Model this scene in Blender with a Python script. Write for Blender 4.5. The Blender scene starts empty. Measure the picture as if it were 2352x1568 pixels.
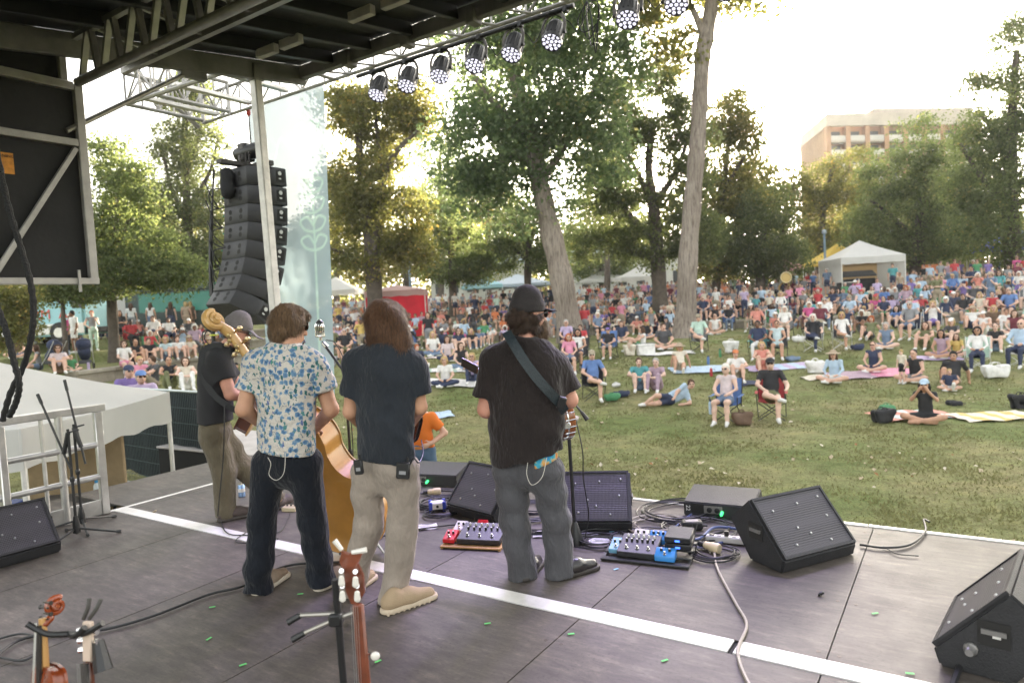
import bpy, bmesh, math, random
import numpy as np
from mathutils import Vector, Matrix
random.seed(7); RNG = np.random.default_rng(7)
PI = math.pi
SC = bpy.context.scene
COL = SC.collection
# ------------------------------------------------------------------ camera
F, CH = 1568.0, 1.72                     # focal length in units of a 2352 wide picture, eye height above the stage
PITCH, ROLL = math.atan(79*math.cos(.056)/F), .056
CD = np.array([0, math.cos(PITCH), -math.sin(PITCH)])
CU0 = np.array([0, math.sin(PITCH), math.cos(PITCH)])
CX = np.array([1., 0, 0])
CR = math.cos(ROLL)*CX - math.sin(ROLL)*CU0
CU = math.sin(ROLL)*CX + math.cos(ROLL)*CU0
CC = np.array([0, 0, CH])
cam = bpy.data.cameras.new('camera'); camo = bpy.data.objects.new('camera', cam); COL.objects.link(camo)
m = Matrix.Identity(4)
for i in range(3):
    m[i][0], m[i][1], m[i][2], m[i][3] = CR[i], CU[i], -CD[i], CC[i]
camo.matrix_world = m
cam.sensor_width = 36; cam.lens = 24; cam.clip_start = .05; cam.clip_end = 4000
cam.dof.use_dof = True; cam.dof.focus_distance = 4.6; cam.dof.aperture_fstop = 2.2
SC.camera = camo
# ------------------------------------------------------------------ world, sun, exposure
SUN_AZ, SUN_EL = math.radians(20.7), math.radians(8.1)      # clockwise from +Y, above the horizon
wd = bpy.data.worlds.new('World'); SC.world = wd; wd.use_nodes = True
nt = wd.node_tree; nt.nodes.clear()
sky = nt.nodes.new('ShaderNodeTexSky'); sky.sky_type = 'NISHITA'; sky.sun_disc = False
sky.sun_elevation = SUN_EL; sky.sun_rotation = SUN_AZ
sky.air_density = 1.0; sky.dust_density = 4.0; sky.ozone_density = 1.0
hs = nt.nodes.new('ShaderNodeHueSaturation'); hs.inputs['Saturation'].default_value = .28
bg = nt.nodes.new('ShaderNodeBackground'); bg.inputs['Strength'].default_value = .15
wo = nt.nodes.new('ShaderNodeOutputWorld')
nt.links.new(sky.outputs[0], hs.inputs['Color']); wm = nt.nodes.new('ShaderNodeMix'); wm.data_type = 'RGBA'; wm.blend_type = 'MULTIPLY'; wm.inputs[0].default_value = 1; wm.inputs[7].default_value = (1.03, 1.0, .94, 1); nt.links.new(hs.outputs[0], wm.inputs[6]); nt.links.new(wm.outputs[2], bg.inputs['Color']); nt.links.new(bg.outputs[0], wo.inputs['Surface'])
sl = bpy.data.lights.new('sun', 'SUN'); sl.energy = 4.0; sl.angle = math.radians(.6); sl.color = (1, .86, .66)
slo = bpy.data.objects.new('sun', sl); COL.objects.link(slo)
sdir = Vector((math.sin(SUN_AZ)*math.cos(SUN_EL), math.cos(SUN_AZ)*math.cos(SUN_EL), math.sin(SUN_EL)))
slo.rotation_euler = sdir.to_track_quat('Z', 'Y').to_euler(); slo.location = (20, 50, 30)
vs = SC.view_settings
vs.view_transform = 'Standard'; vs.look = 'None'; vs.gamma = 1; vs.exposure = 3.05; vs.use_curve_mapping = False
SC.cycles.use_denoising = True; SC.cycles.max_bounces = 8; SC.cycles.diffuse_bounces = 5; SC.cycles.transmission_bounces = 6; SC.cycles.transparent_max_bounces = 12
SC.cycles.sample_clamp_indirect = 6; SC.cycles.caustics_reflective = False; SC.cycles.caustics_refractive = False
# ------------------------------------------------------------------ where things stand
def ray(x, y): return CD + CR*(x-1176)/F + CU*(784-y)/F
def on_floor(x, y, z=0.):
    v = ray(x, y); return CC + v*((z-CH)/v[2])
def at(x, y, Y):
    v = ray(x, y); return CC + v*(Y/v[1])
STA = math.radians(33.5)                  # the stage is turned against the view
SU = np.array([math.sin(STA), math.cos(STA), 0]); SW = np.array([math.cos(STA), -math.sin(STA), 0])
def S(u, w, z=0.): return SU*u + SW*w + np.array([0, 0, z])
LAWN = -1.15
def _circ(a, b, c):
    M_ = np.array([[2*(b[0]-a[0]), 2*(b[1]-a[1])], [2*(c[0]-a[0]), 2*(c[1]-a[1])]])
    r_ = np.array([b[0]**2-a[0]**2+b[1]**2-a[1]**2, c[0]**2-a[0]**2+c[1]**2-a[1]**2])
    q = np.linalg.solve(M_, r_); return q, float(np.hypot(*(q-np.array(a))))
AC, AR = _circ((-13.7, 23.6), (-3.6, 35.0), (19.4, 28.0))      # centre and radius of the lowest terrace wall
TSTEP, TGAP, NT = .42, 4.6, 3
def terr(x, y):
    "height of the ground"
    x = np.asarray(x, float); y = np.asarray(y, float)
    r = np.hypot(x-AC[0], y-AC[1]); s = r-AR
    lf = np.clip(-x/9, 0, 1); rt = np.clip(x/10, 0, 1)
    front = np.clip((y-(14.-2.2*lf+1.2*rt))/(14.-6.*lf-1.*rt), 0, 1)
    low = LAWN + 1.12*front*front*(3-2*front)
    back = y > 9.
    z = low.copy()
    for k in range(NT):
        z = np.where(back & (s > k*TGAP+.30), 0.0 + TSTEP*(k+1), z)
    far = np.clip((s-NT*TGAP-.3)/40, 0, 1)
    z = np.where(back & (s > NT*TGAP+.3), TSTEP*NT + .8*far, z)
    return z
def hit(x, y):
    "where the sight line of a picture point meets the ground"
    v = ray(x, y); t = np.linspace(6, 110, 4000); P = CC[None]+v[None]*t[:, None]
    d = P[:, 2]-terr(P[:, 0], P[:, 1]); i = np.argmax(d < 0)
    if d[i] >= 0: i = len(t)-1
    p = P[i]; return np.array([p[0], p[1], float(terr(p[0], p[1]))])
# ------------------------------------------------------------------ materials
MATS = {}
def mat(name, col=(.5, .5, .5), rough=.6, metal=0., bump=None, var=None, trans=0., emit=None, spec=.5, coat=0., sheen=0.):
    "plain procedural material: noise colour variation (scale, amount) and noise bump (scale, strength)"
    if name in MATS: return MATS[name]
    M = bpy.data.materials.new(name); M.use_nodes = True; t = M.node_tree; b = t.nodes['Principled BSDF']
    c = (*col, 1)
    b.inputs['Base Color'].default_value = c; b.inputs['Roughness'].default_value = rough
    b.inputs['Metallic'].default_value = metal; b.inputs['Specular IOR Level'].default_value = spec
    if coat: b.inputs['Coat Weight'].default_value = coat; b.inputs['Coat Roughness'].default_value = .12
    if sheen: b.inputs['Sheen Weight'].default_value = sheen
    if emit: b.inputs['Emission Color'].default_value = (*emit[0], 1); b.inputs['Emission Strength'].default_value = emit[1]
    tc = t.nodes.new('ShaderNodeTexCoord')
    if var:
        n = t.nodes.new('ShaderNodeTexNoise'); n.inputs['Scale'].default_value = var[0]; n.inputs['Detail'].default_value = 5; n.inputs['Roughness'].default_value = .65
        t.links.new(tc.outputs['Object'], n.inputs['Vector'])
        r = t.nodes.new('ShaderNodeMapRange'); r.inputs[1].default_value = .3; r.inputs[2].default_value = .7; r.inputs[3].default_value = 1-var[1]; r.inputs[4].default_value = 1+var[1]
        t.links.new(n.outputs[0], r.inputs[0])
        x = t.nodes.new('ShaderNodeMix'); x.data_type = 'RGBA'; x.blend_type = 'MULTIPLY'; x.inputs[0].default_value = 1; x.inputs[6].default_value = c
        t.links.new(r.outputs[0], x.inputs[7]); t.links.new(x.outputs[2], b.inputs['Base Color'])
    if bump:
        n = t.nodes.new('ShaderNodeTexNoise'); n.inputs['Scale'].default_value = bump[0]; n.inputs['Detail'].default_value = 4
        t.links.new(tc.outputs['Object'], n.inputs['Vector'])
        bn = t.nodes.new('ShaderNodeBump'); bn.inputs['Strength'].default_value = bump[1]; bn.inputs['Distance'].default_value = .02
        t.links.new(n.outputs[0], bn.inputs['Height']); t.links.new(bn.outputs[0], b.inputs['Normal'])
    if trans:
        tr = t.nodes.new('ShaderNodeBsdfTranslucent'); tr.inputs[0].default_value = c
        mx = t.nodes.new('ShaderNodeMixShader'); mx.inputs[0].default_value = trans
        o = t.nodes['Material Output']
        t.links.new(b.outputs[0], mx.inputs[1]); t.links.new(tr.outputs[0], mx.inputs[2]); t.links.new(mx.outputs[0], o.inputs[0])
    MATS[name] = M; return M
# ------------------------------------------------------------------ objects and shapes
def tag(o, label=None, cat=None, group=None, kind=None):
    if label: o['label'] = label
    if cat: o['category'] = cat
    if group: o['group'] = group
    if kind: o['kind'] = kind
    return o
def thing(name, loc=(0, 0, 0), rz=0., label=None, cat=None, group=None, kind=None):
    o = bpy.data.objects.new(name, None); COL.objects.link(o); o.empty_display_size = .1
    o.location = loc; o.rotation_euler = (0, 0, rz); return tag(o, label, cat, group, kind)
def link(name, me, parent=None, loc=(0, 0, 0), rot=(0, 0, 0), scale=(1, 1, 1)):
    o = bpy.data.objects.new(name, me); COL.objects.link(o); o.parent = parent
    o.location = loc; o.rotation_euler = rot; o.scale = scale; return o
def np_mesh(name, V, Q, mats=(), mi=None, smooth=True):
    me = bpy.data.meshes.new(name); V = np.asarray(V, np.float32); Q = np.asarray(Q, np.int32); k = Q.shape[1]
    me.vertices.add(len(V)); me.vertices.foreach_set('co', V.ravel())
    me.loops.add(Q.size); me.loops.foreach_set('vertex_index', Q.ravel())
    me.polygons.add(len(Q)); me.polygons.foreach_set('loop_start', np.arange(0, Q.size, k, dtype=np.int32))
    for a in mats: me.materials.append(a)
    if mi is not None: me.polygons.foreach_set('material_index', np.asarray(mi, np.int32))
    me.update(calc_edges=True); me.polygons.foreach_set('use_smooth', np.full(len(Q), smooth)); return me
def frame(d, up=(0, 0, 1)):
    d = np.asarray(d, float); d = d/np.linalg.norm(d); a = np.cross(d, up)
    if np.linalg.norm(a) < 1e-4: a = np.cross(d, (1, 0, 0))
    a = a/np.linalg.norm(a); return d, a, np.cross(a, d)
BOXF = [(0, 1, 3, 2), (4, 6, 7, 5), (0, 4, 5, 1), (2, 3, 7, 6), (0, 2, 6, 4), (1, 5, 7, 3)]
class MB:
    "collects shapes into one mesh"
    def __init__(s): s.v, s.f, s.m, s.k = [], [], [], 0
    def add(s, V, Fc, k=None):
        n = len(s.v); s.v += [tuple(map(float, p)) for p in V]
        for f in Fc: s.f.append(tuple(n+i for i in f)); s.m.append(s.k if k is None else k)
        return s
    def box(s, c, d, rz=0., k=None, M=None):
        c = np.asarray(c, float); h = np.asarray(d, float)/2
        P = np.array([(i, j, l) for i in (-1, 1) for j in (-1, 1) for l in (-1, 1)])*h
        if rz: P = P @ np.array([[math.cos(rz), math.sin(rz), 0], [-math.sin(rz), math.cos(rz), 0], [0, 0, 1]])
        if M is not None: P = P @ np.asarray(M).T
        return s.add(P+c, BOXF, k)
    def bar(s, a, b, w, h=None, k=None, up=(0, 0, 1)):
        a, b = np.asarray(a, float), np.asarray(b, float); h = w if h is None else h
        d, x, y = frame(b-a, up)
        V = [p+x*i*w/2+y*j*h/2 for p in (a, b) for i in (-1, 1) for j in (-1, 1)]
        return s.add(V, BOXF, k)
    def tube(s, pts, r, n=6, k=None, cap=True):
        pts = [np.asarray(p, float) for p in pts]; r = r if hasattr(r, '__len__') else [r]*len(pts)
        V, prev = [], None
        for i, p in enumerate(pts):
            d = pts[min(i+1, len(pts)-1)]-pts[max(i-1, 0)]
            _, x, y = frame(d)
            if prev is not None:
                x = prev-d*np.dot(prev, d)/max(np.dot(d, d), 1e-12); x = x/max(np.linalg.norm(x), 1e-9); y = np.cross(x, d/np.linalg.norm(d))
            prev = x
            V += [p+(x*math.cos(2*PI*j/n)+y*math.sin(2*PI*j/n))*r[i] for j in range(n)]
        Fc = [(i*n+j, i*n+(j+1) % n, (i+1)*n+(j+1) % n, (i+1)*n+j) for i in range(len(pts)-1) for j in range(n)]
        if cap: Fc += [tuple(range(n))[::-1], tuple((len(pts)-1)*n+j for j in range(n))]
        return s.add(V, Fc, k)
    def lathe(s, prof, c=(0, 0, 0), axis=(0, 0, 1), n=16, k=None):
        d, x, y = frame(axis); c = np.asarray(c, float)
        V = [c+d*h+(x*math.cos(2*PI*j/n)+y*math.sin(2*PI*j/n))*max(r, 1e-4) for r, h in prof for j in range(n)]
        Fc = [(i*n+j, i*n+(j+1) % n, (i+1)*n+(j+1) % n, (i+1)*n+j) for i in range(len(prof)-1) for j in range(n)]
        Fc += [tuple(range(n))[::-1], tuple((len(prof)-1)*n+j for j in range(n))]
        return s.add(V, Fc, k)
    def prism(s, out, a, b, k=None):
        "outline points (3-d functions of 2-d) swept from offset a to offset b: out is a list of 3-d points"
        o = np.asarray(out, float); a = np.asarray(a, float); b = np.asarray(b, float); n = len(o)
        V = list(o+a)+list(o+b)
        Fc = [(i, (i+1) % n, n+(i+1) % n, n+i) for i in range(n)]+[tuple(range(n))[::-1], tuple(range(n, 2*n))]
        return s.add(V, Fc, k)
    def mesh(s, name, mats, smooth=40, bevel=0., seg=1):
        me = bpy.data.meshes.new(name); me.from_pydata(s.v, [], s.f)
        for a in (mats if isinstance(mats, (list, tuple)) else [mats]):
            if a: me.materials.append(a)
        me.polygons.foreach_set('material_index', np.asarray(s.m, np.int32))
        bm = bmesh.new(); bm.from_mesh(me)
        bmesh.ops.recalc_face_normals(bm, faces=bm.faces)
        if bevel: bmesh.ops.bevel(bm, geom=[e for e in bm.edges if e.is_manifold and e.calc_face_angle(0) > .35], offset=bevel, segments=seg, affect='EDGES', clamp_overlap=True)
        bm.to_mesh(me); bm.free()
        if smooth:
            me.polygons.foreach_set('use_smooth', np.full(len(me.polygons), True)); me.set_sharp_from_angle(angle=math.radians(smooth))
        return me
    def build(s, name, mats, parent=None, loc=(0, 0, 0), rot=(0, 0, 0), smooth=40, bevel=0., seg=1):
        return link(name, s.mesh(name, mats, smooth, bevel, seg), parent, loc, rot)
def catmull(pts, n=8):
    P = [np.asarray(p, float) for p in pts]; P = [2*P[0]-P[1]]+P+[2*P[-1]-P[-2]]; out = []
    for i in range(1, len(P)-2):
        for j in range(n):
            t = j/n; a, b, c, d = P[i-1:i+3]
            out.append(.5*((2*b)+(c-a)*t+(2*a-5*b+4*c-d)*t*t+(3*b-a-3*c+d)*t**3))
    return out+[P[-2]]
def text(name, body, size, mt, parent, loc, rot, extrude=.001):
    c = bpy.data.curves.new(name, 'FONT'); c.body = body; c.size = size; c.extrude = extrude; c.align_x = 'CENTER'; c.align_y = 'CENTER'
    o = bpy.data.objects.new('writing', c); COL.objects.link(o); me = bpy.data.meshes.new_from_object(o.evaluated_get(bpy.context.evaluated_depsgraph_get()))
    bpy.data.objects.remove(o); bpy.data.curves.remove(c); me.materials.clear(); me.materials.append(mt); return link(name, me, parent, loc, rot)
# ------------------------------------------------------------------ smooth bodies: blended tapering limbs turned into one skin
class Body:
    def __init__(s): s.p = []
    def cap(s, a, b, r1, r2=None, id=0, k=.03, flat=None, end=False, op=0):
        s.p.append(('c', np.asarray(a, float), np.asarray(b, float), r1, r1 if r2 is None else r2, id, k, flat, end, op)); return s
    def ell(s, c, r, id=0, k=.03, R=None, op=0):
        s.p.append(('e', np.asarray(c, float), np.asarray(r, float), None if R is None else np.asarray(R, float), 0, id, k, None, False, op)); return s
    def cut(s, c, n):
        s.p.append(('h', np.asarray(c, float), np.asarray(n, float)/np.linalg.norm(n), 0, 0, 0, 0, None, False, 1)); return s
    def net(s, h, disp=None):
        lo, hi = np.full(3, 1e9), np.full(3, -1e9)
        for q in s.p:
            if q[9]: continue
            if q[0] == 'c':
                r = max(q[3], q[4]); P = np.array([q[1], q[2]]); lo = np.minimum(lo, P.min(0)-r); hi = np.maximum(hi, P.max(0)+r)
            else: r = q[2].max(); lo = np.minimum(lo, q[1]-r); hi = np.maximum(hi, q[1]+r)
        lo -= 3*h+.03; hi += 3*h+.03; N = np.ceil((hi-lo)/h).astype(int)+1
        D = np.full(N, 1., np.float32); I = np.zeros(N, np.int8)
        ax = [(lo[i]+h*np.arange(N[i])).astype(np.float32) for i in range(3)]
        for q in s.p:
            if q[0] == 'h':
                c, n = q[1], q[2]
                d = (ax[0][:, None, None]-c[0])*n[0]+(ax[1][None, :, None]-c[1])*n[1]+(ax[2][None, None, :]-c[2])*n[2]
                np.maximum(D, d, out=D); continue
            if q[0] == 'c': r = max(q[3], q[4]); P = np.array([q[1], q[2]]); l, u = P.min(0)-r, P.max(0)+r
            else: r = q[2].max(); l, u = q[1]-r, q[1]+r
            mg = q[6]+3*h+.02
            i0 = np.clip(np.floor((l-mg-lo)/h).astype(int), 0, N); i1 = np.clip(np.ceil((u+mg-lo)/h).astype(int)+1, 0, N)
            sl_ = tuple(slice(a, b) for a, b in zip(i0, i1)); X, Y, Z = np.meshgrid(*[ax[i][sl_[i]] for i in range(3)], indexing='ij')
            if q[0] == 'c':
                a, b = q[1], q[2]; ab = b-a; L2 = max(float(ab@ab), 1e-9); L = math.sqrt(L2)
                x, y, z = X-a[0], Y-a[1], Z-a[2]; t0 = (x*ab[0]+y*ab[1]+z*ab[2])/L2
                t = np.maximum(t0, 0) if q[8] else np.clip(t0, 0, 1)
                x -= t*ab[0]; y -= t*ab[1]; z -= t*ab[2]
                if q[7] is not None:
                    n, f = q[7]; e = (x*n[0]+y*n[1]+z*n[2])*(1/f-1); x += e*n[0]; y += e*n[1]; z += e*n[2]
                d = np.sqrt(x*x+y*y+z*z)-(q[3]+(q[4]-q[3])*np.clip(t, 0, 1.2))
                if q[8]: d = np.maximum(d, (t0-1)*L)
            else:
                x, y, z = X-q[1][0], Y-q[1][1], Z-q[1][2]
                if q[3] is not None:
                    R = q[3]; x, y, z = (R[0, 0]*x+R[1, 0]*y+R[2, 0]*z, R[0, 1]*x+R[1, 1]*y+R[2, 1]*z, R[0, 2]*x+R[1, 2]*y+R[2, 2]*z)
                rr = q[2]; kk = np.sqrt((x/rr[0])**2+(y/rr[1])**2+(z/rr[2])**2); d = (kk-1)*float(rr.min())
            o = D[sl_]
            if q[9]: D[sl_] = np.maximum(o, -d); continue
            k = q[6]; I[sl_] = np.where(d < o, q[5], I[sl_])
            if k > 0: g_ = np.clip(.5+.5*(o-d)/k, 0, 1); D[sl_] = o*(1-g_)+d*g_-k*g_*(1-g_)
            else: D[sl_] = np.minimum(o, d)
        if disp is not None:
            near = np.abs(D) < .06; ii = np.argwhere(near); P = lo+h*ii
            D[near] += disp(P).astype(np.float32)
        Sg = D < 0; cn = np.zeros(N-1, np.int8)
        cs = [(i, j, k) for i in (0, 1) for j in (0, 1) for k in (0, 1)]
        for i, j, k in cs: cn += Sg[i:N[0]-1+i, j:N[1]-1+j, k:N[2]-1+k]
        act = (cn > 0) & (cn < 8); ii = np.argwhere(act); idx = np.full(act.shape, -1, np.int32); idx[act] = np.arange(len(ii))
        acc = np.zeros((len(ii), 3)); num = np.zeros(len(ii))
        cv = {c: D[ii[:, 0]+c[0], ii[:, 1]+c[1], ii[:, 2]+c[2]] for c in cs}
        for c in cs:
            for a_ in range(3):
                if c[a_]: continue
                e = list(c); e[a_] = 1; v0, v1 = cv[c], cv[tuple(e)]; mk = (v0 < 0) != (v1 < 0)
                t = v0[mk]/(v0[mk]-v1[mk]); pt = np.tile(np.array(c, float), (mk.sum(), 1)); pt[:, a_] = t; acc[mk] += pt; num[mk] += 1
        V = lo+h*(ii+acc/num[:, None]); Qs = []
        for a_ in range(3):
            b_, c_ = (a_+1) % 3, (a_+2) % 3
            s0 = [slice(None)]*3; s1 = [slice(None)]*3; s0[a_] = slice(0, -1); s1[a_] = slice(1, None)
            A, B = Sg[tuple(s0)], Sg[tuple(s1)]
            for flip, mk in ((False, A & ~B), (True, ~A & B)):
                e = np.argwhere(mk); e = e[(e[:, b_] > 0) & (e[:, c_] > 0) & (e[:, b_] < N[b_]-1) & (e[:, c_] < N[c_]-1)]
                if not len(e): continue
                o = []
                for db, dc in ((-1, -1), (0, -1), (0, 0), (-1, 0)):
                    g_ = e.copy(); g_[:, b_] += db; g_[:, c_] += dc; o.append(idx[g_[:, 0], g_[:, 1], g_[:, 2]])
                q_ = np.stack(o, 1); Qs.append(q_[:, ::-1] if flip else q_)
        Q = np.concatenate(Qs); fc = V[Q].mean(1); gi = np.clip(np.round((fc-lo)/h).astype(int), 0, N-1)
        return V, Q, I[gi[:, 0], gi[:, 1], gi[:, 2]]
# ================================================================== GROUND
def node_mat(name, build):
    if name in MATS: return MATS[name]
    M = bpy.data.materials.new(name); M.use_nodes = True; build(M.node_tree, M.node_tree.nodes['Principled BSDF']); MATS[name] = M; return M
def NN(t, typ, **kw):
    n = t.nodes.new(typ)
    for k, v in kw.items():
        if k in n.inputs.keys(): n.inputs[k].default_value = v
        else: setattr(n, k, v)
    return n
def noise(t, vec, scale, detail=4, rough=.6):
    n = NN(t, 'ShaderNodeTexNoise', Scale=scale, Detail=detail, Roughness=rough); t.links.new(vec, n.inputs['Vector']); return n.outputs[0]
def ramp(t, fac, stops):
    r = NN(t, 'ShaderNodeValToRGB'); e = r.color_ramp.elements
    while len(e) < len(stops): e.new(.5)
    for a, (p, c) in zip(e, stops): a.position = p; a.color = (*c, 1) if len(c) == 3 else c
    t.links.new(fac, r.inputs[0]); return r.outputs[0]
def mixc(t, fac, a, b, mode='MIX'):
    x = NN(t, 'ShaderNodeMix', data_type='RGBA', blend_type=mode)
    for s_, v in ((0, fac), (6, a), (7, b)):
        if hasattr(v, 'links'): t.links.new(v, x.inputs[s_])
        else: x.inputs[s_].default_value = v if s_ == 0 else (*v, 1)
    return x.outputs[2]
def bumpn(t, b, h, strength=.4, dist=.02):
    n = NN(t, 'ShaderNodeBump', Strength=strength, Distance=dist); t.links.new(h, n.inputs['Height']); t.links.new(n.outputs[0], b.inputs['Normal'])
def m_lawn(t, b):
    o = NN(t, 'ShaderNodeTexCoord').outputs['Object']
    big = ramp(t, noise(t, o, .35, 5, .7), [(.36, (.295, .272, .150)), (.47, (.250, .258, .128)), (.62, (.165, .205, .082))])
    mid = ramp(t, noise(t, o, 2.6, 6, .75), [(.30, (.60, .56, .50)), (.52, (1, 1, 1)), (.72, (1.28, 1.22, 1.05))])
    c = mixc(t, 1., big, mid, 'MULTIPLY')
    fine = ramp(t, noise(t, o, 38, 3, .7), [(.32, (.55, .55, .5)), (.6, (1.15, 1.15, 1.1))])
    t.links.new(mixc(t, 1., c, fine, 'MULTIPLY'), b.inputs['Base Color']); b.inputs['Roughness'].default_value = .95; b.inputs['Specular IOR Level'].default_value = .1
    bumpn(t, b, noise(t, o, 24, 4, .8), .9, .05)
LAWNM = node_mat('lawn', m_lawn)
def ground():
    xs = np.concatenate([[-900, -300, -120, -70], np.arange(-48, 48.1, .4), [70, 120, 300, 900]])
    ys = np.concatenate([[-120, -30, -8], np.arange(0, 62, .4), [66, 72, 85, 110, 150, 300, 900, 2500]])
    X, Y = np.meshgrid(xs, ys, indexing='ij'); Z = terr(X, Y)
    Z = Z+.02*np.sin(X*1.7+.6*Y)*np.sin(Y*1.3)+.012*np.sin(X*4.1)*np.sin(Y*3.7+X)
    n, k = X.shape; V = np.stack([X, Y, Z], -1).reshape(-1, 3); i = np.arange((n-1)*k).reshape(n-1, k)[:, :-1].ravel()
    Q = np.stack([i, i+k, i+k+1, i+1], 1)
    # leave the ground out where the terrace walls step up (the walls stand there), keep the rest
    o = link('lawn', np_mesh('lawn', V, Q, [LAWNM])); tag(o, kind='structure'); return o
ground()
STONE = mat('terrace_concrete', (.30, .265, .215), .9, bump=(9, .5), var=(1.6, .35))
STONED = mat('terrace_concrete_cap', (.36, .325, .27), .85, bump=(14, .4), var=(2.2, .28))
def terrace_wall(k, a0, a1, label):
    r = AR+k*TGAP; zb = float(0+TSTEP*k); w = thing('terrace_wall', (AC[0], AC[1], 0), 0, label, 'wall', 'low walls of the terraced lawn')
    n = int((a1-a0)*r/1.5)
    for i in range(n):                       # cap blocks and facing blocks, one joint apart
        b0, b1 = a0+(a1-a0)*i/n+.003/r, a0+(a1-a0)*(i+1)/n-.006/r
        dz = random.uniform(-.012, .012)
        for nm, r0, r1, z0, z1, mt in (('cap_block', r-.06, r+.48, zb+TSTEP-.10, zb+TSTEP+.015, STONED), ('facing_block', r, r+.42, zb-.9, zb+TSTEP-.103, STONE)):
            V = [(rr*math.sin(b), rr*math.cos(b), z+dz) for b in (b0, b1) for rr in (r0, r1) for z in (z0, z1)]
            MB().add(V, BOXF).build(nm, mt, w, bevel=.012)
    return w
terrace_wall(0, math.radians(-78), math.radians(74), 'lowest curved concrete terrace wall, nearest the open lawn')
terrace_wall(1, math.radians(-62), math.radians(66), 'middle curved concrete terrace wall behind the first seated rows')
terrace_wall(2, math.radians(-50), math.radians(60), 'uppermost curved concrete terrace wall beside the white tent')
# grass tufts and fallen leaves on the near lawn
def grass():
    n = 150000; d = 6.5+22*RNG.random(n)**1.7; a = RNG.uniform(-.72, .72, n); x = d*np.tan(a); y = d
    cl = np.sin(x*2.3+np.sin(y*1.9)*2)*np.sin(y*2.1+np.sin(x*1.3)*2); keep = (cl+RNG.normal(0, .6, n)) > -.25
    P = np.stack([x, y, x*0], 1)[keep]; uu = P@SU; ww = P@SW
    P = P[~((uu < 5.5) & (ww > -6.9))]; s = np.hypot(P[:, 0]-AC[0], P[:, 1]-AC[1])-AR; P = P[s < -.2]
    n = len(P); P[:, 2] = terr(P[:, 0], P[:, 1])-.01; th = RNG.uniform(0, 2*PI, n); h = RNG.uniform(.018, .05, n)*(1+.02*P[:, 1]); w = RNG.uniform(.006, .013, n)*(1+.06*P[:, 1])
    dx = np.stack([np.cos(th), np.sin(th), th*0], 1); lean = RNG.normal(0, .5, (n, 3))*h[:, None]; lean[:, 2] = h
    V = np.stack([P-dx*w[:, None], P+dx*w[:, None], P+lean], 1).reshape(-1, 3); Q = np.arange(3*n).reshape(-1, 3)
    G = mat('grass_blade', (.205, .205, .095), .9, var=(1.1, .35), trans=.5, spec=.1)
    tag(link('grass', np_mesh('grass', V, Q, [G], smooth=False)), 'short dry green grass of the lawn in front of the stage', 'grass', kind='stuff')
    n = 2600; d = 6.5+19*RNG.random(n)**1.25; a = RNG.uniform(-.68, .68, n); P = np.stack([d*np.tan(a), d, d*0], 1)
    uu = P@SU; ww = P@SW; P = P[~((uu < 5.6) & (ww > -7))]; s = np.hypot(P[:, 0]-AC[0], P[:, 1]-AC[1])-AR; P = P[s < -.3]; P = P[np.sin(P[:, 0]*1.3+np.sin(P[:, 1]))+np.sin(P[:, 1]*1.1+2)+RNG.normal(0, .9, len(P)) > .9]; n = len(P)
    P[:, 2] = terr(P[:, 0], P[:, 1])+.035; th = RNG.uniform(0, 2*PI, n); sz = RNG.uniform(.02, .055, n)
    ex = np.stack([np.cos(th), np.sin(th), RNG.normal(0, .35, n)], 1)*sz[:, None]; ey = np.stack([-np.sin(th), np.cos(th), RNG.normal(0, .35, n)], 1)*sz[:, None]*.7
    V = np.stack([P-ex, P-ey+[0, 0, .01], P+ex*1.1, P+ey+[0, 0, .012]], 1).reshape(-1, 3)
    tag(link('fallen_leaves', np_mesh('fallen_leaves', V, np.arange(4*n).reshape(-1, 4), [mat('leaf_tan', (.44, .36, .25), .9), mat('leaf_pale', (.62, .55, .45), .9), mat('leaf_russet', (.33, .16, .07), .9)], RNG.choice(3, n, p=[.5, .36, .14]), False)),
        'pale dry leaves scattered over the lawn', 'leaves', kind='stuff')
grass()
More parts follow.
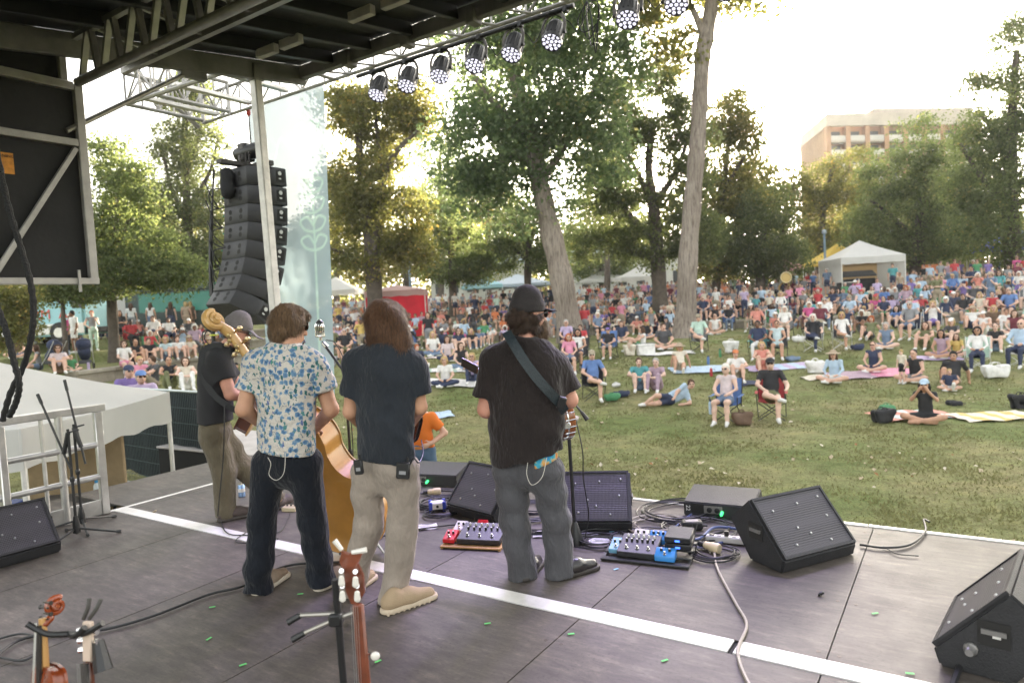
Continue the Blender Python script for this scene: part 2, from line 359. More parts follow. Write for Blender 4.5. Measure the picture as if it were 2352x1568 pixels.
# ================================================================== STAGE FLOOR
def m_deck(t, b):
    o = NN(t, 'ShaderNodeTexCoord').outputs['Object']; oi = NN(t, 'ShaderNodeObjectInfo').outputs['Random']
    mp = NN(t, 'ShaderNodeMapping'); mp.inputs['Scale'].default_value = (1, 2.6, 1); t.links.new(o, mp.inputs[0])
    mp2 = NN(t, 'ShaderNodeMapping'); mp2.inputs['Scale'].default_value = (1, 6, 1); mp2.inputs['Rotation'].default_value = (0, 0, .8); t.links.new(o, mp2.inputs[0])
    c = ramp(t, noise(t, o, 1.1, 6, .7), [(.28, (.062, .052, .045)), (.5, (.092, .078, .067)), (.72, (.145, .122, .104))])
    s1 = ramp(t, noise(t, mp.outputs[0], 5, 6, .75), [(.40, (.80, .80, .80)), (.56, (1, 1, 1)), (.70, (1.55, 1.5, 1.45))])
    s2 = ramp(t, noise(t, mp2.outputs[0], 3.4, 7, .8), [(.38, (.74, .74, .74)), (.54, (1, 1, 1)), (.68, (1.5, 1.46, 1.4))])
    sp = ramp(t, noise(t, o, 55, 2, .6), [(.30, (.72, .72, .72)), (.42, (1, 1, 1)), (.8, (1.08, 1.08, 1.08))])
    c = mixc(t, 1., mixc(t, 1., mixc(t, 1., c, s1, 'MULTIPLY'), s2, 'MULTIPLY'), sp, 'MULTIPLY')
    v = ramp(t, oi, [(0, (.88, .87, .86)), (1, (1.12, 1.12, 1.12))])
    t.links.new(mixc(t, 1., c, v, 'MULTIPLY'), b.inputs['Base Color'])
    rg = NN(t, 'ShaderNodeMapRange'); rg.inputs[3].default_value = .44; rg.inputs[4].default_value = .72; t.links.new(noise(t, o, 3, 6, .7), rg.inputs[0]); t.links.new(rg.outputs[0], b.inputs['Roughness'])
    bumpn(t, b, noise(t, mp.outputs[0], 40, 4, .7), .12, .004)
DECK = node_mat('stage_plywood', m_deck)
ALU = mat('aluminium', (.62, .60, .57), .42, .85, bump=(60, .06), var=(4, .18))
ALUW = mat('aluminium_pale', (.74, .72, .69), .5, .25, bump=(40, .1), var=(5, .16))
SEAM = mat('seam_black', (.015, .014, .013), .8)
SCREW = mat('screw_steel', (.12, .10, .085), .5, .6)
UF, WL = 5.45, -6.78
def stage():
    st = thing('stage_floor', (0, 0, 0), -STA, kind='structure'); st['label'] = 'grey brown plywood stage deck with white aluminium strip'
    # own frame: x = along the front edge (w), y = towards the audience (u)
    MB().box(((WL+5)/2, (UF-2.6)/2, -.035), (5-WL, UF+2.6, .05)).build('deck_base', SEAM, st, smooth=0)
    for i in range(10):
        w1 = -.56-1.22*(i-3); w0 = max(w1-1.22, WL+.02)
        for u0, u1 in ((-1.2, .98), (1.0, 3.205), (3.345, UF-.05)):
            MB().box(((w0+w1)/2, (u0+u1)/2, -.004), (w1-w0-.007, u1-u0-.004, .008)).build('deck_panel', DECK, st, smooth=0)
            for u in np.arange(u0+.06, u1, .62):
                for s_ in (-.045, .045):
                    if i < 8 and u > .3: MB().lathe([(.011, 0), (.011, .0012), (.005, .0012), (.004, .0004)], (w1+s_, u+random.uniform(-.01, .01), .0002), n=8).build('screw', SCREW, st, smooth=0)
    for a, b in ((WL+.02, -3.02), (-3.015, -.98), (-.955, 5)):
        MB().box(((a+b)/2, 3.275, -.0005), (b-a, .13, .011)).build('edge_strip', ALUW, st, bevel=.003)
    for a, b in ((WL-.02, -.6), (-.595, 5)):
        MB().box(((a+b)/2, UF-.025, -.008), (b-a, .05, .03)).build('front_trim', ALUW, st, bevel=.004)
    MB().box((WL-.005, (UF-2.6)/2+.4, -.010), (.035, UF+2.6-.85, .034)).build('side_trim', ALUW, st, bevel=.004)
    MB().box(((WL+5)/2, UF-.02, -.6), (5-WL, .03, 1.06)).build('front_skirt', mat('skirt_black', (.012, .012, .013), .9, bump=(6, .4)), st)
    MB().box((WL+.02, UF/2-1, -.6), (.03, UF+2, 1.06)).build('side_skirt', MATS['skirt_black'], st)
stage()
# ================================================================== STAGE ROOF, WALL, TRUSSES
DARK = mat('roof_black', (.009, .0095, .010), .6, bump=(12, .15), var=(3, .4))
JOIST = mat('roof_joist', (.016, .017, .018), .5, .2, var=(2, .3))
BEAM = mat('roof_beam_grey', (.20, .195, .185), .55, .35, bump=(30, .08), var=(2.5, .3))
TRUSS = mat('truss_aluminium', (.36, .345, .325), .42, .75, bump=(50, .08), var=(6, .2))
def roofz(u): return 4.34+.143*(u-3.18)
def M3(u, w, z): return S(u, w, z)
def roof():
    r = thing('stage_roof', (0, 0, 0), 0, 'black stage roof with ribs, grey edge beams and small brackets', 'roof')
    W0, W1, U0, U1 = WL, -1.2, .2, 5.84
    V = [M3(u, w, roofz(u)+dz) for u in (U0, U1) for w in (W0, W1) for dz in (.12, .2)]
    MB().add(V, BOXF).build('roof_sheet', DARK, r, smooth=0)
    for w in np.arange(W0+.62, W1, .62):
        MB().bar(M3(U0, w, roofz(U0)+.05), M3(U1-.06, w, roofz(U1)+.05), .07, .14).build('rib', JOIST, r, bevel=.006)
    for w in (-6.0, -5.62, -4.62, -4.2, -3.4):
        u = 4.75; MB().box(M3(u, w, roofz(u)-.045), (.30, .07, .09), -STA).build('bracket', mat('bracket_white', (.40, .38, .35), .6, .2, var=(9, .2)), r, bevel=.006)
    MB().bar(M3(2.5, W0, roofz(2.5)-.0), M3(U1+.05, W0, roofz(U1+.05)), .07, .22).build('side_beam', BEAM, r, bevel=.01)
    MB().bar(M3(U1, W0-.0, roofz(U1)+.02), M3(U1, W1, roofz(U1)+.02), .09, .16).build('front_beam', BEAM, r, bevel=.01)
    for w in (-5.9, -5.0, -4.1, -3.2): MB().box(M3(U1-.02, w, roofz(U1)-.03), (.10, .16, .16), -STA).build('beam_hanger', BEAM, r, bevel=.008)
    MB().tube([M3(3.1, W0-.02, 3.55), M3(4.35, W0-.02, roofz(4.35)-.12)], .025, 8).build('strut', TRUSS, r)
    MB().box(M3(4.4, W0-.02, roofz(4.4)-.13), (.08, .3, .1), -STA).build('strut_plate', BEAM, r, bevel=.01)
roof()
def ladder(parent, name, A, B, off, n, rc=.024, rw=.014, diag=True, mt=TRUSS):
    "two chords joined by verticals and diagonals"
    A, B, off = (np.asarray(q, float) for q in (A, B, off)); m_ = MB()
    m_.tube([A, B], rc, 8); m_.tube([A+off, B+off], rc, 8)
    for i in range(n+1): 
        p = A+(B-A)*i/n; m_.tube([p, p+off], rw, 6)
        if diag and i < n:
            q = A+(B-A)*(i+1)/n; m_.tube([p, q+off] if i % 2 else [p+off, q], rw, 6)
    return m_.build(name, mt, parent)
def trusses():
    t = thing('roof_truss', (0, 0, 0), 0, 'grey steel truss crossing under the roof above the black side panel', 'truss')
    A, B = M3(3.18, WL+.1, 3.98), M3(3.18, -1.2, 3.98)
    m_ = MB(); m_.tube([A, B], .042, 10); m_.build('lower_chord', TRUSS, t)
    MB().bar(A+[0, 0, .40], B+[0, 0, .40], .05, .05).build('upper_chord', TRUSS, t)
    L = 5.4; n = 14
    for i in range(n):
        a = A+SW*(L*i/n+.08); b = A+SW*(L*(i+.5)/n+.05)+np.array([0, 0, .4]); c = A+SW*(L*(i+1)/n)
        MB().bar(a, b, .05, .035).build('web_bar', TRUSS, t); MB().bar(b+SW*.06, c, .05, .035).build('web_bar', TRUSS, t)
    A2 = A+SU*.42+[0, 0, .2]
    MB().bar(A2, A2+SW*5.4, .05, .05).build('rear_chord', TRUSS, t)
    for i in range(8): MB().bar(A+SW*(.35+.68*i)+[0, 0, .4], A2+SW*(.65+.68*i), .04, .03).build('web_bar', TRUSS, t)
    t = thing('lighting_truss', (0, 0, 0), 0, 'long aluminium box truss along the roof front, carrying the stage lights', 'truss')
    a, b = -9.55, 2.0
    z0, z1, u0, u1 = 4.77, 5.17, 5.98, 6.32
    ladder(t, 'front_face', M3(u1, a, z0), M3(u1, b, z0), (0, 0, .40), 26)
    ladder(t, 'rear_face', M3(u0, -6.7, z0+.02), M3(u0, b, z0+.02), (0, 0, .40), 20)
    ladder(t, 'bottom_face', M3(u0, -6.7, z0), M3(u1, -6.7, z0), SW*.001, 1)
    m_ = MB()
    for w in np.arange(-6.6, b, .45): m_.tube([M3(u0, w, z0), M3(u1, w+.2, z0)], .014, 6)
    m_.build('bottom_web', TRUSS, t)
    t = thing('outrigger_truss', (0, 0, 0), 0, 'aluminium frame truss jutting out beside the roof corner above the speakers', 'truss')
    for (u, w) in ((5.15, -9.55), (5.15, -8.9)):
        ladder(t, 'side_face', M3(u, w, 5.22), M3(u+1.15, w, 5.22), (0, 0, -.42), 5, .03)
    ladder(t, 'end_face', M3(5.15, -9.55, 5.22), M3(5.15, -7.0, 5.12), (0, 0, -.42), 7, .03)
    for w in (-9.55, -8.9): MB().tube([M3(6.3, w, 5.22), M3(6.3, w, 4.75)], .03, 8).build('end_post', TRUSS, t)
    MB().tube([M3(5.1, -9.58, 5.45), M3(6.25, -9.6, 4.70)], .032, 8).build('end_post', TRUSS, t)
    for i, w in enumerate((-9.2, -8.4, -7.6)): MB().bar(M3(5.15, w, 4.82), M3(6.3, w, 4.82), .1, .05).build('cross_member', ALU, t, bevel=.006)
trusses()
def corner_pole():
    t = thing('roof_support_post', M3(5.2, -6.72, 0), 0, 'pale scuffed aluminium post holding up the roof corner', 'post')
    a = np.zeros(3); top = M3(5.19, -6.80, 4.62)-M3(5.2, -6.72, 0); off = at(668, 1085, 7.9)*0
    MB().bar(a, top, .115, .10, up=SU).build('shaft', mat('pole_scuffed', (.66, .64, .60), .5, .15, bump=(16, .15), var=(5, .22)), t, bevel=.012)
    MB().box((0, 0, .012), (.26, .26, .024), -STA).build('foot_plate', ALU, t, bevel=.005)
    h = MB()
    for z in (2.9, 2.6, 2.57, 1.75): h.lathe([(.012, 0), (.012, .004)], np.array([.012, -.06, z])+top*(z/4.6)*.0, (0, -1, 0), 8)
    MB().box(top+[0, 0, -.03], (.16, .14, .18), -STA).build('head_bracket', BEAM, t, bevel=.01)
corner_pole()
def side_wall():
    t = thing('stage_side_panel', (0, 0, 0), 0, 'black side wall panel with pale aluminium frame and diagonal brace', 'panel')
    PAN = mat('panel_black', (.009, .009, .0095), .75, bump=(20, .2), var=(2, .35)); FR = mat('panel_frame', (.37, .355, .335), .5, .4, bump=(30, .1), var=(4, .2))
    def P(u, z, o=0.): return M3(u, WL-.03+o, z)
    V = [P(u, z, o) for u in (-1.4, 3.2) for z in (2.18, 3.96) for o in (-.03, 0)]; MB().add(V, BOXF).build('lower_sheet', PAN, t, smooth=0)
    V = [P(u, z, o-.05) for u in (-1.4, 3.14) for z in (3.9, 4.42) for o in (-.03, 0)]; MB().add(V, BOXF).build('upper_sheet', PAN, t, smooth=0)
    up = SW
    MB().bar(P(3.22, 2.15, .02), P(3.22, 3.99, .02), .075, .06, up=up).build('frame_bar', FR, t, bevel=.006)
    for z, h, uend in ((2.18, .06, 3.26), (3.45, .065, 3.18), (3.965, .075, 3.18)): MB().bar(P(-1.4, z, .022), P(uend, z, .022), .06, h, up=(0, 0, 1)).build('frame_bar', FR, t, bevel=.006)
    MB().bar(P(2.45, 2.26, .03), P(3.16, 3.40, .03), .045, .04, up=up).build('brace', FR, t, bevel=.005)
    MB().bar(P(2.42, 2.2, .025), P(2.42, 3.9, .025), .03, .04, up=up).build('inner_bar', FR, t, bevel=.005)
    MB().bar(P(3.12, 3.98, -.01), P(3.12, 4.40, -.01), .06, .06, up=up).build('frame_bar', FR, t, bevel=.006)
    MB().bar(P(-1.4, 4.36, .0), P(3.16, 4.36, .0), .10, .11).build('top_beam', BEAM, t, bevel=.008)
    MB().bar(P(3.08, 2.28, .06), P(3.08, 2.08, .06), .02, .02, up=up).build('latch_pin', FR, t)
    st = MB(); V = [P(u, z, .004) for u in (2.5, 2.66) for z in (3.10, 3.28)]; st.add([V[0], V[2], V[3], V[1]], [(0, 1, 2, 3)]); s = st.build('warning_sticker', mat('sticker_orange', (.55, .22, .02), .6, var=(30, .25)), t, smooth=0)
    text('sticker_text', 'WARNING', .035, SEAM, t, P(2.58, 3.25, .007), (PI/2, 0, PI/2-STA), .0005)
side_wall()
ROPE = mat('rope_black', (.012, .012, .013), .75, bump=(70, .8))
def ropes():
    for pts, lab in ((((-12, 330, 4.9), (18, 470, 4.9), (48, 570, 4.9), (72, 660, 4.9), (76, 740, 4.9), (58, 830, 4.95), (25, 900, 5), (6, 965, 5.05)), 'thick black braided cable curving down past the side panel frame'),
                     (((-12, 690, 4.8), (14, 760, 4.8), (32, 830, 4.8), (44, 880, 4.8), (38, 920, 4.85), (22, 955, 4.9)), 'shorter black braided cable hanging straight at the picture edge over the canopy')):
        P = catmull([at(x, y, Y) for x, y, Y in pts], 10); r = [.021+.003*math.sin(i*1.9) for i in range(len(P))]
        tag(MB().tube(P, r, 8).build('hanging_cable', ROPE), lab, 'cable', 'black cables hanging at stage left')
ropes()
# ================================================================== TREES
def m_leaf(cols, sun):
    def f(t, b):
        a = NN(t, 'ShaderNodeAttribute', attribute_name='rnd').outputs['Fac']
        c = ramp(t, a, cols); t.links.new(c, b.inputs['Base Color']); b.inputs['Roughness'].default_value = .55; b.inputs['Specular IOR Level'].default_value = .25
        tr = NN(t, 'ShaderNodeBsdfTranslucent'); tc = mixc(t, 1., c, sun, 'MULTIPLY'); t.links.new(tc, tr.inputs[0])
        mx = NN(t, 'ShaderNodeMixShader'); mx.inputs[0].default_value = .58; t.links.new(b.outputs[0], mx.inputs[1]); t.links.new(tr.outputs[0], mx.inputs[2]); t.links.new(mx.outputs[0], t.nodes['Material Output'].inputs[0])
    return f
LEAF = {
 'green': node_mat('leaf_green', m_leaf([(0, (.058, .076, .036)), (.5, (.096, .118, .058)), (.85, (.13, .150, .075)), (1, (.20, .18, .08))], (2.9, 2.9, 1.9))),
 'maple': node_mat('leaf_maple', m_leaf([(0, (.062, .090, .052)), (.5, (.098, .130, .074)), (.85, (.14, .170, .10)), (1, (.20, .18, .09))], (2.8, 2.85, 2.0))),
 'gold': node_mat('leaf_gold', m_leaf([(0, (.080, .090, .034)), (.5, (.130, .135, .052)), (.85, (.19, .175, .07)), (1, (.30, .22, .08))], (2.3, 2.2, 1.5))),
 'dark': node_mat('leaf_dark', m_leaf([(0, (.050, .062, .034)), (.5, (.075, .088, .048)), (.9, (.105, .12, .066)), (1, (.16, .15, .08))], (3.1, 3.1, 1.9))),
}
BARK = {'grey': mat('bark_grey', (.33, .275, .235), .95, bump=(7, 1.0), var=(3, .45)), 'dark': mat('bark_dark', (.105, .085, .068), .95, bump=(6, .9), var=(3, .4))}
def m_bark(t, b):
    o = NN(t, 'ShaderNodeTexCoord').outputs['Object']; mp = NN(t, 'ShaderNodeMapping'); mp.inputs['Scale'].default_value = (5, 5, .55); t.links.new(o, mp.inputs[0])
    h = noise(t, mp.outputs[0], 3.2, 6, .7); c = ramp(t, h, [(.34, (.13, .105, .09)), (.5, (.29, .245, .21)), (.7, (.40, .345, .30))])
    c2 = ramp(t, noise(t, o, .7, 4), [(.35, (.75, .72, .7)), (.65, (1.1, 1.1, 1.1))]); t.links.new(mixc(t, 1., c, c2, 'MULTIPLY'), b.inputs['Base Color']); b.inputs['Roughness'].default_value = .95
    bumpn(t, b, h, 1., .06)
BARK['ridged'] = node_mat('bark_ridged', m_bark)
def tree(name, label, Y, trunk, crowns, nclump, nleaf, ls, kind='green', bark='dark', seed=1, clr=.55, hollow=.35, depth=1.0, ring=8, group='trees round the lawn'):
    """trunk: list of limbs, each a list of picture points (x, y, width); crowns: ellipses (x, y, rx, ry) at the tree's own distance Y"""
    rg = np.random.default_rng(seed); nclump = int(nclump*1.7); nleaf = int(nleaf*1.5); clr *= 1.5; ls *= .88
    b0 = at(trunk[0][0][0], trunk[0][0][1], Y); b0[2] = float(terr(b0[0], b0[1]))-.05
    t = thing(name, b0, 0, label, 'tree', group); nodes, rad = [], []
    tr = MB()
    for j, limb in enumerate(trunk):
        P = []; W = []
        dy = rg.normal(0, .8) if j else 0
        for i, (x, y, w) in enumerate(limb):
            p = at(x, y, Y+(dy*i/len(limb) if j else 0))-b0; 
            if j == 0 and i == 0: p[2] = 0
            P.append(p); W.append(w/2/F*Y)
        C = catmull(P, 6); R = np.interp(np.linspace(0, len(W)-1, len(C)), range(len(W)), W)
        R = [r*(1+.05*math.sin(i*1.3+j)) for i, r in enumerate(R)]
        if j == 0: R[0] *= 1.35; R[1] *= 1.12
        tr.tube(C, R, 12); lo = 0 if j else 8
        for c, r in list(zip(C, R))[lo:]: nodes.append(c); rad.append(r)
    tr.build('trunk', BARK[bark], t, smooth=60)
    E = [(at(x, y, Y)-b0, rx/F*Y, ry/F*Y) for x, y, rx, ry in crowns]; vol = np.array([e[1]**2*e[2] for e in E])**.8; vol /= vol.sum()
    cl = []
    for k in range(nclump):
        c, rx, ry = E[rg.choice(len(E), p=vol)]; d = rg.normal(size=3); d /= np.linalg.norm(d); q = (hollow+(1-hollow)*rg.random())**.6
        cl.append(c+d*np.array([rx, rx*depth, ry])*q)
    cl.sort(key=lambda q: min(np.linalg.norm(q-n) for n in nodes[::3]))
    br = MB(); NA = np.array(nodes); RA = list(rad)
    for q in cl:
        dd = np.linalg.norm(NA-q, axis=1)+np.maximum(0, NA[:, 2]-q[2])*1.2; i = int(np.argmin(dd)); a = NA[i]; L = np.linalg.norm(q-a)
        if L < .05: continue
        r0 = max(.012, min(RA[i]*.55, .02+.022*L)); mid = (a+q)/2+rg.normal(0, .1*L, 3)+np.array([0, 0, .06*L]); C = catmull([a, mid, q], 3)
        R = np.linspace(r0, .010, len(C)); br.tube(C, R, 4, cap=False); NA = np.vstack([NA, C[2:]]); RA += list(R[2:])
    tag(br.build('branches', BARK['dark' if bark == 'dark' else 'grey'], t, smooth=60), kind='stuff')
    per = nleaf//nclump; cl = np.array(cl); n = per*len(cl)
    sz = clr*rg.uniform(.55, 1.35, len(cl)); g_ = rg.normal(size=(len(cl), per, 3)); g_ *= (rg.random((len(cl), per, 1))**.45)/np.linalg.norm(g_, axis=2, keepdims=True)
    P = (cl[:, None]+g_*sz[:, None, None]*np.array([1.25, 1.25, .8])).reshape(-1, 3)
    d = rg.normal(size=(n, 3)); d[:, 2] -= .5; d /= np.linalg.norm(d, axis=1, keepdims=True); e = np.cross(d, rg.normal(size=(n, 3))); e /= np.linalg.norm(e, axis=1, keepdims=True)
    s = ls*rg.uniform(.6, 1.3, (n, 1)); nn = np.cross(d, e)*.12*s
    V = np.stack([P-d*s*.5, P+e*s*.36-d*s*.05+nn, P+d*s*.5, P-e*s*.36-d*s*.05+nn], 1).reshape(-1, 3)
    me = np_mesh('crown', V, np.arange(4*n).reshape(-1, 4), [LEAF[kind]], smooth=False)
    at_ = me.attributes.new('rnd', 'FLOAT', 'FACE'); cr = np.repeat(rg.normal(0, .13, len(cl)), per)
    at_.data.foreach_set('value', np.clip(rg.beta(2, 2.6, n)+cr, 0, 1).astype(np.float32))
    link('crown', me, t); return t
tree('maple_tree', 'big leafy maple whose leaning grey trunk rises behind the banjo player', 31,
     [[(1312, 742, 58), (1290, 640, 52), (1262, 520, 47), (1240, 420, 42), (1216, 310, 36), (1190, 200, 30), (1160, 90, 24), (1140, -40, 20)],
      [(1240, 420, 20), (1300, 330, 16), (1360, 220, 12), (1400, 90, 8)], [(1216, 310, 18), (1140, 240, 13), (1070, 150, 8)], [(1225, 360, 16), (1150, 370, 12), (1080, 390, 7)]],
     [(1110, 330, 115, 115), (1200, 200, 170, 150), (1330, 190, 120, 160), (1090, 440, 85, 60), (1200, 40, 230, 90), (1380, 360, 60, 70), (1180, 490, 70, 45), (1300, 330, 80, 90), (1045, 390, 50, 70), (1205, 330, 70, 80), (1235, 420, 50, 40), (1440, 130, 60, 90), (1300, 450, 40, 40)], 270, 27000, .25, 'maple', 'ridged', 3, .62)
tree('tall_bare_tree', 'tall straight grey trunk without low branches, leaves only high above', 30,
     [[(1572, 728, 50), (1580, 600, 44), (1592, 450, 40), (1604, 300, 36), (1612, 150, 36), (1620, 95, 36), (1636, 0, 30), (1650, -120, 26)], [(1620, 95, 18), (1590, 20, 13), (1540, -60, 10)], [(1640, -20, 16), (1720, -70, 10)]],
     [(1520, 10, 60, 60), (1560, 110, 40, 45), (1500, 90, 40, 50), (1620, -120, 190, 90), (1690, 10, 45, 30), (1800, 0, 40, 26), (1470, -60, 90, 60)], 70, 9500, .25, 'gold', 'ridged', 5, .5)
tree('forked_tree', 'forked dark trunked tree beside the red booth with sunlit golden leaves', 37,
     [[(862, 706, 40), (858, 640, 36), (852, 580, 32), (846, 500, 26), (830, 400, 20), (822, 300, 14), (812, 220, 9)], [(856, 600, 24), (872, 500, 20), (878, 420, 17), (910, 350, 12), (960, 300, 7)], [(878, 425, 13), (868, 320, 10), (860, 240, 6)], [(850, 620, 16), (800, 590, 12), (760, 570, 7)], [(856, 585, 15), (930, 560, 10), (980, 540, 6)]],
     [(800, 260, 60, 70), (880, 270, 90, 70), (950, 250, 60, 70), (820, 430, 70, 90), (910, 500, 80, 90), (780, 560, 45, 60), (950, 570, 50, 60), (880, 380, 60, 60), (840, 600, 70, 35)], 230, 26000, .21, 'gold', 'dark', 8, .55)  # the sunlight on this crown is put into its golden leaf colour
tree('spreading_tree', 'dark spreading tree close behind the tall bare trunk', 40,
     [[(1517, 694, 38), (1512, 620, 33), (1506, 540, 30), (1500, 470, 26), (1490, 380, 18), (1500, 280, 12)], [(1506, 545, 20), (1450, 500, 15), (1410, 440, 9)], [(1508, 590, 20), (1460, 580, 14), (1420, 570, 9)], [(1500, 470, 17), (1550, 400, 12), (1580, 320, 8)], [(1503, 500, 16), (1480, 430, 12), (1430, 330, 8)]],
     [(1430, 300, 60, 80), (1500, 250, 80, 100), (1570, 330, 60, 110), (1440, 430, 70, 60), (1560, 450, 60, 80), (1490, 560, 90, 60), (1600, 540, 70, 70), (1420, 560, 50, 50), (1520, 160, 50, 60), (1400, 200, 40, 60), (1395, 480, 55, 55), (1340, 560, 50, 40), (1600, 400, 50, 60), (1370, 380, 40, 60)], 250, 30000, .21, 'dark', 'dark', 11, .52)
tree('backlit_tree', 'tree with small bright gaps just right of the tall bare trunk', 48,
     [[(1640, 680, 22), (1650, 600, 20), (1655, 480, 16), (1670, 360, 11), (1680, 260, 7)], [(1653, 500, 11), (1620, 400, 8), (1600, 330, 5)], [(1660, 440, 10), (1710, 360, 6)]],
     [(1680, 270, 60, 70), (1640, 360, 60, 80), (1720, 350, 40, 70), (1640, 480, 50, 80), (1700, 460, 50, 60), (1640, 590, 60, 60), (1750, 470, 35, 50)], 220, 23000, .21, 'gold', 'dark', 13, .55)
tree('round_dark_tree', 'low rounded dark tree in front of the setting sun', 46,
     [[(1745, 690, 24), (1748, 630, 22), (1752, 560, 16), (1756, 480, 9)], [(1748, 610, 12), (1700, 540, 8)], [(1750, 600, 12), (1800, 530, 8)]],
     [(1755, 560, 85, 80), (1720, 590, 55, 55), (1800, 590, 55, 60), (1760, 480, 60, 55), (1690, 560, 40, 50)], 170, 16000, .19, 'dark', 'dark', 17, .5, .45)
tree('yellow_green_tree', 'pale yellow green tree below the brick apartment block', 66,
     [[(1880, 660, 20), (1885, 560, 16), (1895, 450, 12), (1915, 380, 8)], [(1890, 500, 10), (1850, 420, 6)], [(1893, 460, 8), (1950, 390, 5)]],
     [(1890, 420, 70, 60), (1960, 400, 70, 60), (1840, 470, 60, 55), (1920, 500, 90, 70), (1800, 430, 45, 60), (1990, 470, 60, 60), (1850, 560, 60, 50), (1785, 480, 50, 60), (1760, 420, 35, 40)], 220, 20000, .26, 'gold', 'dark', 19, .75)
tree('broad_green_tree', 'broad mid green tree behind the white tent', 52,
     [[(2105, 640, 34), (2108, 590, 30), (2112, 530, 24), (2118, 440, 16), (2125, 360, 10)], [(2110, 560, 16), (2050, 500, 11), (2000, 460, 6)], [(2112, 530, 14), (2170, 470, 9)]],
     [(2060, 400, 75, 70), (2130, 370, 70, 70), (2060, 490, 95, 70), (2160, 480, 80, 80), (1990, 530, 55, 50), (2120, 560, 100, 50), (2200, 560, 60, 45), (2110, 300, 40, 40)], 250, 25000, .22, 'green', 'dark', 23, .6)
tree('tall_green_tree', 'tall dense green tree filling the edge beyond the white tent', 44,
     [[(2330, 660, 40), (2325, 560, 36), (2320, 420, 30), (2325, 260, 20), (2335, 120, 12)], [(2322, 480, 18), (2250, 400, 11), (2205, 330, 6)], [(2322, 440, 16), (2390, 380, 10)], [(2320, 360, 13), (2260, 270, 8)]],
     [(2335, 110, 55, 80), (2300, 240, 70, 70), (2240, 330, 50, 60), (2340, 350, 80, 90), (2250, 430, 70, 70), (2330, 480, 90, 70), (2240, 520, 70, 55), (2340, 580, 70, 40), (2230, 200, 32, 34), (2400, 240, 80, 120), (2190, 420, 30, 40)], 300, 34000, .2, 'green', 'dark', 29, .55)
tree('far_green_tree', 'green trees between the red booth and the maple, brown trunk showing', 46,
     [[(1210, 668, 18), (1212, 620, 16), (1214, 560, 12), (1216, 500, 8)], [(1212, 600, 9), (1170, 560, 6)], [(1212, 590, 9), (1260, 550, 6)]],
     [(1180, 540, 60, 50), (1240, 560, 60, 50), (1150, 590, 60, 35), (1260, 600, 50, 35), (1210, 500, 50, 45), (1120, 560, 40, 40)], 130, 10000, .2, 'green', 'dark', 31, .5)
tree('drooping_tree', 'deep green tree with drooping twigs behind the red booth', 47,
     [[(1040, 672, 20), (1038, 620, 18), (1036, 550, 14), (1030, 480, 9)], [(1037, 570, 10), (990, 530, 6)], [(1036, 560, 9), (1085, 520, 6)]],
     [(1030, 500, 55, 55), (990, 560, 45, 50), (1070, 570, 55, 55), (1040, 620, 75, 30), (1000, 450, 40, 40), (1090, 620, 50, 35)], 140, 11000, .2, 'green', 'dark', 37, .5)
tree('sparse_tall_tree', 'tall thin leaved tree behind the hanging speakers', 40,
     [[(440, 740, 26), (436, 640, 24), (430, 480, 18), (425, 340, 12), (430, 220, 7)], [(432, 520, 12), (390, 420, 8), (372, 330, 5)], [(430, 480, 12), (480, 400, 8), (500, 320, 5)], [(427, 400, 9), (460, 300, 6), (470, 220, 4)]],
     [(410, 240, 45, 60), (450, 220, 45, 50), (400, 340, 50, 60), (460, 340, 60, 70), (420, 460, 70, 70), (490, 470, 55, 80), (380, 560, 60, 50), (470, 590, 70, 60), (520, 600, 40, 60)], 240, 21000, .19, 'dark', 'dark', 41, .5)
tree('mid_green_tree', 'green tree with straight trunk beside the pale blue truck', 27,
     [[(262, 795, 25), (258, 720, 22), (256, 640, 19), (262, 560, 14), (268, 480, 9), (272, 400, 6)], [(257, 670, 12), (310, 620, 9), (360, 600, 5)], [(257, 650, 12), (210, 600, 8)], [(262, 580, 9), (300, 500, 6)]],
     [(250, 370, 45, 60), (290, 460, 70, 70), (240, 540, 55, 60), (330, 570, 70, 60), (260, 640, 90, 45), (370, 630, 70, 40), (200, 560, 30, 80), (300, 400, 40, 50), (420, 620, 50, 45)], 240, 20000, .15, 'green', 'dark', 43, .38)
tree('small_lawn_tree', 'small dark tree growing in front of the pale blue truck', 25,
     [[(150, 800, 11), (146, 740, 10), (144, 690, 8), (144, 640, 5)], [(145, 700, 6), (110, 670, 4)], [(145, 695, 6), (190, 665, 4)]],
     [(140, 650, 70, 30), (190, 670, 50, 26), (100, 670, 45, 26), (150, 620, 60, 40)], 90, 6500, .13, 'green', 'dark', 47, .3)
tree('feathery_bush', 'pale feathery bush at the edge under the side panel', 21,
     [[(30, 830, 9), (28, 780, 8), (24, 720, 6), (22, 690, 4)], [(28, 760, 5), (60, 720, 3)], [(28, 770, 5), (-10, 720, 3)]],
     [(20, 700, 50, 40), (50, 740, 35, 40), (-10, 760, 40, 50), (30, 670, 40, 25)], 90, 6500, .10, 'gold', 'dark', 53, .28)
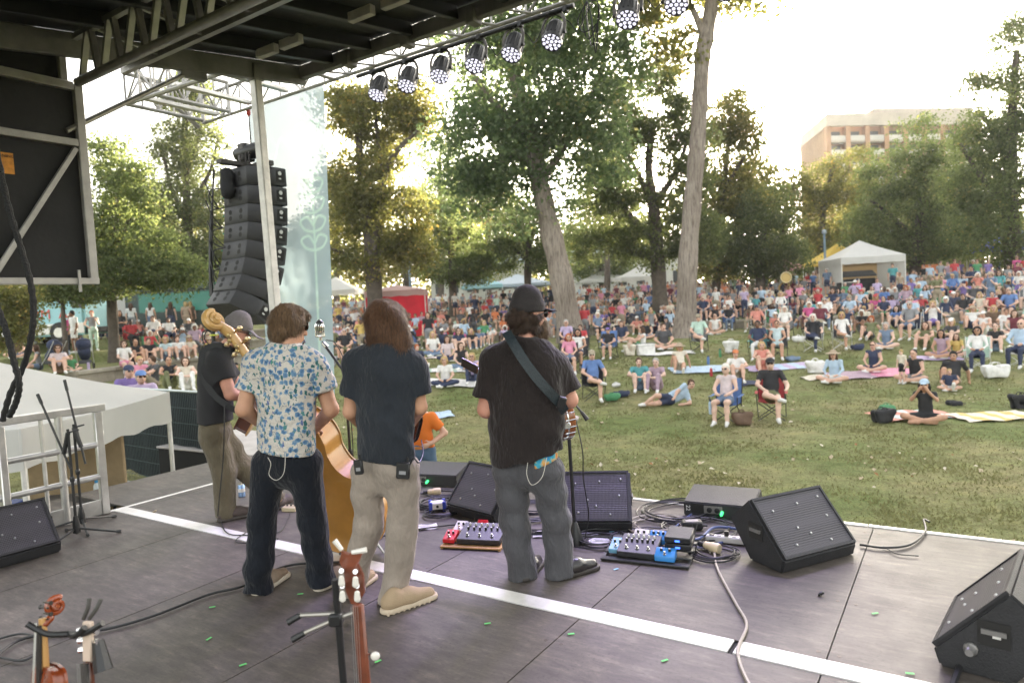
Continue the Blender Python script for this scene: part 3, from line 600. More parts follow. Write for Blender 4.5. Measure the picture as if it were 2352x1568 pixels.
for i, (x, y, rx, ry, Y, kd, lab) in enumerate([
    (690, 600, 60, 90, 58, 'green', 'distant tree seen past the blue banner'), (330, 500, 70, 90, 62, 'dark', 'distant dark tree between the side panel and the tall thin tree'),
    (1120, 470, 70, 60, 75, 'gold', 'distant golden tree behind the maple trunk'), (1380, 580, 70, 70, 70, 'green', 'distant tree seen between the maple and the spreading tree'),
    (1960, 560, 70, 50, 75, 'green', 'distant tree behind the yellow canopy'), (770, 480, 60, 80, 66, 'gold', 'distant tree beside the blue banner edge'), (560, 560, 60, 90, 64, 'green', 'distant tree behind the hanging speaker stack'),
    (1010, 400, 72, 110, 80, 'green', 'distant hazy tree left of the maple crown'), (1392, 440, 70, 110, 62, 'green', 'distant tree in the gap between the maple and the spreading tree crown'), (1725, 430, 55, 80, 64, 'gold', 'distant tree in the gap above the round dark tree'), (2230, 470, 80, 90, 72, 'green', 'distant tree between the broad tree and the tall dense tree'),
    (1090, 570, 75, 65, 84, 'green', 'distant tree above the pale teal canopy'), (1300, 560, 70, 65, 82, 'green', 'distant tree just behind the maple trunk base'), (1450, 560, 70, 60, 86, 'gold', 'distant tree below the spreading tree branches'), (1590, 590, 60, 60, 84, 'green', 'distant tree behind the tall bare trunk'), (930, 590, 60, 60, 86, 'gold', 'distant tree above the red booth roof'), (1850, 580, 60, 60, 88, 'green', 'distant tree beside the round dark tree'), (230, 600, 60, 60, 60, 'dark', 'distant tree behind the pale blue truck'), (420, 650, 70, 40, 60, 'green', 'distant low tree behind the green truck'), (2040, 600, 60, 45, 80, 'gold', 'distant tree just right of the white tent peak')]):
    tree('distant_tree', lab, Y, [[(x, 690, 16), (x+3, 640, 14), (x, y, 8), (x+5, y-ry*.7, 4)], [(x+2, y+30, 7), (x-rx*.6, y-20, 3)]],
         [(x, y, rx, ry), (x-rx*.6, y+ry*.4, rx*.6, ry*.5), (x+rx*.6, y+ry*.35, rx*.6, ry*.5), (x+rx*.2, y-ry*.6, rx*.5, ry*.5)], 90, 6500, .27, kd, 'dark', 60+i, .75, group='distant trees behind the festival')
# ================================================================== FAR BUILDING, TENTS, BOOTHS, TRUCKS
def far_wood():
    rg = np.random.default_rng(77); n = 75000; px = rg.uniform(-150, 2500, n); Y = rg.uniform(92, 120, n); top = 505+45*np.sin(px*.011)+30*np.sin(px*.031+1)+16*np.sin(px*.083)+np.where(px > 1750, -25, 0); bot = 712-.056*(px-1176); py = top+(bot-top)*rg.random(n)**.9+rg.normal(0, 9, n)
    P = np.stack([at(a, b_, c) for a, b_, c in zip(px, py, Y)]); d = rg.normal(size=(n, 3)); d /= np.linalg.norm(d, axis=1, keepdims=True); e = np.cross(d, rg.normal(size=(n, 3))); e /= np.linalg.norm(e, axis=1, keepdims=True); s = rg.uniform(.35, .8, (n, 1))
    V = np.stack([P-d*s*.5, P+e*s*.4, P+d*s*.5, P-e*s*.4], 1).reshape(-1, 3); me = np_mesh('far_wood', V, np.arange(4*n).reshape(-1, 4), [LEAF['gold']], smooth=False); a_ = me.attributes.new('rnd', 'FLOAT', 'FACE'); a_.data.foreach_set('value', np.clip(rg.beta(2, 2.4, n)+.15*np.sin(px*.02), 0, 1).astype(np.float32))
    tag(link('far_wood', me), 'far off wood closing the view behind the festival', 'wood', kind='stuff')
far_wood()
BRICK = mat('brick_far', (.40, .225, .125), .9, var=(.4, .15)); BRICKL = mat('brick_sunlit', (.50, .31, .17), .9, var=(.3, .12)); CONC = mat('concrete_far', (.48, .42, .36), .9, var=(.3, .15)); DARKWIN = mat('window_dark', (.06, .065, .07), .3)
RAILW = mat('balcony_rail', (.55, .52, .48), .7)
def apartment():
    Y = 150.; a = at(1902, 262, Y); L = at(1840, 272, Y+20); R_ = at(2250, 262, Y+6)
    t = thing('apartment_building', (0, 0, 0), 0, 'tall brick apartment block with rows of balconies above the trees', 'building')
    zt = a[2]; zb = 0.; d = (R_-a); d[2] = 0; W = np.linalg.norm(d); d /= W; sd = (L-a); sd[2] = 0; nrm = sd/np.linalg.norm(sd)
    def Bx(name, o, w, h, dep, mt, p=t):    # o: lower near corner, w along the front, dep backwards
        V = [o+d*i*w+nrm*j*dep+np.array([0, 0, k*h]) for i in (0, 1) for j in (0, 1) for k in (0, 1)]; return MB().add(V, BOXF).build(name, mt, p, smooth=0)
    base = np.array([a[0], a[1], zb]); dep = 22.
    Bx('rear_wall', base+nrm*2.2, W, zt-1.2, dep-2.2, BRICK)
    V = [base, base+sd, base+sd+[0, 0, zt-1.2], base+[0, 0, zt-1.2]]; MB().add(V, [(0, 1, 2, 3)]).build('end_wall', BRICKL, t, smooth=0)  # sunlight on the end wall is put into its paler brick colour
    Bx('roof_parapet', base-d*.3-nrm*.3+[0, 0, zt-2.6], W+.6, 2.6, 1.2, CONC)
    V = [base+[0, 0, zt-2.6], base+sd+[0, 0, zt-2.6], base+sd+[0, 0, zt], base+[0, 0, zt]]; V = [q-nrm*.0-d*.35 for q in V]; MB().add(V, [(0, 1, 2, 3)]).build('end_parapet', CONC, t, smooth=0)
    Bx('penthouse', base+d*13+nrm*5+[0, 0, zt-.1], 26, 2.6, 8, CONC)
    nb = 8; bw = W/nb
    for i in range(nb+1): Bx('column', base+d*(bw*i-.55), 1.1, zt-2.6, 2.0, BRICK)
    fh = 3.05
    for k in range(1, 9):
        z = zt-2.6-fh*k
        Bx('floor_slab', base+nrm*.25+[0, 0, z-.35], W, .35, 2, CONC)
        for i in range(nb):
            rl = Bx('balcony_rail', base+d*(bw*i+.6)+nrm*.2+[0, 0, z], bw-1.2, 1.05, .12, RAILW); 
            Bx('window', base+d*(bw*i+1.2)+nrm*2.12+[0, 0, z+.1], bw-2.4, 2.2, .06, DARKWIN)
apartment()
def canopy_tent(name, c, sx, sy, he, hp, mt, label, rz=0., val=.3, legs=True, walls=(), wm=None, scallop=0, group='festival tents'):
    "peaked tent: roof of four panels, valance, legs, optional walls (-x, +x, -y, +y)"
    t = thing(name, c, rz, label, 'tent', group); hx, hy = sx/2, sy/2
    K = [(-hx, -hy), (hx, -hy), (hx, hy), (-hx, hy)]; n = 8
    for i in range(4):
        (x0, y0), (x1, y1) = K[i], K[(i+1) % 4]; V, Fc = [], []
        for r in range(6):
            q = r/5; sag = -.05*math.sin(q*PI)*(hp-he)
            for j in range(n+1):
                f = j/n; x = (x0+(x1-x0)*f)*(1-q); y = (y0+(y1-y0)*f)*(1-q); V.append((x, y, he+(hp-he)*q+sag-.03*math.sin(f*PI)*(1-q)))
        for r in range(5): Fc += [(r*(n+1)+j, r*(n+1)+j+1, (r+1)*(n+1)+j+1, (r+1)*(n+1)+j) for j in range(n)]
        me = MB().add(V, Fc); p = me.build('roof_panel', mt, t, smooth=50)
        V, Fc = [], []; nv = 24; 
        for j in range(nv+1):
            f = j/nv; x = x0+(x1-x0)*f; y = y0+(y1-y0)*f; w_ = .012*math.sin(f*40); o = np.array([y1-y0, x0-x1])/math.hypot(x1-x0, y1-y0)
            sc = .06*abs(math.sin(f*PI*scallop))**.3 if scallop else .02*math.sin(f*25)
            V += [(x*1.003, y*1.003, he-.03*math.sin(f*PI)+.004), (x+o[0]*w_, y+o[1]*w_, he-val+(.06-sc if scallop else sc))]
        MB().add(V, [(2*j, 2*j+2, 2*j+3, 2*j+1) for j in range(nv)]).build('valance', mt, t, smooth=60)
    if legs:
        for x, y in K: MB().tube([(x*.985, y*.985, 0), (x*.985, y*.985, he)], .03, 6).build('leg', ALUW, t)
    for w in walls:
        a, b = {'-x': (K[3], K[0]), '+x': (K[1], K[2]), '-y': (K[0], K[1]), '+y': (K[2], K[3])}[w]
        V = []; nv = 20
        for j in range(nv+1):
            f = j/nv; o = .04*math.sin(f*30); x = (a[0]+(b[0]-a[0])*f)*.97; y = (a[1]+(b[1]-a[1])*f)*.97; V += [(x+o*.3, y+o*.3, .03), (x, y, he-.02)]
        MB().add(V, [(2*j, 2*j+2, 2*j+3, 2*j+1) for j in range(nv)]).build('side_wall', mt if wm is TANW and w != '+y' else wm or mt, t, smooth=60)
    return t
WCAN = mat('canvas_white', (.70, .69, .67), .8, bump=(4, .25), var=(1.5, .06), trans=.35); TANW = mat('canvas_tan', (.44, .32, .18), .9, bump=(3, .3), trans=.5)
YCAN = mat('canvas_yellow', (.75, .53, .10), .8, bump=(4, .2), trans=.3); RCAN = mat('canvas_red', (.62, .015, .035), .75, bump=(3, .3), var=(1.2, .15)); BCAN = mat('canvas_blue', (.10, .12, .55), .8, bump=(4, .2), trans=.2); GCAN = mat('canvas_grey', (.35, .40, .45), .8, bump=(4, .2))
def ground_at(x, y, Y): p = at(x, y, Y); p[2] = float(terr(p[0], p[1])); return p
def tents():
    p = ground_at(1978, 690, 41.5); canopy_tent('mixing_tent', p, 3.6, 3.6, 2.25, 3.3, WCAN, 'white peaked tent with tan inside standing among the crowd', -.08, .42, True, ('-x', '+x', '+y'), TANW, 5)
    # what stands in it: mixing desk and cases
    q = p+np.array([-.2, .2, 0]); d = thing('mixing_desk', q, -.08, 'black sound mixing desk on a table inside the white tent', 'mixing desk')
    MB().box((0, 0, .5), (2.0, .8, 1.0)).build('table', mat('cloth_black', (.02, .02, .022), .9, bump=(5, .3)), d, bevel=.02)
    MB().add([(-1.1, -.45, 1.12), (1.1, -.45, 1.12), (1.1, .3, 1.12), (-1.1, .3, 1.12), (-1.1, -.4, 1.2), (1.1, -.4, 1.2), (1.1, .25, 1.5), (-1.1, .25, 1.5)], [(0, 1, 2, 3), (4, 5, 6, 7), (0, 1, 5, 4), (1, 2, 6, 5), (2, 3, 7, 6), (3, 0, 4, 7)]).build('console', mat('console_grey', (.05, .052, .058), .5, var=(14, .6)), d, bevel=.015)
    c = thing('equipment_case', p+np.array([-1.55, -1.5, 0]), .1, 'black flight case with silver edges beside the tent opening', 'case')
    MB().box((0, 0, .4), (1.0, .6, .8)).build('body', mat('case_black', (.03, .03, .033), .6), c, bevel=.02)
    for x in (-.5, .5):
        for y in (-.3, .3): MB().bar((x, y, 0), (x, y, .81), .035).build('edge', ALU, c)
    for y in (-.3, .3): MB().bar((-.5, y, .80), (.5, y, .80), .035).build('edge', ALU, c)
    canopy_tent('yellow_tent', ground_at(1925, 650, 56), 4, 4, 2.5, 3.9, YCAN, 'pale yellow canopy tent behind the white tent')
    canopy_tent('blue_tent', ground_at(2330, 640, 50), 4.2, 4.2, 2.6, 3.9, BCAN, 'blue violet canopy tent at the edge above the packed hillside')
    canopy_tent('red_booth', ground_at(915, 716, 40), 3.4, 2.8, 2.2, 2.55, mat('canvas_pale_red', (.60, .40, .38), .8, trans=.2), 'red walled vendor booth with pale roof beside the forked tree', .06, .35, True, ('-y', '-x', '+x', '+y'), RCAN)
    q = ground_at(975, 722, 37.5); tb = thing('red_table', q, .06, 'table draped in glossy red cloth beside the red booth', 'table')
    MB().add([(-1.1, -.5, 0), (1.3, -.5, 0), (1.3, .5, 0), (-1.1, .5, 0), (-.9, -.4, .85), (.75, -.4, .8), (.75, .4, .8), (-.9, .4, .85)], BOXQ).build('cloth', RCAN, tb, bevel=.03)
    for i, (x, y, Y, s, mt, lab) in enumerate([(775, 705, 50, 3.4, WCAN, 'white canopy tent left of the forked tree'), (1190, 676, 66, 6, GCAN, 'low dark grey canopy behind the far green tree'), (1385, 664, 70, 5, WCAN, 'white canopy seen between the maple trunk and the spreading tree'), (1470, 666, 62, 4, WCAN, 'white canopy under the branch of the spreading tree'),
                                               (440, 720, 44, 4, WCAN, 'white awning tent left of the hanging speakers'), (1800, 664, 64, 3, mat('canvas_pink', (.7, .35, .35), .8), 'pink canopy behind the round dark tree'), (1110, 680, 60, 3.5, mat('canvas_teal', (.3, .5, .55), .8), 'pale teal umbrella shaped canopy behind the crowd')]):
        canopy_tent('market_tent', ground_at(x, y, Y), s, s, 2.3, 3.3, mt, lab)
BOXQ = [(0, 3, 2, 1), (4, 5, 6, 7), (0, 1, 5, 4), (1, 2, 6, 5), (2, 3, 7, 6), (3, 0, 4, 7)]
tents()
def trucks():
    TB = mat('truck_blue', (.30, .55, .60), .45, var=(1, .06), coat=.2); p = ground_at(95, 790, 31)
    t = thing('food_truck', p, -.02, 'pale blue food truck with red lettering behind the small tree', 'truck')
    MB().box((-.3, 0, 1.25), (6.2, 2.2, 1.9)).build('body', TB, t, bevel=.12, seg=2)
    MB().box((-.3, -1.11, .62), (6.1, .02, .45)).build('lower_band', mat('truck_white', (.75, .74, .70), .5), t)
    MB().box((2.5, -.08, 1.75), (.5, 2.1, .6)).build('windscreen', DARKWIN, t, bevel=.05)
    MB().box((2.9, 0, .5), (.3, 2.1, .25)).build('bumper', mat('rubber_black', (.02, .02, .02), .7), t, bevel=.03)
    for x in (-2.3, 1.7):
        w = MB().lathe([(.42, 0), (.46, .04), (.46, .22), (.42, .26)], (x, -1.2, .45), (0, 1, 0), 20).build('wheel', MATS['rubber_black'], t); MB().lathe([(.22, 0), (.22, .05)], (x, -1.25, .45), (0, 1, 0), 14).build('hub', ALU, w)
    text('lettering', 'FARM  A', .60, mat('letter_red', (.62, .10, .08), .5), t, (.95, -1.125, 1.25), (PI/2, 0, 0), .005)
    p = ground_at(405, 745, 38); t = thing('food_stall_truck', p, .05, 'green lit food truck with open serving hatch behind the standing people', 'truck')
    G = mat('truck_green', (.035, .055, .05), .5); MB().box((0, 0, 1.5), (7, 2.2, 2.4)).build('body', G, t, bevel=.08)
    MB().box((.6, -1.12, 1.75), (4, .03, 1.0)).build('serving_hatch', mat('hatch_dark', (.02, .03, .03), .5, emit=((.1, .5, .35), .04)), t)
    MB().add([(-1.6, -1.1, 2.4), (2.8, -1.1, 2.4), (2.8, -2.4, 2.75), (-1.6, -2.4, 2.75)], [(0, 1, 2, 3)]).build('awning', GCAN, t)
    MB().box((-2.6, -1.13, 1.3), (1.0, .03, 2)).build('door', mat('door_grey', (.4, .38, .36), .5), t, bevel=.01)
    for x in (-2.4, 2.4): MB().lathe([(.42, 0), (.46, .04), (.46, .22), (.42, .26)], (x, -1.2, .45), (0, 1, 0), 20).build('wheel', MATS['rubber_black'], t)
    for k in range(7): MB().lathe([(.05, 0), (.07, .03), (.05, .08)], (-2+.6*k, -1.2, 2.55), n=8).build('string_light', mat('bulb_cyan', (.2, .7, .7), .3, emit=((.2, .9, 1.0), 1.5)), t)
    # grey retaining wall and far white marquee in the gaps under the trees
    w = thing('far_plaza_wall', (0, 64, 1.4), 0, 'long low grey wall behind the furthest spectators', 'wall')
    for i in range(28): MB().box((-46+3.4*i, 0, .55), (3.37, .5, 1.3)).build('wall_block', STONE, w, bevel=.03)
    for x, y, Y, sx, h, lab in ((1420, 650, 78, 14, 4.5, 'long white marquee glimpsed between the trunks'), (1100, 640, 90, 12, 5, 'white building glimpsed under the far green trees'), (1990, 640, 84, 10, 5, 'pale building glimpsed behind the white tent')):
        p = ground_at(x, y, Y); b = thing('far_hall', p, 0, lab, 'building'); MB().box((0, 0, h/2), (sx, 6, h)).build('wall', mat('far_white', (.72, .72, .70), .8, var=(.5, .08)), b); MB().add([(-sx/2-.3, -3.3, h), (sx/2+.3, -3.3, h), (sx/2+.3, 0, h+1.4), (-sx/2-.3, 0, h+1.4)], [(0, 1, 2, 3)]).build('roof', GCAN, b, smooth=0)
        for k in range(int(sx/2)): MB().box((-sx/2+1+2*k, -3.02, h*.5), (.9, .06, 1.3)).build('window', DARKWIN, b)
    for x, y, Y, hh, lab in ((1897, 655, 50, 4.4, 'slim blue grey lamp post beside the white tent'), (945, 690, 52, 9, 'pale utility pole rising behind the forked tree')):
        p = ground_at(x, y, Y); l = thing('lamp_post', p, 0, lab, 'lamp post'); MB().tube([(0, 0, 0), (0, 0, hh)], [.11, .08], 8).build('post', mat('post_blue', (.20, .27, .33), .5, .3), l); MB().lathe([(.10, hh), (.16, hh+.05), (.16, hh+.25), (.04, hh+.32)], n=10).build('lamp_head', GCAN, l); MB().lathe([(.17, 0), (.17, .25), (.11, .3)], n=10).build('base', MATS['post_blue'], l)
trucks()
sp = np.array(CC)+np.array([math.sin(SUN_AZ)*math.cos(SUN_EL), math.cos(SUN_AZ)*math.cos(SUN_EL), math.sin(SUN_EL)])*2200
bm_ = Body(); V, Q, _ = Body().ell((0, 0, 0), (9.6, 9.6, 9.6)).net(1.6)
tag(link('sun_disc', np_mesh('sun_disc', V, Q, [mat('sun_glow', (1, .8, .5), emit=((1, .78, .42), 60.))]), None, sp), kind='structure')
# ================================================================== THE BAND
SKIN = {'fair': mat('skin_fair', (.56, .33, .24), .55, bump=(60, .1), var=(9, .10)), 'tan': mat('skin_tan', (.50, .27, .17), .55, bump=(60, .1), var=(9, .10)), 'ruddy': mat('skin_ruddy', (.55, .27, .19), .55, bump=(60, .1), var=(9, .12))}
def m_hair(c0, c1):
    def f(t, b):
        o = NN(t, 'ShaderNodeTexCoord').outputs['Object']; mp = NN(t, 'ShaderNodeMapping'); mp.inputs['Scale'].default_value = (60, 60, 7); t.links.new(o, mp.inputs[0])
        h = noise(t, mp.outputs[0], 1.6, 5, .7); t.links.new(ramp(t, h, [(.32, c0), (.68, c1)]), b.inputs['Base Color']); b.inputs['Roughness'].default_value = .5; bumpn(t, b, h, .9, .02)
    return f
def m_cloth(col, scale=9., amt=.7):
    def f(t, b):
        o = NN(t, 'ShaderNodeTexCoord').outputs['Object']
        w_ = noise(t, o, scale, 3, .5); mp = NN(t, 'ShaderNodeMapping'); mp.inputs['Scale'].default_value = (1, 1, .45); t.links.new(o, mp.inputs[0])
        n0 = noise(t, mp.outputs[0], 11, 3, .55); ab = NN(t, 'ShaderNodeMath', operation='PINGPONG'); ab.inputs[1].default_value = .16; t.links.new(n0, ab.inputs[0]); f2 = ab.outputs[0]
        v = ramp(t, noise(t, o, 5, 4), [(.3, (.82, .82, .82)), (.7, (1.15, 1.15, 1.15))])
        t.links.new(mixc(t, 1., col, v, 'MULTIPLY'), b.inputs['Base Color']); b.inputs['Roughness'].default_value = .85; b.inputs['Sheen Weight'].default_value = .15; b.inputs['Specular IOR Level'].default_value = .2
        n1 = NN(t, 'ShaderNodeBump', Strength=amt, Distance=.06); t.links.new(f2, n1.inputs['Height']); n2 = NN(t, 'ShaderNodeBump', Strength=.15, Distance=.003); t.links.new(noise(t, o, 400, 1), n2.inputs['Height']); t.links.new(n1.outputs[0], n2.inputs['Normal']); t.links.new(n2.outputs[0], b.inputs['Normal'])
    return f
def m_floral(t, b):
    o = NN(t, 'ShaderNodeTexCoord').outputs['Object']
    mp = NN(t, 'ShaderNodeMapping'); mp.inputs['Scale'].default_value = (1, .8, 1); t.links.new(o, mp.inputs[0])
    wob = NN(t, 'ShaderNodeTexNoise', Scale=52., Detail=4.); t.links.new(o, wob.inputs['Vector'])
    add = NN(t, 'ShaderNodeVectorMath', operation='MULTIPLY_ADD'); add.inputs[1].default_value = (.034, .034, .034); t.links.new(wob.outputs['Color'], add.inputs[0]); t.links.new(mp.outputs[0], add.inputs[2])
    def vor(scale, rnd, vec, feat='F1'):
        v = NN(t, 'ShaderNodeTexVoronoi', feature=feat); v.inputs['Scale'].default_value = scale; v.inputs['Randomness'].default_value = rnd; t.links.new(vec, v.inputs['Vector']); return v
    fl = vor(24, .8, add.outputs[0]); fm = ramp(t, fl.outputs['Distance'], [(.36, (1, 1, 1)), (.44, (0, 0, 0))])
    inner = ramp(t, fl.outputs['Distance'], [(.05, (.03, .07, .16)), (.2, (.07, .16, .29)), (.40, (.16, .27, .38))])
    mp3 = NN(t, 'ShaderNodeMapping'); mp3.inputs['Scale'].default_value = (1.6, 1.6, .8); mp3.inputs['Rotation'].default_value = (.5, .7, .3); mp3.inputs['Location'].default_value = (3.1, 1.7, .4); t.links.new(add.outputs[0], mp3.inputs[0])
    lf = vor(24, .95, mp3.outputs[0]); lm = ramp(t, lf.outputs['Distance'], [(.30, (1, 1, 1)), (.36, (0, 0, 0))])
    lcol = ramp(t, lf.outputs['Color'], [(.4, (.03, .12, .13)), (.6, (.06, .24, .20)), (.8, (.10, .14, .30))])
    st = vor(13, 1., add.outputs[0], 'DISTANCE_TO_EDGE'); sm = ramp(t, st.outputs[0], [(.012, (1, 1, 1)), (.022, (0, 0, 0))])
    msk = ramp(t, noise(t, o, 14, 2), [(.5, (0, 0, 0)), (.56, (1, 1, 1))]); sm = mixc(t, 1., sm, msk, 'MULTIPLY')
    c = mixc(t, sm, (.53, .49, .44), (.07, .13, .18)); c = mixc(t, lm, c, lcol); c = mixc(t, fm, c, inner); t.links.new(c, b.inputs['Base Color']); b.inputs['Roughness'].default_value = .85
    bumpn(t, b, noise(t, o, 13, 4, .6), .7, .06)
def folds(amp, seed=0, fz=9., fx=16.):
    r = np.random.default_rng(seed); ph = r.uniform(0, 6, 12)
    def f(P):
        x, y, z = P[:, 0], P[:, 1], P[:, 2]
        wx = .05*np.sin(z*7+ph[0])+.03*np.sin(z*17+ph[1]+x*5)
        a = np.sin((x+y*.6+wx)*fx+ph[2]+2.2*np.sin(z*fz*.6+ph[3]))*(.5+.5*np.sin(z*3+x*4+ph[4]))
        b_ = np.sin(z*fz*3.1+ph[5]+(x-y)*9+1.5*np.sin(x*12+ph[6]))*(.5+.5*np.sin(z*5+ph[7]+y*6))
        c_ = np.sin((z*1.1+x*.9)*fx*2.3+ph[8]+2*np.sin(y*14+x*8+ph[9]))*np.clip(np.sin(z*6+ph[10]+x*3), 0, 1)
        return amp*(a+.9*b_+.7*c_)
    return f
def put(name, B, base, mats, parent, h=.012, disp=None, k=None):
    V, Q, I = B.net(h, disp); return link(name, np_mesh(name, V-base, Q, mats, I if len(mats) > 1 else None), parent)
def head_prims(B, c, fwd, s=1., id=0, nose=True):
    "skull, jaw, nose, ears, looking along fwd"
    f = np.asarray(fwd, float); f = f/np.linalg.norm(f); sd = np.cross(f, (0, 0, 1)); sd /= np.linalg.norm(sd); up = np.cross(sd, f); R = np.stack([sd, f, up], 1)
    B.ell(c+up*.02*s, np.array([.078, .096, .105])*s, id, .02, R); B.ell(c+f*.028*s-up*.06*s, np.array([.056, .066, .062])*s, id, .03, R)
    if nose: B.cap(c+f*.096*s+up*.012*s, c+f*.112*s-up*.025*s, .010*s, .014*s, id, .015); B.cap(c+f*.088*s-up*.062*s-sd*.02*s, c+f*.088*s-up*.062*s+sd*.02*s, .010*s, None, id, .015)
    for e in (-1, 1): B.ell(c+sd*e*.079*s-f*.008*s-up*.005*s, np.array([.013, .022, .034])*s, id, .008, R)
    return f, sd, up, R
def hand_prims(B, w, d, n, s=1., id=0, curl=.5):
    "palm and five separate fingers leaving wrist w along d, palm facing n"
    d = np.asarray(d, float)/np.linalg.norm(d); n = np.asarray(n, float); n = n-d*(n@d); n /= np.linalg.norm(n); sd = np.cross(d, n)
    B.cap(w, w+d*.075*s, .026*s, .038*s, id, .02, (n, .5))
    for i, (o, L) in enumerate(((-.030, .070), (-.010, .080), (.011, .074), (.030, .058))):
        a = w+d*.085*s+sd*o*s; b_ = a+(d*math.cos(curl)+n*math.sin(curl))*L*.55*s; c = b_+(d*math.cos(2*curl)+n*math.sin(2*curl))*L*.5*s
        B.cap(a, b_, .0095*s, .009*s, id, .006); B.cap(b_, c, .009*s, .0075*s, id, .004)
    a = w+d*.02*s-sd*.030*s; b_ = a+(d*.6-sd*.7+n*.3)*.045*s; B.cap(a, b_, .013*s, .011*s, id, .012); B.cap(b_, b_+(d*.9+n*.4)*.033*s, .011*s, .009*s, id, .005)
def shoe(parent, base, heel, toe, mt, sole, name='shoe', r=.047, h=.008, hl=None, tall=.015):
    heel = np.array(heel, float); toe = np.array(toe, float); B = Body(); d = (toe-heel); d[2] = 0; L = np.linalg.norm(d); d /= L; o_ = .075 if hl else .03; heel = heel+d*o_; toe = toe+d*o_*.6; L -= o_*.4; sd = np.array([-d[1], d[0], 0])
    up = np.array([0, 0, 1.]); z = np.array([0, 0, heel[2]])
    B.cap(heel+up*.055, heel+d*L*.45+up*.058, r*.95, r*1.0, 0, .03); B.cap(heel+d*L*.45+up*.05, toe-d*.03+up*.034, r*1.0, r*.74, 0, .03); B.cap(heel+up*.07+d*.02, heel+up*(.08+tall)+d*.03, r*.85, r*.78, 0, .03)
    B.cut(heel+up*.028, (0, 0, -1)); V, Q, I = B.net(h); s = link(name, np_mesh(name, V-base, Q, [mt]), parent)
    C = Body(); C.cap(heel+up*.012, toe-d*.025+up*.012, r*1.07, r*.98, 0, .02); C.cut(heel+up*.031, (0, 0, 1)); C.cut(heel+up*.001, (0, 0, -1))
    V, Q, I = C.net(h); link('sole', np_mesh('sole', V-base, Q, [sole]), s)
    if hl: MB().box(heel-base+d*.0+up*.014, (.075, .07, .026), math.atan2(d[1], d[0])).build('heel', sole, s, bevel=.006)
    return s
def performer(label, Y, J, az, haz, shirt, trousers, skin, R, seed=1, belly=0.):
    """J: joints as picture points with an offset in depth (x, y, dy); az, haz: where body and head face (degrees clockwise from straight away)"""
    q = {k: at(v[0], v[1], Y+v[2]) for k, v in J.items()}; base = (q['anL']+q['anR'])/2; base[2] = 0
    fw = np.array([math.sin(math.radians(az)), math.cos(math.radians(az)), 0]); hf = np.array([math.sin(math.radians(haz)), math.cos(math.radians(haz)), J.get('_', 0) if False else R.get('tilt', 0)])
    p = thing('person', base, 0, label, 'person', 'musicians on the stage')
    B = Body(); sk = SKIN[skin]
    f, sd, up, HR = head_prims(B, q['head'], hf)
    B.cap(q['neck']-np.array([0, 0, .03]), q['head']-np.array([0, 0, .05])-f*.015, .062, .056, 0, .03)
    B.cap(q['pel'], q['chest'], R['waist']*.84, R['chest']*.86, 0, .05, (fw, R.get('thin', .64))); B.cap(q['shL'], q['shR'], .062, .062, 0, .06)
    for s_ in 'LR':
        B.cap(q['sh'+s_], q['el'+s_], .052*R.get('arm', 1), .043*R.get('arm', 1), 0, .03); B.cap(q['el'+s_], q['wr'+s_], .044*R.get('arm', 1), .030*R.get('arm', 1), 0, .02)
        hand_prims(B, q['wr'+s_], q['wr'+s_]-q['el'+s_], R.get('palm', {}).get(s_, (0, 0, -1)))
        B.cap(q['hip'+s_], q['kn'+s_], .075, .055, 0, .04); B.cap(q['kn'+s_], q['an'+s_], .052, .036, 0, .02)
        B.cap(q['an'+s_], q['an'+s_]-[0, 0, .03], .034, .03, 0, .02)
    put('body', B, base, [sk], p, .0105)
    T = Body(); n = (fw, R.get('thin', .64)+.03)
    T.cap(q['hem'], q['chest'], R['hem'], R['chest'], 0, .05, n, ) if not R.get('tuck') else T.cap(q['pel'], q['chest'], R['waist'], R['chest'], 0, .05, n)
    if belly: T.cap((q['pel']+q['chest'])/2-np.array([0, 0, .06]), (q['pel']+q['chest'])/2+np.array([0, 0, .08]), R['waist']+belly, None, 0, .08, n)
    T.cap(q['shL']-[0, 0, .012], q['shR']-[0, 0, .012], .070, .070, 0, .11, (np.array([0, 0, 1.]), .95)); T.cap(q['shL']*.55+q['neck']*.45, q['neck'], .07, .07, 0, .08); T.cap(q['shR']*.55+q['neck']*.45, q['neck'], .07, .07, 0, .08); T.cap(q['chest']+[0, 0, .08], q['neck']-[0, 0, .015], .12, .078, 0, .06)
    for s_ in 'LR':
        e = q['sh'+s_]+(q['el'+s_]-q['sh'+s_])*R.get('sleeve', .72); T.cap(q['sh'+s_], e, .074, R.get('cuff', .078), 0, .06, None, True)
    T.cut(q['neck']+[0, 0, R.get('collar', .028)], (f*.25+np.array([0, 0, 1.]))); T.cut(q['hem']-[0, 0, 0.], R.get('hemn', (0, 0, -1)))
    put('shirt', T, base, [shirt], p, .0105, folds(R.get('fold', .0060), seed))
    if R.get('collar_roll', True):
        C = Body(); c0 = q['neck']+[0, 0, .012]
        for i in range(9):
            a = PI*(.62+1.76*i/8)-math.atan2(fw[0], fw[1])+PI/2; P0 = c0+.072*np.array([math.cos(a), math.sin(a), 0]); 
            if i: C.cap(Pp, P0+[0, 0, 0], .017, None, 0, .01)
            Pp = P0
        put('collar', C, base, [shirt], p, .009)
    L = Body(); L.cap(q['pel']-[0, 0, .02], q['pel']-[0, 0, .10], R['hips']*.94, R['hips']*1.0, 0, .05, (fw, .68))
    for s_ in 'LR':
        L.cap(q['hip'+s_], q['kn'+s_], R['thigh'], R['knee'], 0, .05); L.cap(q['kn'+s_], q['an'+s_]-[0, 0, R.get('drop', .055)], R['knee'], R['cuffleg'], 0, .03, None, True)
    put('trousers', L, base, [trousers], p, .0115, folds(R.get('legfold', .0078), seed+9, 12, 10))
    return p, q, base, fw, (f, sd, up, HR)
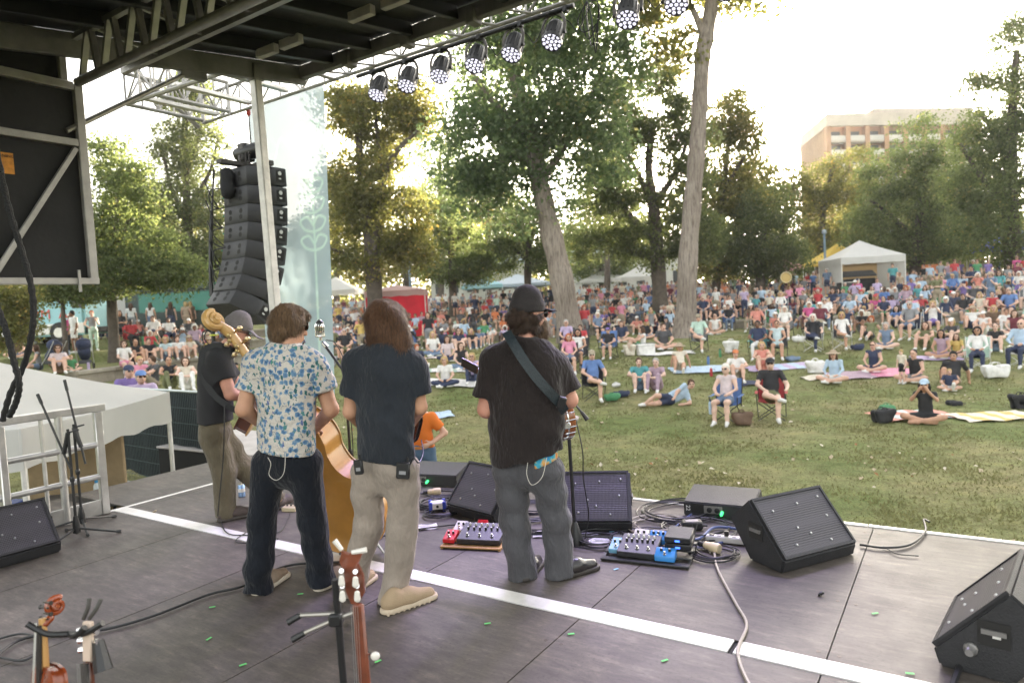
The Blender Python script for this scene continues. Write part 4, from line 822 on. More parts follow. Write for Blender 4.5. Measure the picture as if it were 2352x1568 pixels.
def shell(parent, base, name, mt, prims, cuts=(), h=.008, disp=None, strands=None):
    B = Body()
    for pr in prims:
        if pr[0] == 'e': B.ell(*pr[1:])
        else: B.cap(*pr[1:])
    for c, n in cuts: B.cut(c, n)
    o = put(name, B, base, [mt], parent, h, disp)
    if strands: hair_strands(o, mt, *strands)
    return o
def hair_strands(o, mt, n, ln, wave, seed=1):
    "fine locks lying on the hair and hanging a little free of it"
    rg = np.random.default_rng(seed); me = o.data; k = len(me.polygons); C = np.empty(k*3); N = np.empty(k*3); me.polygons.foreach_get('center', C); me.polygons.foreach_get('normal', N); C = C.reshape(-1, 3); N = N.reshape(-1, 3)
    ct = C.mean(0); N = N*np.sign(np.sum(N*(C-ct), 1))[:, None]; i = rg.integers(0, k, n); P = C[i]+rg.normal(0, .003, (n, 3)); nn = N[i]; L = ln*rg.uniform(.5, 1.2, (n, 1)); d = np.array([0, 0, -1.])+(P-ct)*1.5+rg.normal(0, .25, (n, 3)); d -= nn*np.sum(d*nn, 1, keepdims=True)*.85; d /= np.linalg.norm(d, axis=1, keepdims=True)
    sd = np.cross(d, nn); sd /= np.maximum(np.linalg.norm(sd, axis=1, keepdims=True), 1e-6); ph = rg.uniform(0, 6, (n, 1)); m_ = 6; pts = []
    for j in range(m_):
        t = j/(m_-1); q = P+nn*(.004+.006*t*rg.random((n, 1)))+d*L*t+sd*wave*np.sin(ph+t*7)*t+np.array([0, 0, -1.])*L*.25*t*t; w = sd*.0022*(1-.75*t); pts.append(np.stack([q-w, q+w], 1))
    V = np.stack(pts, 1).reshape(-1, 3); b = np.arange(n)[:, None]*(2*m_); Q = np.concatenate([np.concatenate([b+2*j, b+2*j+1, b+2*j+3, b+2*j+2], 1) for j in range(m_-1)])
    tag(link('hair_strands', np_mesh('hair_strands', V, Q, [mt]), o), kind='stuff')
def curlnoise(a, s, seed=0):
    ph = np.random.default_rng(seed).uniform(0, 6, 6)
    return lambda P: a*(np.sin(P[:, 0]*s+ph[0]+1.3*np.sin(P[:, 2]*s*.8+ph[1]))*np.sin(P[:, 1]*s*1.1+ph[2])+.8*np.sin(P[:, 2]*s*1.2+ph[3]+np.sin(P[:, 0]*s*.7)))
BLK = mat('plastic_black', (.015, .015, .016), .4, bump=(80, .1)); GLS = mat('lens_dark', (.03, .015, .01), .1, coat=.5); LEATH = mat('strap_teal', (.010, .018, .022), .55, bump=(90, .3), var=(20, .2)); BSTRAP = mat('strap_black', (.018, .019, .021), .7, bump=(60, .3))
def glasses(p, base, c, fr, mt=GLS):
    f, sd, up, R = fr; m_ = MB(); c = c-base
    for e in (-1, 1):
        o = c+f*.098+sd*e*.034+up*.018; m_.lathe([(.026, -.002), (.028, .0), (.026, .004)], o, f, 14); m_.bar(o+sd*e*.026-f*.004+up*.006, c+sd*e*.084-f*.005+up*.008, .005, .008, up=up)
    m_.bar(c+f*.102+sd*.01+up*.024, c+f*.102-sd*.01+up*.024, .006, .006, up=up); return m_.build('sunglasses', mt, p)
def band():
    z = np.array([0, 0, 1.])
    # ---- bass player in the floral shirt
    J = dict(head=(664, 752, .02), neck=(661, 800, -.02), chest=(657, 872, 0), pel=(657, 1020, 0), hem=(657, 1036, 0), shL=(590, 832, .0), shR=(724, 838, .0), elL=(560, 940, -.02), elR=(760, 940, .0), wrL=(620, 985, .26), wrR=(722, 985, .26),
             hipL=(618, 1062, .03), hipR=(700, 1062, -.03), knL=(601, 1205, .02), knR=(718, 1195, .0), anL=(592, 1335, .0), anR=(738, 1318, .0), toL=(615, 1352, .1), toR=(762, 1330, .1))
    FL = node_mat('cloth_floral', m_floral); NAVY = node_mat('cloth_navy', m_cloth((.007, .009, .014)))
    p, q, b, fw, fr = performer('man in blue floral short sleeved shirt and dark trousers playing the double bass', 4.27, J, 32, 52, FL, NAVY, 'tan', dict(waist=.195, chest=.215, hem=.215, hips=.185, thigh=.108, knee=.088, cuffleg=.086, sleeve=.60, cuff=.088, hemn=(-.12, 0, -1), fold=.0065, arm=1.12, tilt=-.2), 3)
    f, sd, up, R = fr; H = q['head']
    shell(p, b, 'hair', node_mat('hair_brown', m_hair((.045, .025, .012), (.26, .15, .07))), [('e', H+up*.035-f*.018, (.094, .106, .108), 0, .02, R), ('e', H-f*.055-up*.02, (.080, .062, .085), 0, .02, R), ('e', H+f*.05+up*.095, (.07, .06, .035), 0, .02, R)], [(H+f*.070-up*.02, f*1.-up*.55)], .008, curlnoise(.0045, 60), (6500, .032, .005, 3))
    glasses(p, b, H, fr)
    CAN = mat('shoe_tan_canvas', (.30, .23, .17), .85, bump=(120, .3), var=(20, .15)); SOLE = mat('sole_cream', (.58, .52, .43), .75, var=(30, .15))
    a = on_floor(588, 1366); c = on_floor(632, 1338); shoe(p, b, a, a+(c-a)/np.linalg.norm(c-a)*.29, CAN, SOLE); a = on_floor(728, 1356); c = on_floor(772, 1338); shoe(p, b, a, a+(c-a)/np.linalg.norm(c-a)*.28, CAN, SOLE)
    WIRE = mat('wire_pale', (.55, .52, .46), .6); MB().tube(catmull([at(615, 1050, 4.08)-b, at(622, 1065, 4.07)-b, at(618, 1090, 4.07)-b, at(635, 1102, 4.06)-b, at(652, 1085, 4.06)-b, at(656, 1040, 4.1)-b], 6), .002, 5).build('earphone_wire', WIRE, p)
    # ---- long haired player in the dark blue shirt
    J = dict(head=(893, 742, .02), neck=(886, 800, -.02), chest=(884, 872, 0), pel=(886, 1030, 0), hem=(886, 1056, 0), shL=(818, 832, .02), shR=(950, 842, -.02), elL=(806, 945, .05), elR=(963, 935, .0), wrL=(840, 985, .28), wrR=(935, 985, .22),
             hipL=(848, 1085, .03), hipR=(926, 1085, -.03), knL=(845, 1205, .04), knR=(924, 1215, -.02), anL=(800, 1340, .10), anR=(903, 1360, -.04), toL=(825, 1350, .2), toR=(940, 1385, .02))
    p, q, b, fw, fr = performer('long haired man in dark blue shirt and stone trousers playing a mandolin', 4.05, J, 33, 45, node_mat('cloth_slate_blue', m_cloth((.021, .025, .032))), node_mat('cloth_stone', m_cloth((.29, .245, .205))), 'tan', dict(waist=.18, chest=.205, hem=.195, hips=.175, thigh=.108, knee=.088, cuffleg=.086, sleeve=.66, cuff=.082, hemn=(-.1, 0, -1), arm=1.05), 5)
    f, sd, up, R = fr; H = q['head']
    shell(p, b, 'hair', node_mat('hair_auburn', m_hair((.030, .013, .006), (.19, .085, .035))), [('e', H+up*.03-f*.02, (.108, .115, .118), 0, .03, R), ('c', H-f*.045, H-f*.055-up*.10, .092, .075, 0, .04), ('c', H+sd*.09-f*.005, H+sd*.10-up*.115-f*.0, .048, .055, 0, .04), ('c', H-sd*.09-f*.005, H-sd*.095-up*.11, .048, .055, 0, .04)], [(H+f*.062-up*.0, f*1.-up*.2)], .008, curlnoise(.009, 38, 4), (8000, .075, .012, 4))
    SU_ = mat('shoe_suede', (.36, .265, .165), .9, bump=(150, .3)); SO2 = mat('sole_sand', (.50, .41, .30), .8)
    a = on_floor(884, 1408); c = on_floor(962, 1382); s = shoe(p, b, a, a+(c-a)/np.linalg.norm(c-a)*.30, SU_, SO2, r=.052); d = (c-a)/np.linalg.norm(c-a)
    for i in range(9): MB().box(a-b+d*(.0+.033*i)+[0, 0, .008], (.014, .11, .018), math.atan2(d[1], d[0])).build('tread', SO2, s, bevel=.003)
    a = on_floor(790, 1372); c = on_floor(838, 1340); shoe(p, b, a, a+(c-a)/np.linalg.norm(c-a)*.29, SU_, SO2, r=.05)
    for x, y, w, hh, rr in ((926, 1080, .078, .095, .25), (824, 1072, .05, .085, -.2)):
        o = at(x, y, 4.05-.155)-b; k = MB().box((0, 0, 0), (w, .03, hh)).build('belt_pack', BLK, p, o, (0, rr*.4, -.1), bevel=.006)
        MB().tube([(w*.3, 0, hh/2), (w*.3, 0, hh/2+.03)], .006, 6).build('antenna', BLK, k); MB().box((0, -.016, -.01), (w*.5, .002, .02)).build('print', mat('print_grey', (.25, .25, .26), .5), k)
    MB().tube(catmull([at(940, 1068, 3.9)-b, at(950, 1052, 3.88)-b, at(962, 1062, 3.9)-b, at(972, 1040, 4.0)-b, at(968, 1010, 4.1)-b], 6), .004, 5).build('pack_cable', BLK, p)
    # ---- banjo player
    J = dict(head=(1216, 728, .03), neck=(1206, 785, -.02), chest=(1205, 868, 0), pel=(1210, 1020, 0), hem=(1206, 1050, 0), shL=(1132, 826, .02), shR=(1280, 836, -.02), elL=(1116, 940, .05), elR=(1308, 918, .02), wrL=(1150, 960, .32), wrR=(1272, 944, .24),
             hipL=(1172, 1080, .03), hipR=(1252, 1080, -.03), knL=(1182, 1195, .03), knR=(1278, 1195, .0), anL=(1200, 1308, .02), anR=(1286, 1302, .0), toL=(1215, 1320, .12), toR=(1325, 1310, .06))
    p, q, b, fw, fr = performer('heavy set man in brown black shirt, cap and grey jeans playing the banjo', 4.25, J, 36, 62, node_mat('cloth_brown_black', m_cloth((.020, .015, .014))), node_mat('cloth_grey_denim', m_cloth((.072, .071, .077), 14, .8)), 'ruddy', dict(waist=.225, chest=.245, hem=.245, hips=.195, thigh=.115, knee=.092, cuffleg=.094, sleeve=.74, cuff=.095, hemn=(.26, 0, -1), arm=1.2, fold=.0075), 7, .02)
    f, sd, up, R = fr; H = q['head']; HB = node_mat('hair_dark_curl', m_hair((.012, .007, .005), (.085, .045, .025)))
    shell(p, b, 'hair', HB, [('e', H-f*.052-up*.005, (.090, .075, .085), 0, .02, R), ('e', H-f*.10-up*.0, (.058, .052, .055), 0, .02, R), ('e', H-f*.035-up*.075, (.075, .06, .05), 0, .02, R), ('e', H+sd*.07-up*.03, (.025, .035, .05), 0, .02, R)], (), .008, curlnoise(.009, 75, 2), (5000, .028, .012, 5))
    shell(p, b, 'beard', node_mat('hair_beard', m_hair((.05, .028, .015), (.22, .13, .07))), [('e', H+f*.055-up*.085, (.062, .062, .06), 0, .02, R), ('e', H+f*.09-up*.055, (.04, .025, .03), 0, .02, R)], (), .008, curlnoise(.005, 90, 3), (3000, .05, .012, 6))
    CAP = mat('cap_charcoal', (.022, .018, .018), .9, bump=(60, .3)); k = shell(p, b, 'cap', CAP, [('e', H+up*.068-f*.012, (.100, .116, .082), 0, .01, R), ('c', H+up*.05-f*.01, H+up*.11-f*.01, .101, .096, 0, .01)], [(H+up*.030, -up)], .008)
    shell(k, b, 'cap_brim', CAP, [('c', H+f*.09+up*.045, H+f*.145+up*.03, .062, .055, 0, .01, (up, .14))], (), .007); k.children[0].location = (0, 0, 0)
    glasses(p, b, H, fr, BLK)
    BOOT = mat('boot_leather', (.018, .015, .014), .28, bump=(18, .3), var=(6, .3), coat=.3); BS = mat('boot_sole', (.03, .024, .02), .6)
    a = on_floor(1262, 1335); c = on_floor(1340, 1313); shoe(p, b, a, a+(c-a)/np.linalg.norm(c-a)*.31, BOOT, BS, 'boot', .05, hl=1, tall=-.01); a = on_floor(1196, 1341); c = on_floor(1222, 1312); shoe(p, b, a, a+(c-a)/np.linalg.norm(c-a)*.30, BOOT, BS, 'boot', .05, hl=1, tall=-.01)
    MB().tube(catmull([at(1212, 1062, 4.03)-b, at(1210, 1090, 4.02)-b, at(1222, 1113, 4.02)-b, at(1245, 1095, 4.03)-b, at(1256, 1050, 4.06)-b], 6), .002, 5).build('earphone_wire', WIRE, p)
    def m_tie(t, bb):
        o = NN(t, 'ShaderNodeTexCoord').outputs['Object']; t.links.new(ramp(t, noise(t, o, 14, 4, .6), [(.36, (.55, .16, .02)), (.46, (.62, .35, .10)), (.53, (.05, .35, .42)), (.64, (.02, .22, .50))]), bb.inputs['Base Color']); bb.inputs['Roughness'].default_value = .8
    T = Body(); T.cap(q['pel']+[.0, 0, .02], q['pel']-[0, 0, .09], .205, .205, 0, .02, (fw, .74)); c0 = at(1225, 1058, 4.1); T.cut(at(1260, 1066, 4.1), (.30, 0, -1)); T.cut(at(1226, 1050, 4.1), (-1, 0, 0)); put('undershirt', T, b, [node_mat('cloth_tie_dye', m_tie)], p, .011)
    # strap across the back, following the shirt
    m_ = MB(); P = [at(x, y, Y)-b for x, y, Y in ((1163, 762, 4.14), (1180, 790, 4.065), (1205, 830, 4.01), (1235, 870, 3.985), (1262, 900, 3.99), (1285, 925, 4.03), (1298, 945, 4.10))]; C = catmull(P, 5)
    for i in range(len(C)-1): m_.bar(C[i], C[i+1]+(C[i+1]-C[i])*.15, .058, .005, up=(0, -1, .3)); 
    m_.build('shoulder_strap', LEATH, p); k = at(1290, 925, 4.02)-b; MB().box((0, 0, 0), (.05, .03, .075)).build('belt_pack', BLK, p, k, (.2, .3, 0), bevel=.006)
    # ---- guitarist, stooping
    J = dict(head=(546, 762, .0), neck=(512, 795, 0), chest=(497, 862, 0), pel=(492, 960, 0), hem=(494, 968, 0), shL=(498, 822, .16), shR=(500, 826, -.16), elL=(560, 905, .2), elR=(530, 905, -.15), wrL=(640, 880, .3), wrR=(575, 915, .0),
             hipL=(505, 995, .09), hipR=(490, 998, -.08), knL=(560, 1075, .10), knR=(514, 1085, -.06), anL=(640, 1138, .18), anR=(517, 1172, -.03), toL=(662, 1142, .2), toR=(565, 1182, -.02))
    p, q, b, fw, fr = performer('stooping man in black tee, grey cap and olive trousers playing an acoustic guitar', 5.95, J, 74, 78, node_mat('cloth_black', m_cloth((.011, .011, .012))), node_mat('cloth_olive', m_cloth((.125, .105, .070))), 'ruddy', dict(waist=.18, chest=.205, hem=.20, hips=.19, thigh=.115, knee=.095, cuffleg=.088, sleeve=.58, cuff=.09, hemn=(.05, 0, -1), arm=1.2, tilt=-.45, thin=.7, legfold=.008), 11)
    f, sd, up, R = fr; H = q['head']; CG = mat('cap_grey', (.16, .145, .145), .9, bump=(60, .3), var=(12, .12))
    k = shell(p, b, 'cap', CG, [('e', H+up*.065-f*.015, (.104, .122, .088), 0, .01, R), ('c', H+up*.045-f*.01, H+up*.09-f*.015, .103, .100, 0, .01)], [(H+up*.028, -up)], .008)
    B = Body(); B.cap(H+f*.10+up*.045, H+f*.17+up*.015, .070, .060, 0, .01, (up, .13)); V, Q, _ = B.net(.007); link('cap_brim', np_mesh('cap_brim', V-b, Q, [CG]), k)
    shell(p, b, 'hair', HB, [('e', H-f*.05-up*.005, (.083, .062, .07), 0, .02, R)], (), .009, curlnoise(.004, 90, 6), (2500, .04, .006, 7)); shell(p, b, 'beard', MATS['hair_beard'], [('e', H+f*.06-up*.085, (.058, .06, .05), 0, .02, R)], (), .009, curlnoise(.004, 90, 7), (2000, .035, .008, 8)); glasses(p, b, H, fr)
    SB = mat('shoe_brown', (.075, .055, .050), .7, bump=(60, .4)); a = on_floor(505, 1198); c = on_floor(572, 1184); shoe(p, b, a, a+(c-a)/np.linalg.norm(c-a)*.30, SB, SOLE_D, r=.05); a = on_floor(632, 1172); c = on_floor(666, 1158); shoe(p, b, a, a+(c-a)/np.linalg.norm(c-a)*.30, SB, SOLE_D, r=.05)
    m_ = MB(); C = catmull([at(x, y, Y)-b for x, y, Y in ((510, 792, 5.80), (472, 800, 5.83), (462, 830, 5.80), (466, 868, 5.76), (490, 905, 5.74), (520, 930, 5.74), (548, 945, 5.76))], 5)
    for i in range(len(C)-1): m_.bar(C[i], C[i+1]+(C[i+1]-C[i])*.15, .05, .005, up=(0, -1, .1))
    m_.build('guitar_strap', BSTRAP, p); MB().tube(catmull([at(516, 930, 5.72)-b, at(515, 985, 5.7)-b, at(512, 1060, 5.72)-b, at(503, 1150, 5.72)-b, at(500, 1185, 5.72)-b], 6), .005, 5).build('instrument_cable', BLK, p)
    # ---- steward in orange down on the lawn
    g0 = on_floor(968, 1230, 0); Y = 9.6; base = at(972, 1050, Y); base[2] = float(terr(base[0], base[1]))
    p = thing('person', base, 0, 'person in orange tee and jeans with hand on hip below the stage front', 'person'); B = Body(); e = np.array
    hd = e([-.05, 0, 1.66]); f, sd, up, R = head_prims(B, hd, (-.9, .4, 0)); B.cap((-.05, 0, 1.44), (-.05, 0, 1.58), .06, .055, 0, .03); B.cap((0, 0, .98), (-.03, 0, 1.36), .15, .175, 0, .05, (e([.4, .9, 0]), .66)); B.cap((-.2, -.02, 1.38), (.15, .02, 1.38), .06, None, 0, .05)
    B.cap((.16, 0, 1.38), (.33, -.02, 1.15), .05, .042, 0, .03); B.cap((.33, -.02, 1.15), (.15, -.16, 1.04), .042, .03, 0, .02); hand_prims(B, e([.15, -.16, 1.04]), (-.8, -.1, -.3), (.2, .9, 0), curl=.3)
    B.cap((-.2, 0, 1.38), (-.28, .05, 1.12), .05, .042, 0, .03); B.cap((-.28, .05, 1.12), (-.25, .16, .92), .042, .03, 0, .02); hand_prims(B, e([-.25, .16, .92]), (0, .1, -1), (1, 0, 0))
    for s_ in (-1, 1): B.cap((s_*.09, 0, .92), (s_*.11, 0, .5), .08, .055, 0, .04); B.cap((s_*.11, 0, .5), (s_*.12, 0, .07), .052, .036, 0, .02); B.cap((s_*.12, 0, .05), (s_*.12-.08, .08, .03), .036, .028, 0, .02)
    V, Q, _ = B.net(.014); link('body', np_mesh('body', V, Q, [SKIN['fair']]), p)
    T = Body(); T.cap((0, 0, 1.0), (-.03, 0, 1.34), .175, .19, 0, .05, (e([.4, .9, 0]), .7)); T.cap((-.19, -.02, 1.37), (.14, .02, 1.37), .085, None, 0, .07); T.cap((.14, 0, 1.37), (.27, -.015, 1.22), .085, .08, 0, .05, None, True); T.cap((-.19, 0, 1.37), (-.25, .03, 1.22), .08, .08, 0, .05, None, True); T.cut((0, 0, .97), (0, 0, -1)); T.cut((0, 0, 1.46), (0, 0, 1))
    V, Q, _ = T.net(.014, folds(.006, 21)); link('shirt', np_mesh('shirt', V, Q, [mat('cloth_orange', (.62, .15, .015), .85, bump=(12, .4))]), p)
    L = Body(); L.cap((0, 0, .99), (0, 0, .88), .17, .17, 0, .04, (e([.4, .9, 0]), .72))
    for s_ in (-1, 1): L.cap((s_*.09, 0, .9), (s_*.11, 0, .5), .098, .08, 0, .04); L.cap((s_*.11, 0, .5), (s_*.12, 0, .06), .08, .07, 0, .03, None, True)
    V, Q, _ = L.net(.015, folds(.006, 22)); link('trousers', np_mesh('trousers', V, Q, [mat('denim_blue', (.07, .12, .20), .85, bump=(14, .4))]), p); MB().lathe([(.178, .955), (.178, .99)], n=20).build('belt', mat('belt_tan', (.45, .16, .03), .6), p, (0, 0, 0)).scale = (1, .74, 1)
    shell(p, e([0, 0, 0]), 'hair', HB, [('e', hd+up*.03-f*.02, (.09, .105, .105), 0, .02, R)], [(hd+f*.06, f)], .014)
SOLE_D = mat('sole_dark', (.06, .05, .045), .7)
band()
# ================================================================== SPEAKERS, LIGHTS, STANDS, INSTRUMENTS
def m_grille(t, b):
    o = NN(t, 'ShaderNodeTexCoord').outputs['Object']; v = NN(t, 'ShaderNodeTexVoronoi'); v.inputs['Scale'].default_value = 95; v.inputs['Randomness'].default_value = 0; t.links.new(o, v.inputs['Vector'])
    t.links.new(ramp(t, v.outputs['Distance'], [(.28, (.006, .006, .007)), (.5, (.075, .070, .080))]), b.inputs['Base Color']); b.inputs['Roughness'].default_value = .45; b.inputs['Metallic'].default_value = .3
    bumpn(t, b, v.outputs['Distance'], .8, .004)
GRILLE = node_mat('grille_perforated', m_grille); CAB = mat('cabinet_black', (.020, .020, .022), .55, bump=(120, .25), var=(8, .2)); STUD = mat('stud_steel', (.5, .5, .5), .3, .9); JACKG = mat('panel_grey', (.25, .24, .23), .4, .5)
def wedge(A, B, label, studs=True, hgt=1.):
    A = np.array(A, float); B = np.array(B, float); d = (B-A); L = np.linalg.norm(d[:2]); rz = math.atan2(d[1], d[0]); A[2] = 0
    t = thing('monitor_speaker', A, rz, label, 'speaker', 'floor monitors on the stage'); k = hgt
    pr = [(0, .0), (-.025, .085*k), (.262, .40*k), (.45, .235*k), (.27, 0)]
    MB().prism([(0, y, z) for y, z in pr], (0, 0, 0), (L, 0, 0)).build('cabinet', CAB, t, bevel=.012, seg=2)
    a = np.array([0, -.025, .085*k]); b_ = np.array([0, .262, .40*k]); e = (b_-a); H = np.linalg.norm(e); e /= H; n = np.array([0, -e[2], e[1]])
    def g_(x, s_, o): return np.array([x, 0, 0])+a+e*s_*H+n*o
    V = [g_(x, s_, o) for x in (.025, L-.025) for s_ in (.05, .95) for o in (-.01, .006)]; MB().add(V, BOXF).build('grille', GRILLE, t, smooth=0)
    for x0, x1, s0, s1 in ((.012, L-.012, .012, .05), (.012, L-.012, .95, .988), (.012, .026, .05, .95), (L-.026, L-.012, .05, .95)):
        V = [g_(x, s_, o) for x in (x0, x1) for s_ in (s0, s1) for o in (-.005, .013)]; MB().add(V, BOXF).build('rim', CAB, t, smooth=0)
    if studs:
        for x, s_ in ((.25, .18), (.7, .14), (.38, .42), (.83, .5), (.2, .74), (.55, .78), (.86, .82), (.5, .3)): MB().lathe([(.009, 0), (.007, .006), (.001, .008)], g_(L*x, s_, .006), n, 8).build('stud', STUD, t)
    for x, sg in ((-.001, -1), (L+.001, 1)):
        MB().box((x, .205, .21*k), (.008, .12, .10*k)).build('handle_recess', SEAM, t); MB().bar((x+sg*.004, .16, .215*k), (x+sg*.004, .25, .215*k), .02, .02).build('handle', JACKG, t)
    return t
wedge(on_floor(1795, 1318), on_floor(1962, 1273), 'black wedge monitor standing alone on the open right part of the stage')
wedge(on_floor(1290, 1222), on_floor(1453, 1222), 'black wedge monitor facing the banjo player, just behind his microphone stand')
wedge(on_floor(1031, 1178), on_floor(1137, 1207), 'black wedge monitor turned askew left of the banjo player')
wedge(on_floor(-60, 1322), on_floor(141, 1266), 'black wedge monitor at the foot of the two empty microphone stands')
f0, f1 = on_floor(2127, 1477, .085), on_floor(2180, 1375, .085); dd_ = (f1-f0)/np.linalg.norm(f1-f0); n0 = on_floor(2158, 1530)
far = wedge(n0+dd_*.62, n0, 'black wedge monitor lying end on in the lower right corner, cable plugged in')
MB().box((.62, .21, .20), (.006, .11, .10)).build('connector_plate', SEAM, far); MB().lathe([(.028, 0), (.028, .012), (.02, .02), (.016, .05)], (.62, .12, .12), (1, 0, 0), 14).build('connector', JACKG, far); MB().box((.624, .215, .205), (.004, .03, .03)).build('sticker', ALUW, far)
def front_fill(A, B, label, txt):
    A = np.array(A, float); B = np.array(B, float); d = B-A; L = np.linalg.norm(d[:2]); A[2] = 0
    t = thing('front_fill_speaker', A, math.atan2(d[1], d[0]), label, 'speaker', 'low speakers along the stage front')
    MB().prism([(0, y, z) for y, z in ((0, 0), (0, .115), (.34, .17), (.40, .09), (.36, 0))], (0, 0, 0), (L, 0, 0)).build('cabinet', CAB, t, bevel=.008, seg=2)
    MB().box((L*.43, -.001, .065), (.14, .006, .06)).build('jack_plate', JACKG, t, bevel=.002)
    for x in (.38, .49): MB().lathe([(.02, 0), (.02, .01), (.012, .012)], (L*x, -.004, .065), (0, -1, 0), 12).build('jack', BLK, t)
    MB().lathe([(.012, 0), (.012, .035), (.006, .05)], (L*.56, -.004, .055), (0, -1, -.3), 10).build('plug_ring', mat('ring_green', (.05, .6, .15), .4, emit=((.05, .9, .2), .3)), t)
    MB().box((L*.2, -.001, .07), (.09, .006, .075)).build('recess', SEAM, t)
    text('marking', txt, .045, mat('mark_white', (.7, .7, .7), .6), t, (.035, -.002, .065), (PI/2, PI/2, 0), .0005)
front_fill(on_floor(1571, 1183), on_floor(1733, 1199), 'low black speaker box numbered on its back at the stage front, right of the cables', '22')
front_fill(on_floor(905, 1112), on_floor(1049, 1119), 'low black speaker box at the stage front behind the long haired player', 'N2')
# ---- hanging speaker stack
def line_array():
    c = S(6.35, -8.55, 0); t = thing('hanging_speaker_array', c, -STA, 'tall curved stack of hanging black loudspeakers beside the roof post', 'speaker array')
    # own frame: x along the stage front, y towards the audience
    z = 3.76; y = 0.; tilt = 0.
    AR_ = mat('array_black', (.030, .030, .032), .5, bump=(100, .2), var=(4, .25)); PN = mat('array_panel', (.06, .06, .064), .5)
    for k in range(8):
        tilt += (.0, .03, .05, .07, .09, .11, .13, .16)[k]; h = .268
        ob = thing('speaker_cabinet', (0, y, z)); ob.parent = t; ob.rotation_euler = (-tilt, 0, 0)
        H = h/2-.006; out = [(-.45, .24), (.45, .24), (.45, .02), (.27, -.30), (-.27, -.30), (-.45, .02)]
        MB().prism([(x, yy, 0) for x, yy in out], (0, 0, -H), (0, 0, H)).build('cabinet', AR_, ob, bevel=.008)
        MB().box((0, .245, 0), (.86, .012, h*.86)).build('grille', GRILLE, ob)
        for sx in (-1, 1):
            for zz in (-.042, .042): MB().lathe([(.036, 0), (.036, .006)], (sx*.12, -.296, zz), (0, -1, 0), 12).build('port', SEAM, ob).scale = (1, 1, 1)
            MB().box((sx*.452, .13, 0), (.006, .14, .16)).build('rigging_recess', SEAM, ob); MB().lathe([(.028, 0), (.03, .005), (.01, .008)], (sx*.455, .12, .045), (sx, 0, 0), 10).build('fan_badge', mat('badge_white', (.65, .65, .63), .5), ob); MB().box((sx*.457, .12, -.03), (.004, .04, .02)).build('badge', MATS['badge_white'], ob)
        MB().lathe([(.012, 0), (.012, .05)], (-.30, -.24, .02), (-.5, -1, 0), 8).build('plug', mat('plug_green', (.02, .25, .12), .4), ob)
        z -= h*math.cos(tilt)+.004; y -= math.sin(tilt+.03)*h
    MB().box((0, -.05, 3.93), (.98, .12, .07)).build('rigging_frame', mat('rig_steel', (.06, .055, .05), .5, .6), t, bevel=.006); MB().box((.0, -.05, 3.96), (.12, .95, .06)).build('rigging_beam', MATS['rig_steel'], t, bevel=.006)
    b_ = Body(); b_.cap((-.05, -.38, 3.82), (-.05, -.38, 3.56), .085, .10, 0, .02); V, Q, _ = b_.net(.02, curlnoise(.006, 30)); link('chain_bag', np_mesh('chain_bag', V, Q, [mat('bag_black', (.014, .014, .016), .85, bump=(20, .5))]), t)
    m_ = MB()
    for i in range(9): m_.tube(catmull([(-.36+.012*i, -.36-.01*i, 3.9), (-.44+.012*(i % 3), -.46+.012*(i//3), 3.0), (-.45+.013*(i % 3), -.52+.013*(i//3), 2.2), (-.46+.013*(i % 3), -.54+.012*(i//3), 1.2), (-.46+.012*(i % 3), -.55+.012*(i//3), -1.1)], 6), .011, 6)
    m_.build('cable_bundle', BLK, t)
    for k in range(8):
        zz = 3.66-.285*k; yy = -.33-(.0, 0, 0, .01, .03, .09, .17, .27)[k]; MB().tube(catmull([(-.33, yy+.03, zz), (-.37, yy-.12, zz-.05), (-.36, yy-.13, zz-.22), (-.28+.05*(k % 3), yy-.07, zz-.3), (-.33, yy-.14, zz-.12), (-.41, -.5, zz+.1)], 6), .009, 5).build('link_cable', BLK, t)
    for z_ in (1.55, 1.32): MB().lathe([(.06, 0), (.06, .02)], (-.40, -.54, z_), n=10).build('yellow_tie', mat('tape_yellow', (.7, .75, .1), .6), t)
    h = thing('chain_hoist', c+np.array([0, 0, 4.05]), -STA, 'black electric chain hoist between the truss and the hanging speakers', 'hoist')
    MB().lathe([(.02, -.30), (.10, -.28), (.11, -.1), (.11, .22), (.09, .25), (.02, .26)], (0, 0, .12), (1, 0, 0), 16).build('motor', BLK, h); MB().box((-.1, 0, .12), (.16, .2, .26)).build('gear_box', mat('hoist_grey', (.05, .045, .045), .5), h, bevel=.02)
    m_ = MB()
    for i in range(9): m_.lathe([(.010, -.022), (.014, 0), (.010, .022)], (.02, 0, .26+.045*i), n=6)
    tag(m_.build('chain', mat('chain_steel', (.05, .045, .045), .4, .7), h), kind='stuff'); MB().lathe([(.012, 0), (.03, .03), (.03, .08), (.012, .11)], (.02, 0, .62), n=8).build('hook', mat('hook_red', (.45, .05, .04), .5), h)
    m_ = MB()
    for s_ in (-.08, .05, .12):
        for i in range(5): m_.lathe([(.008, -.02), (.016, 0), (.008, .02)], (s_, -.12, .06-.04*i), n=6)
    tag(m_.build('slack_chain', MATS['chain_steel'], h), kind='stuff')
line_array()
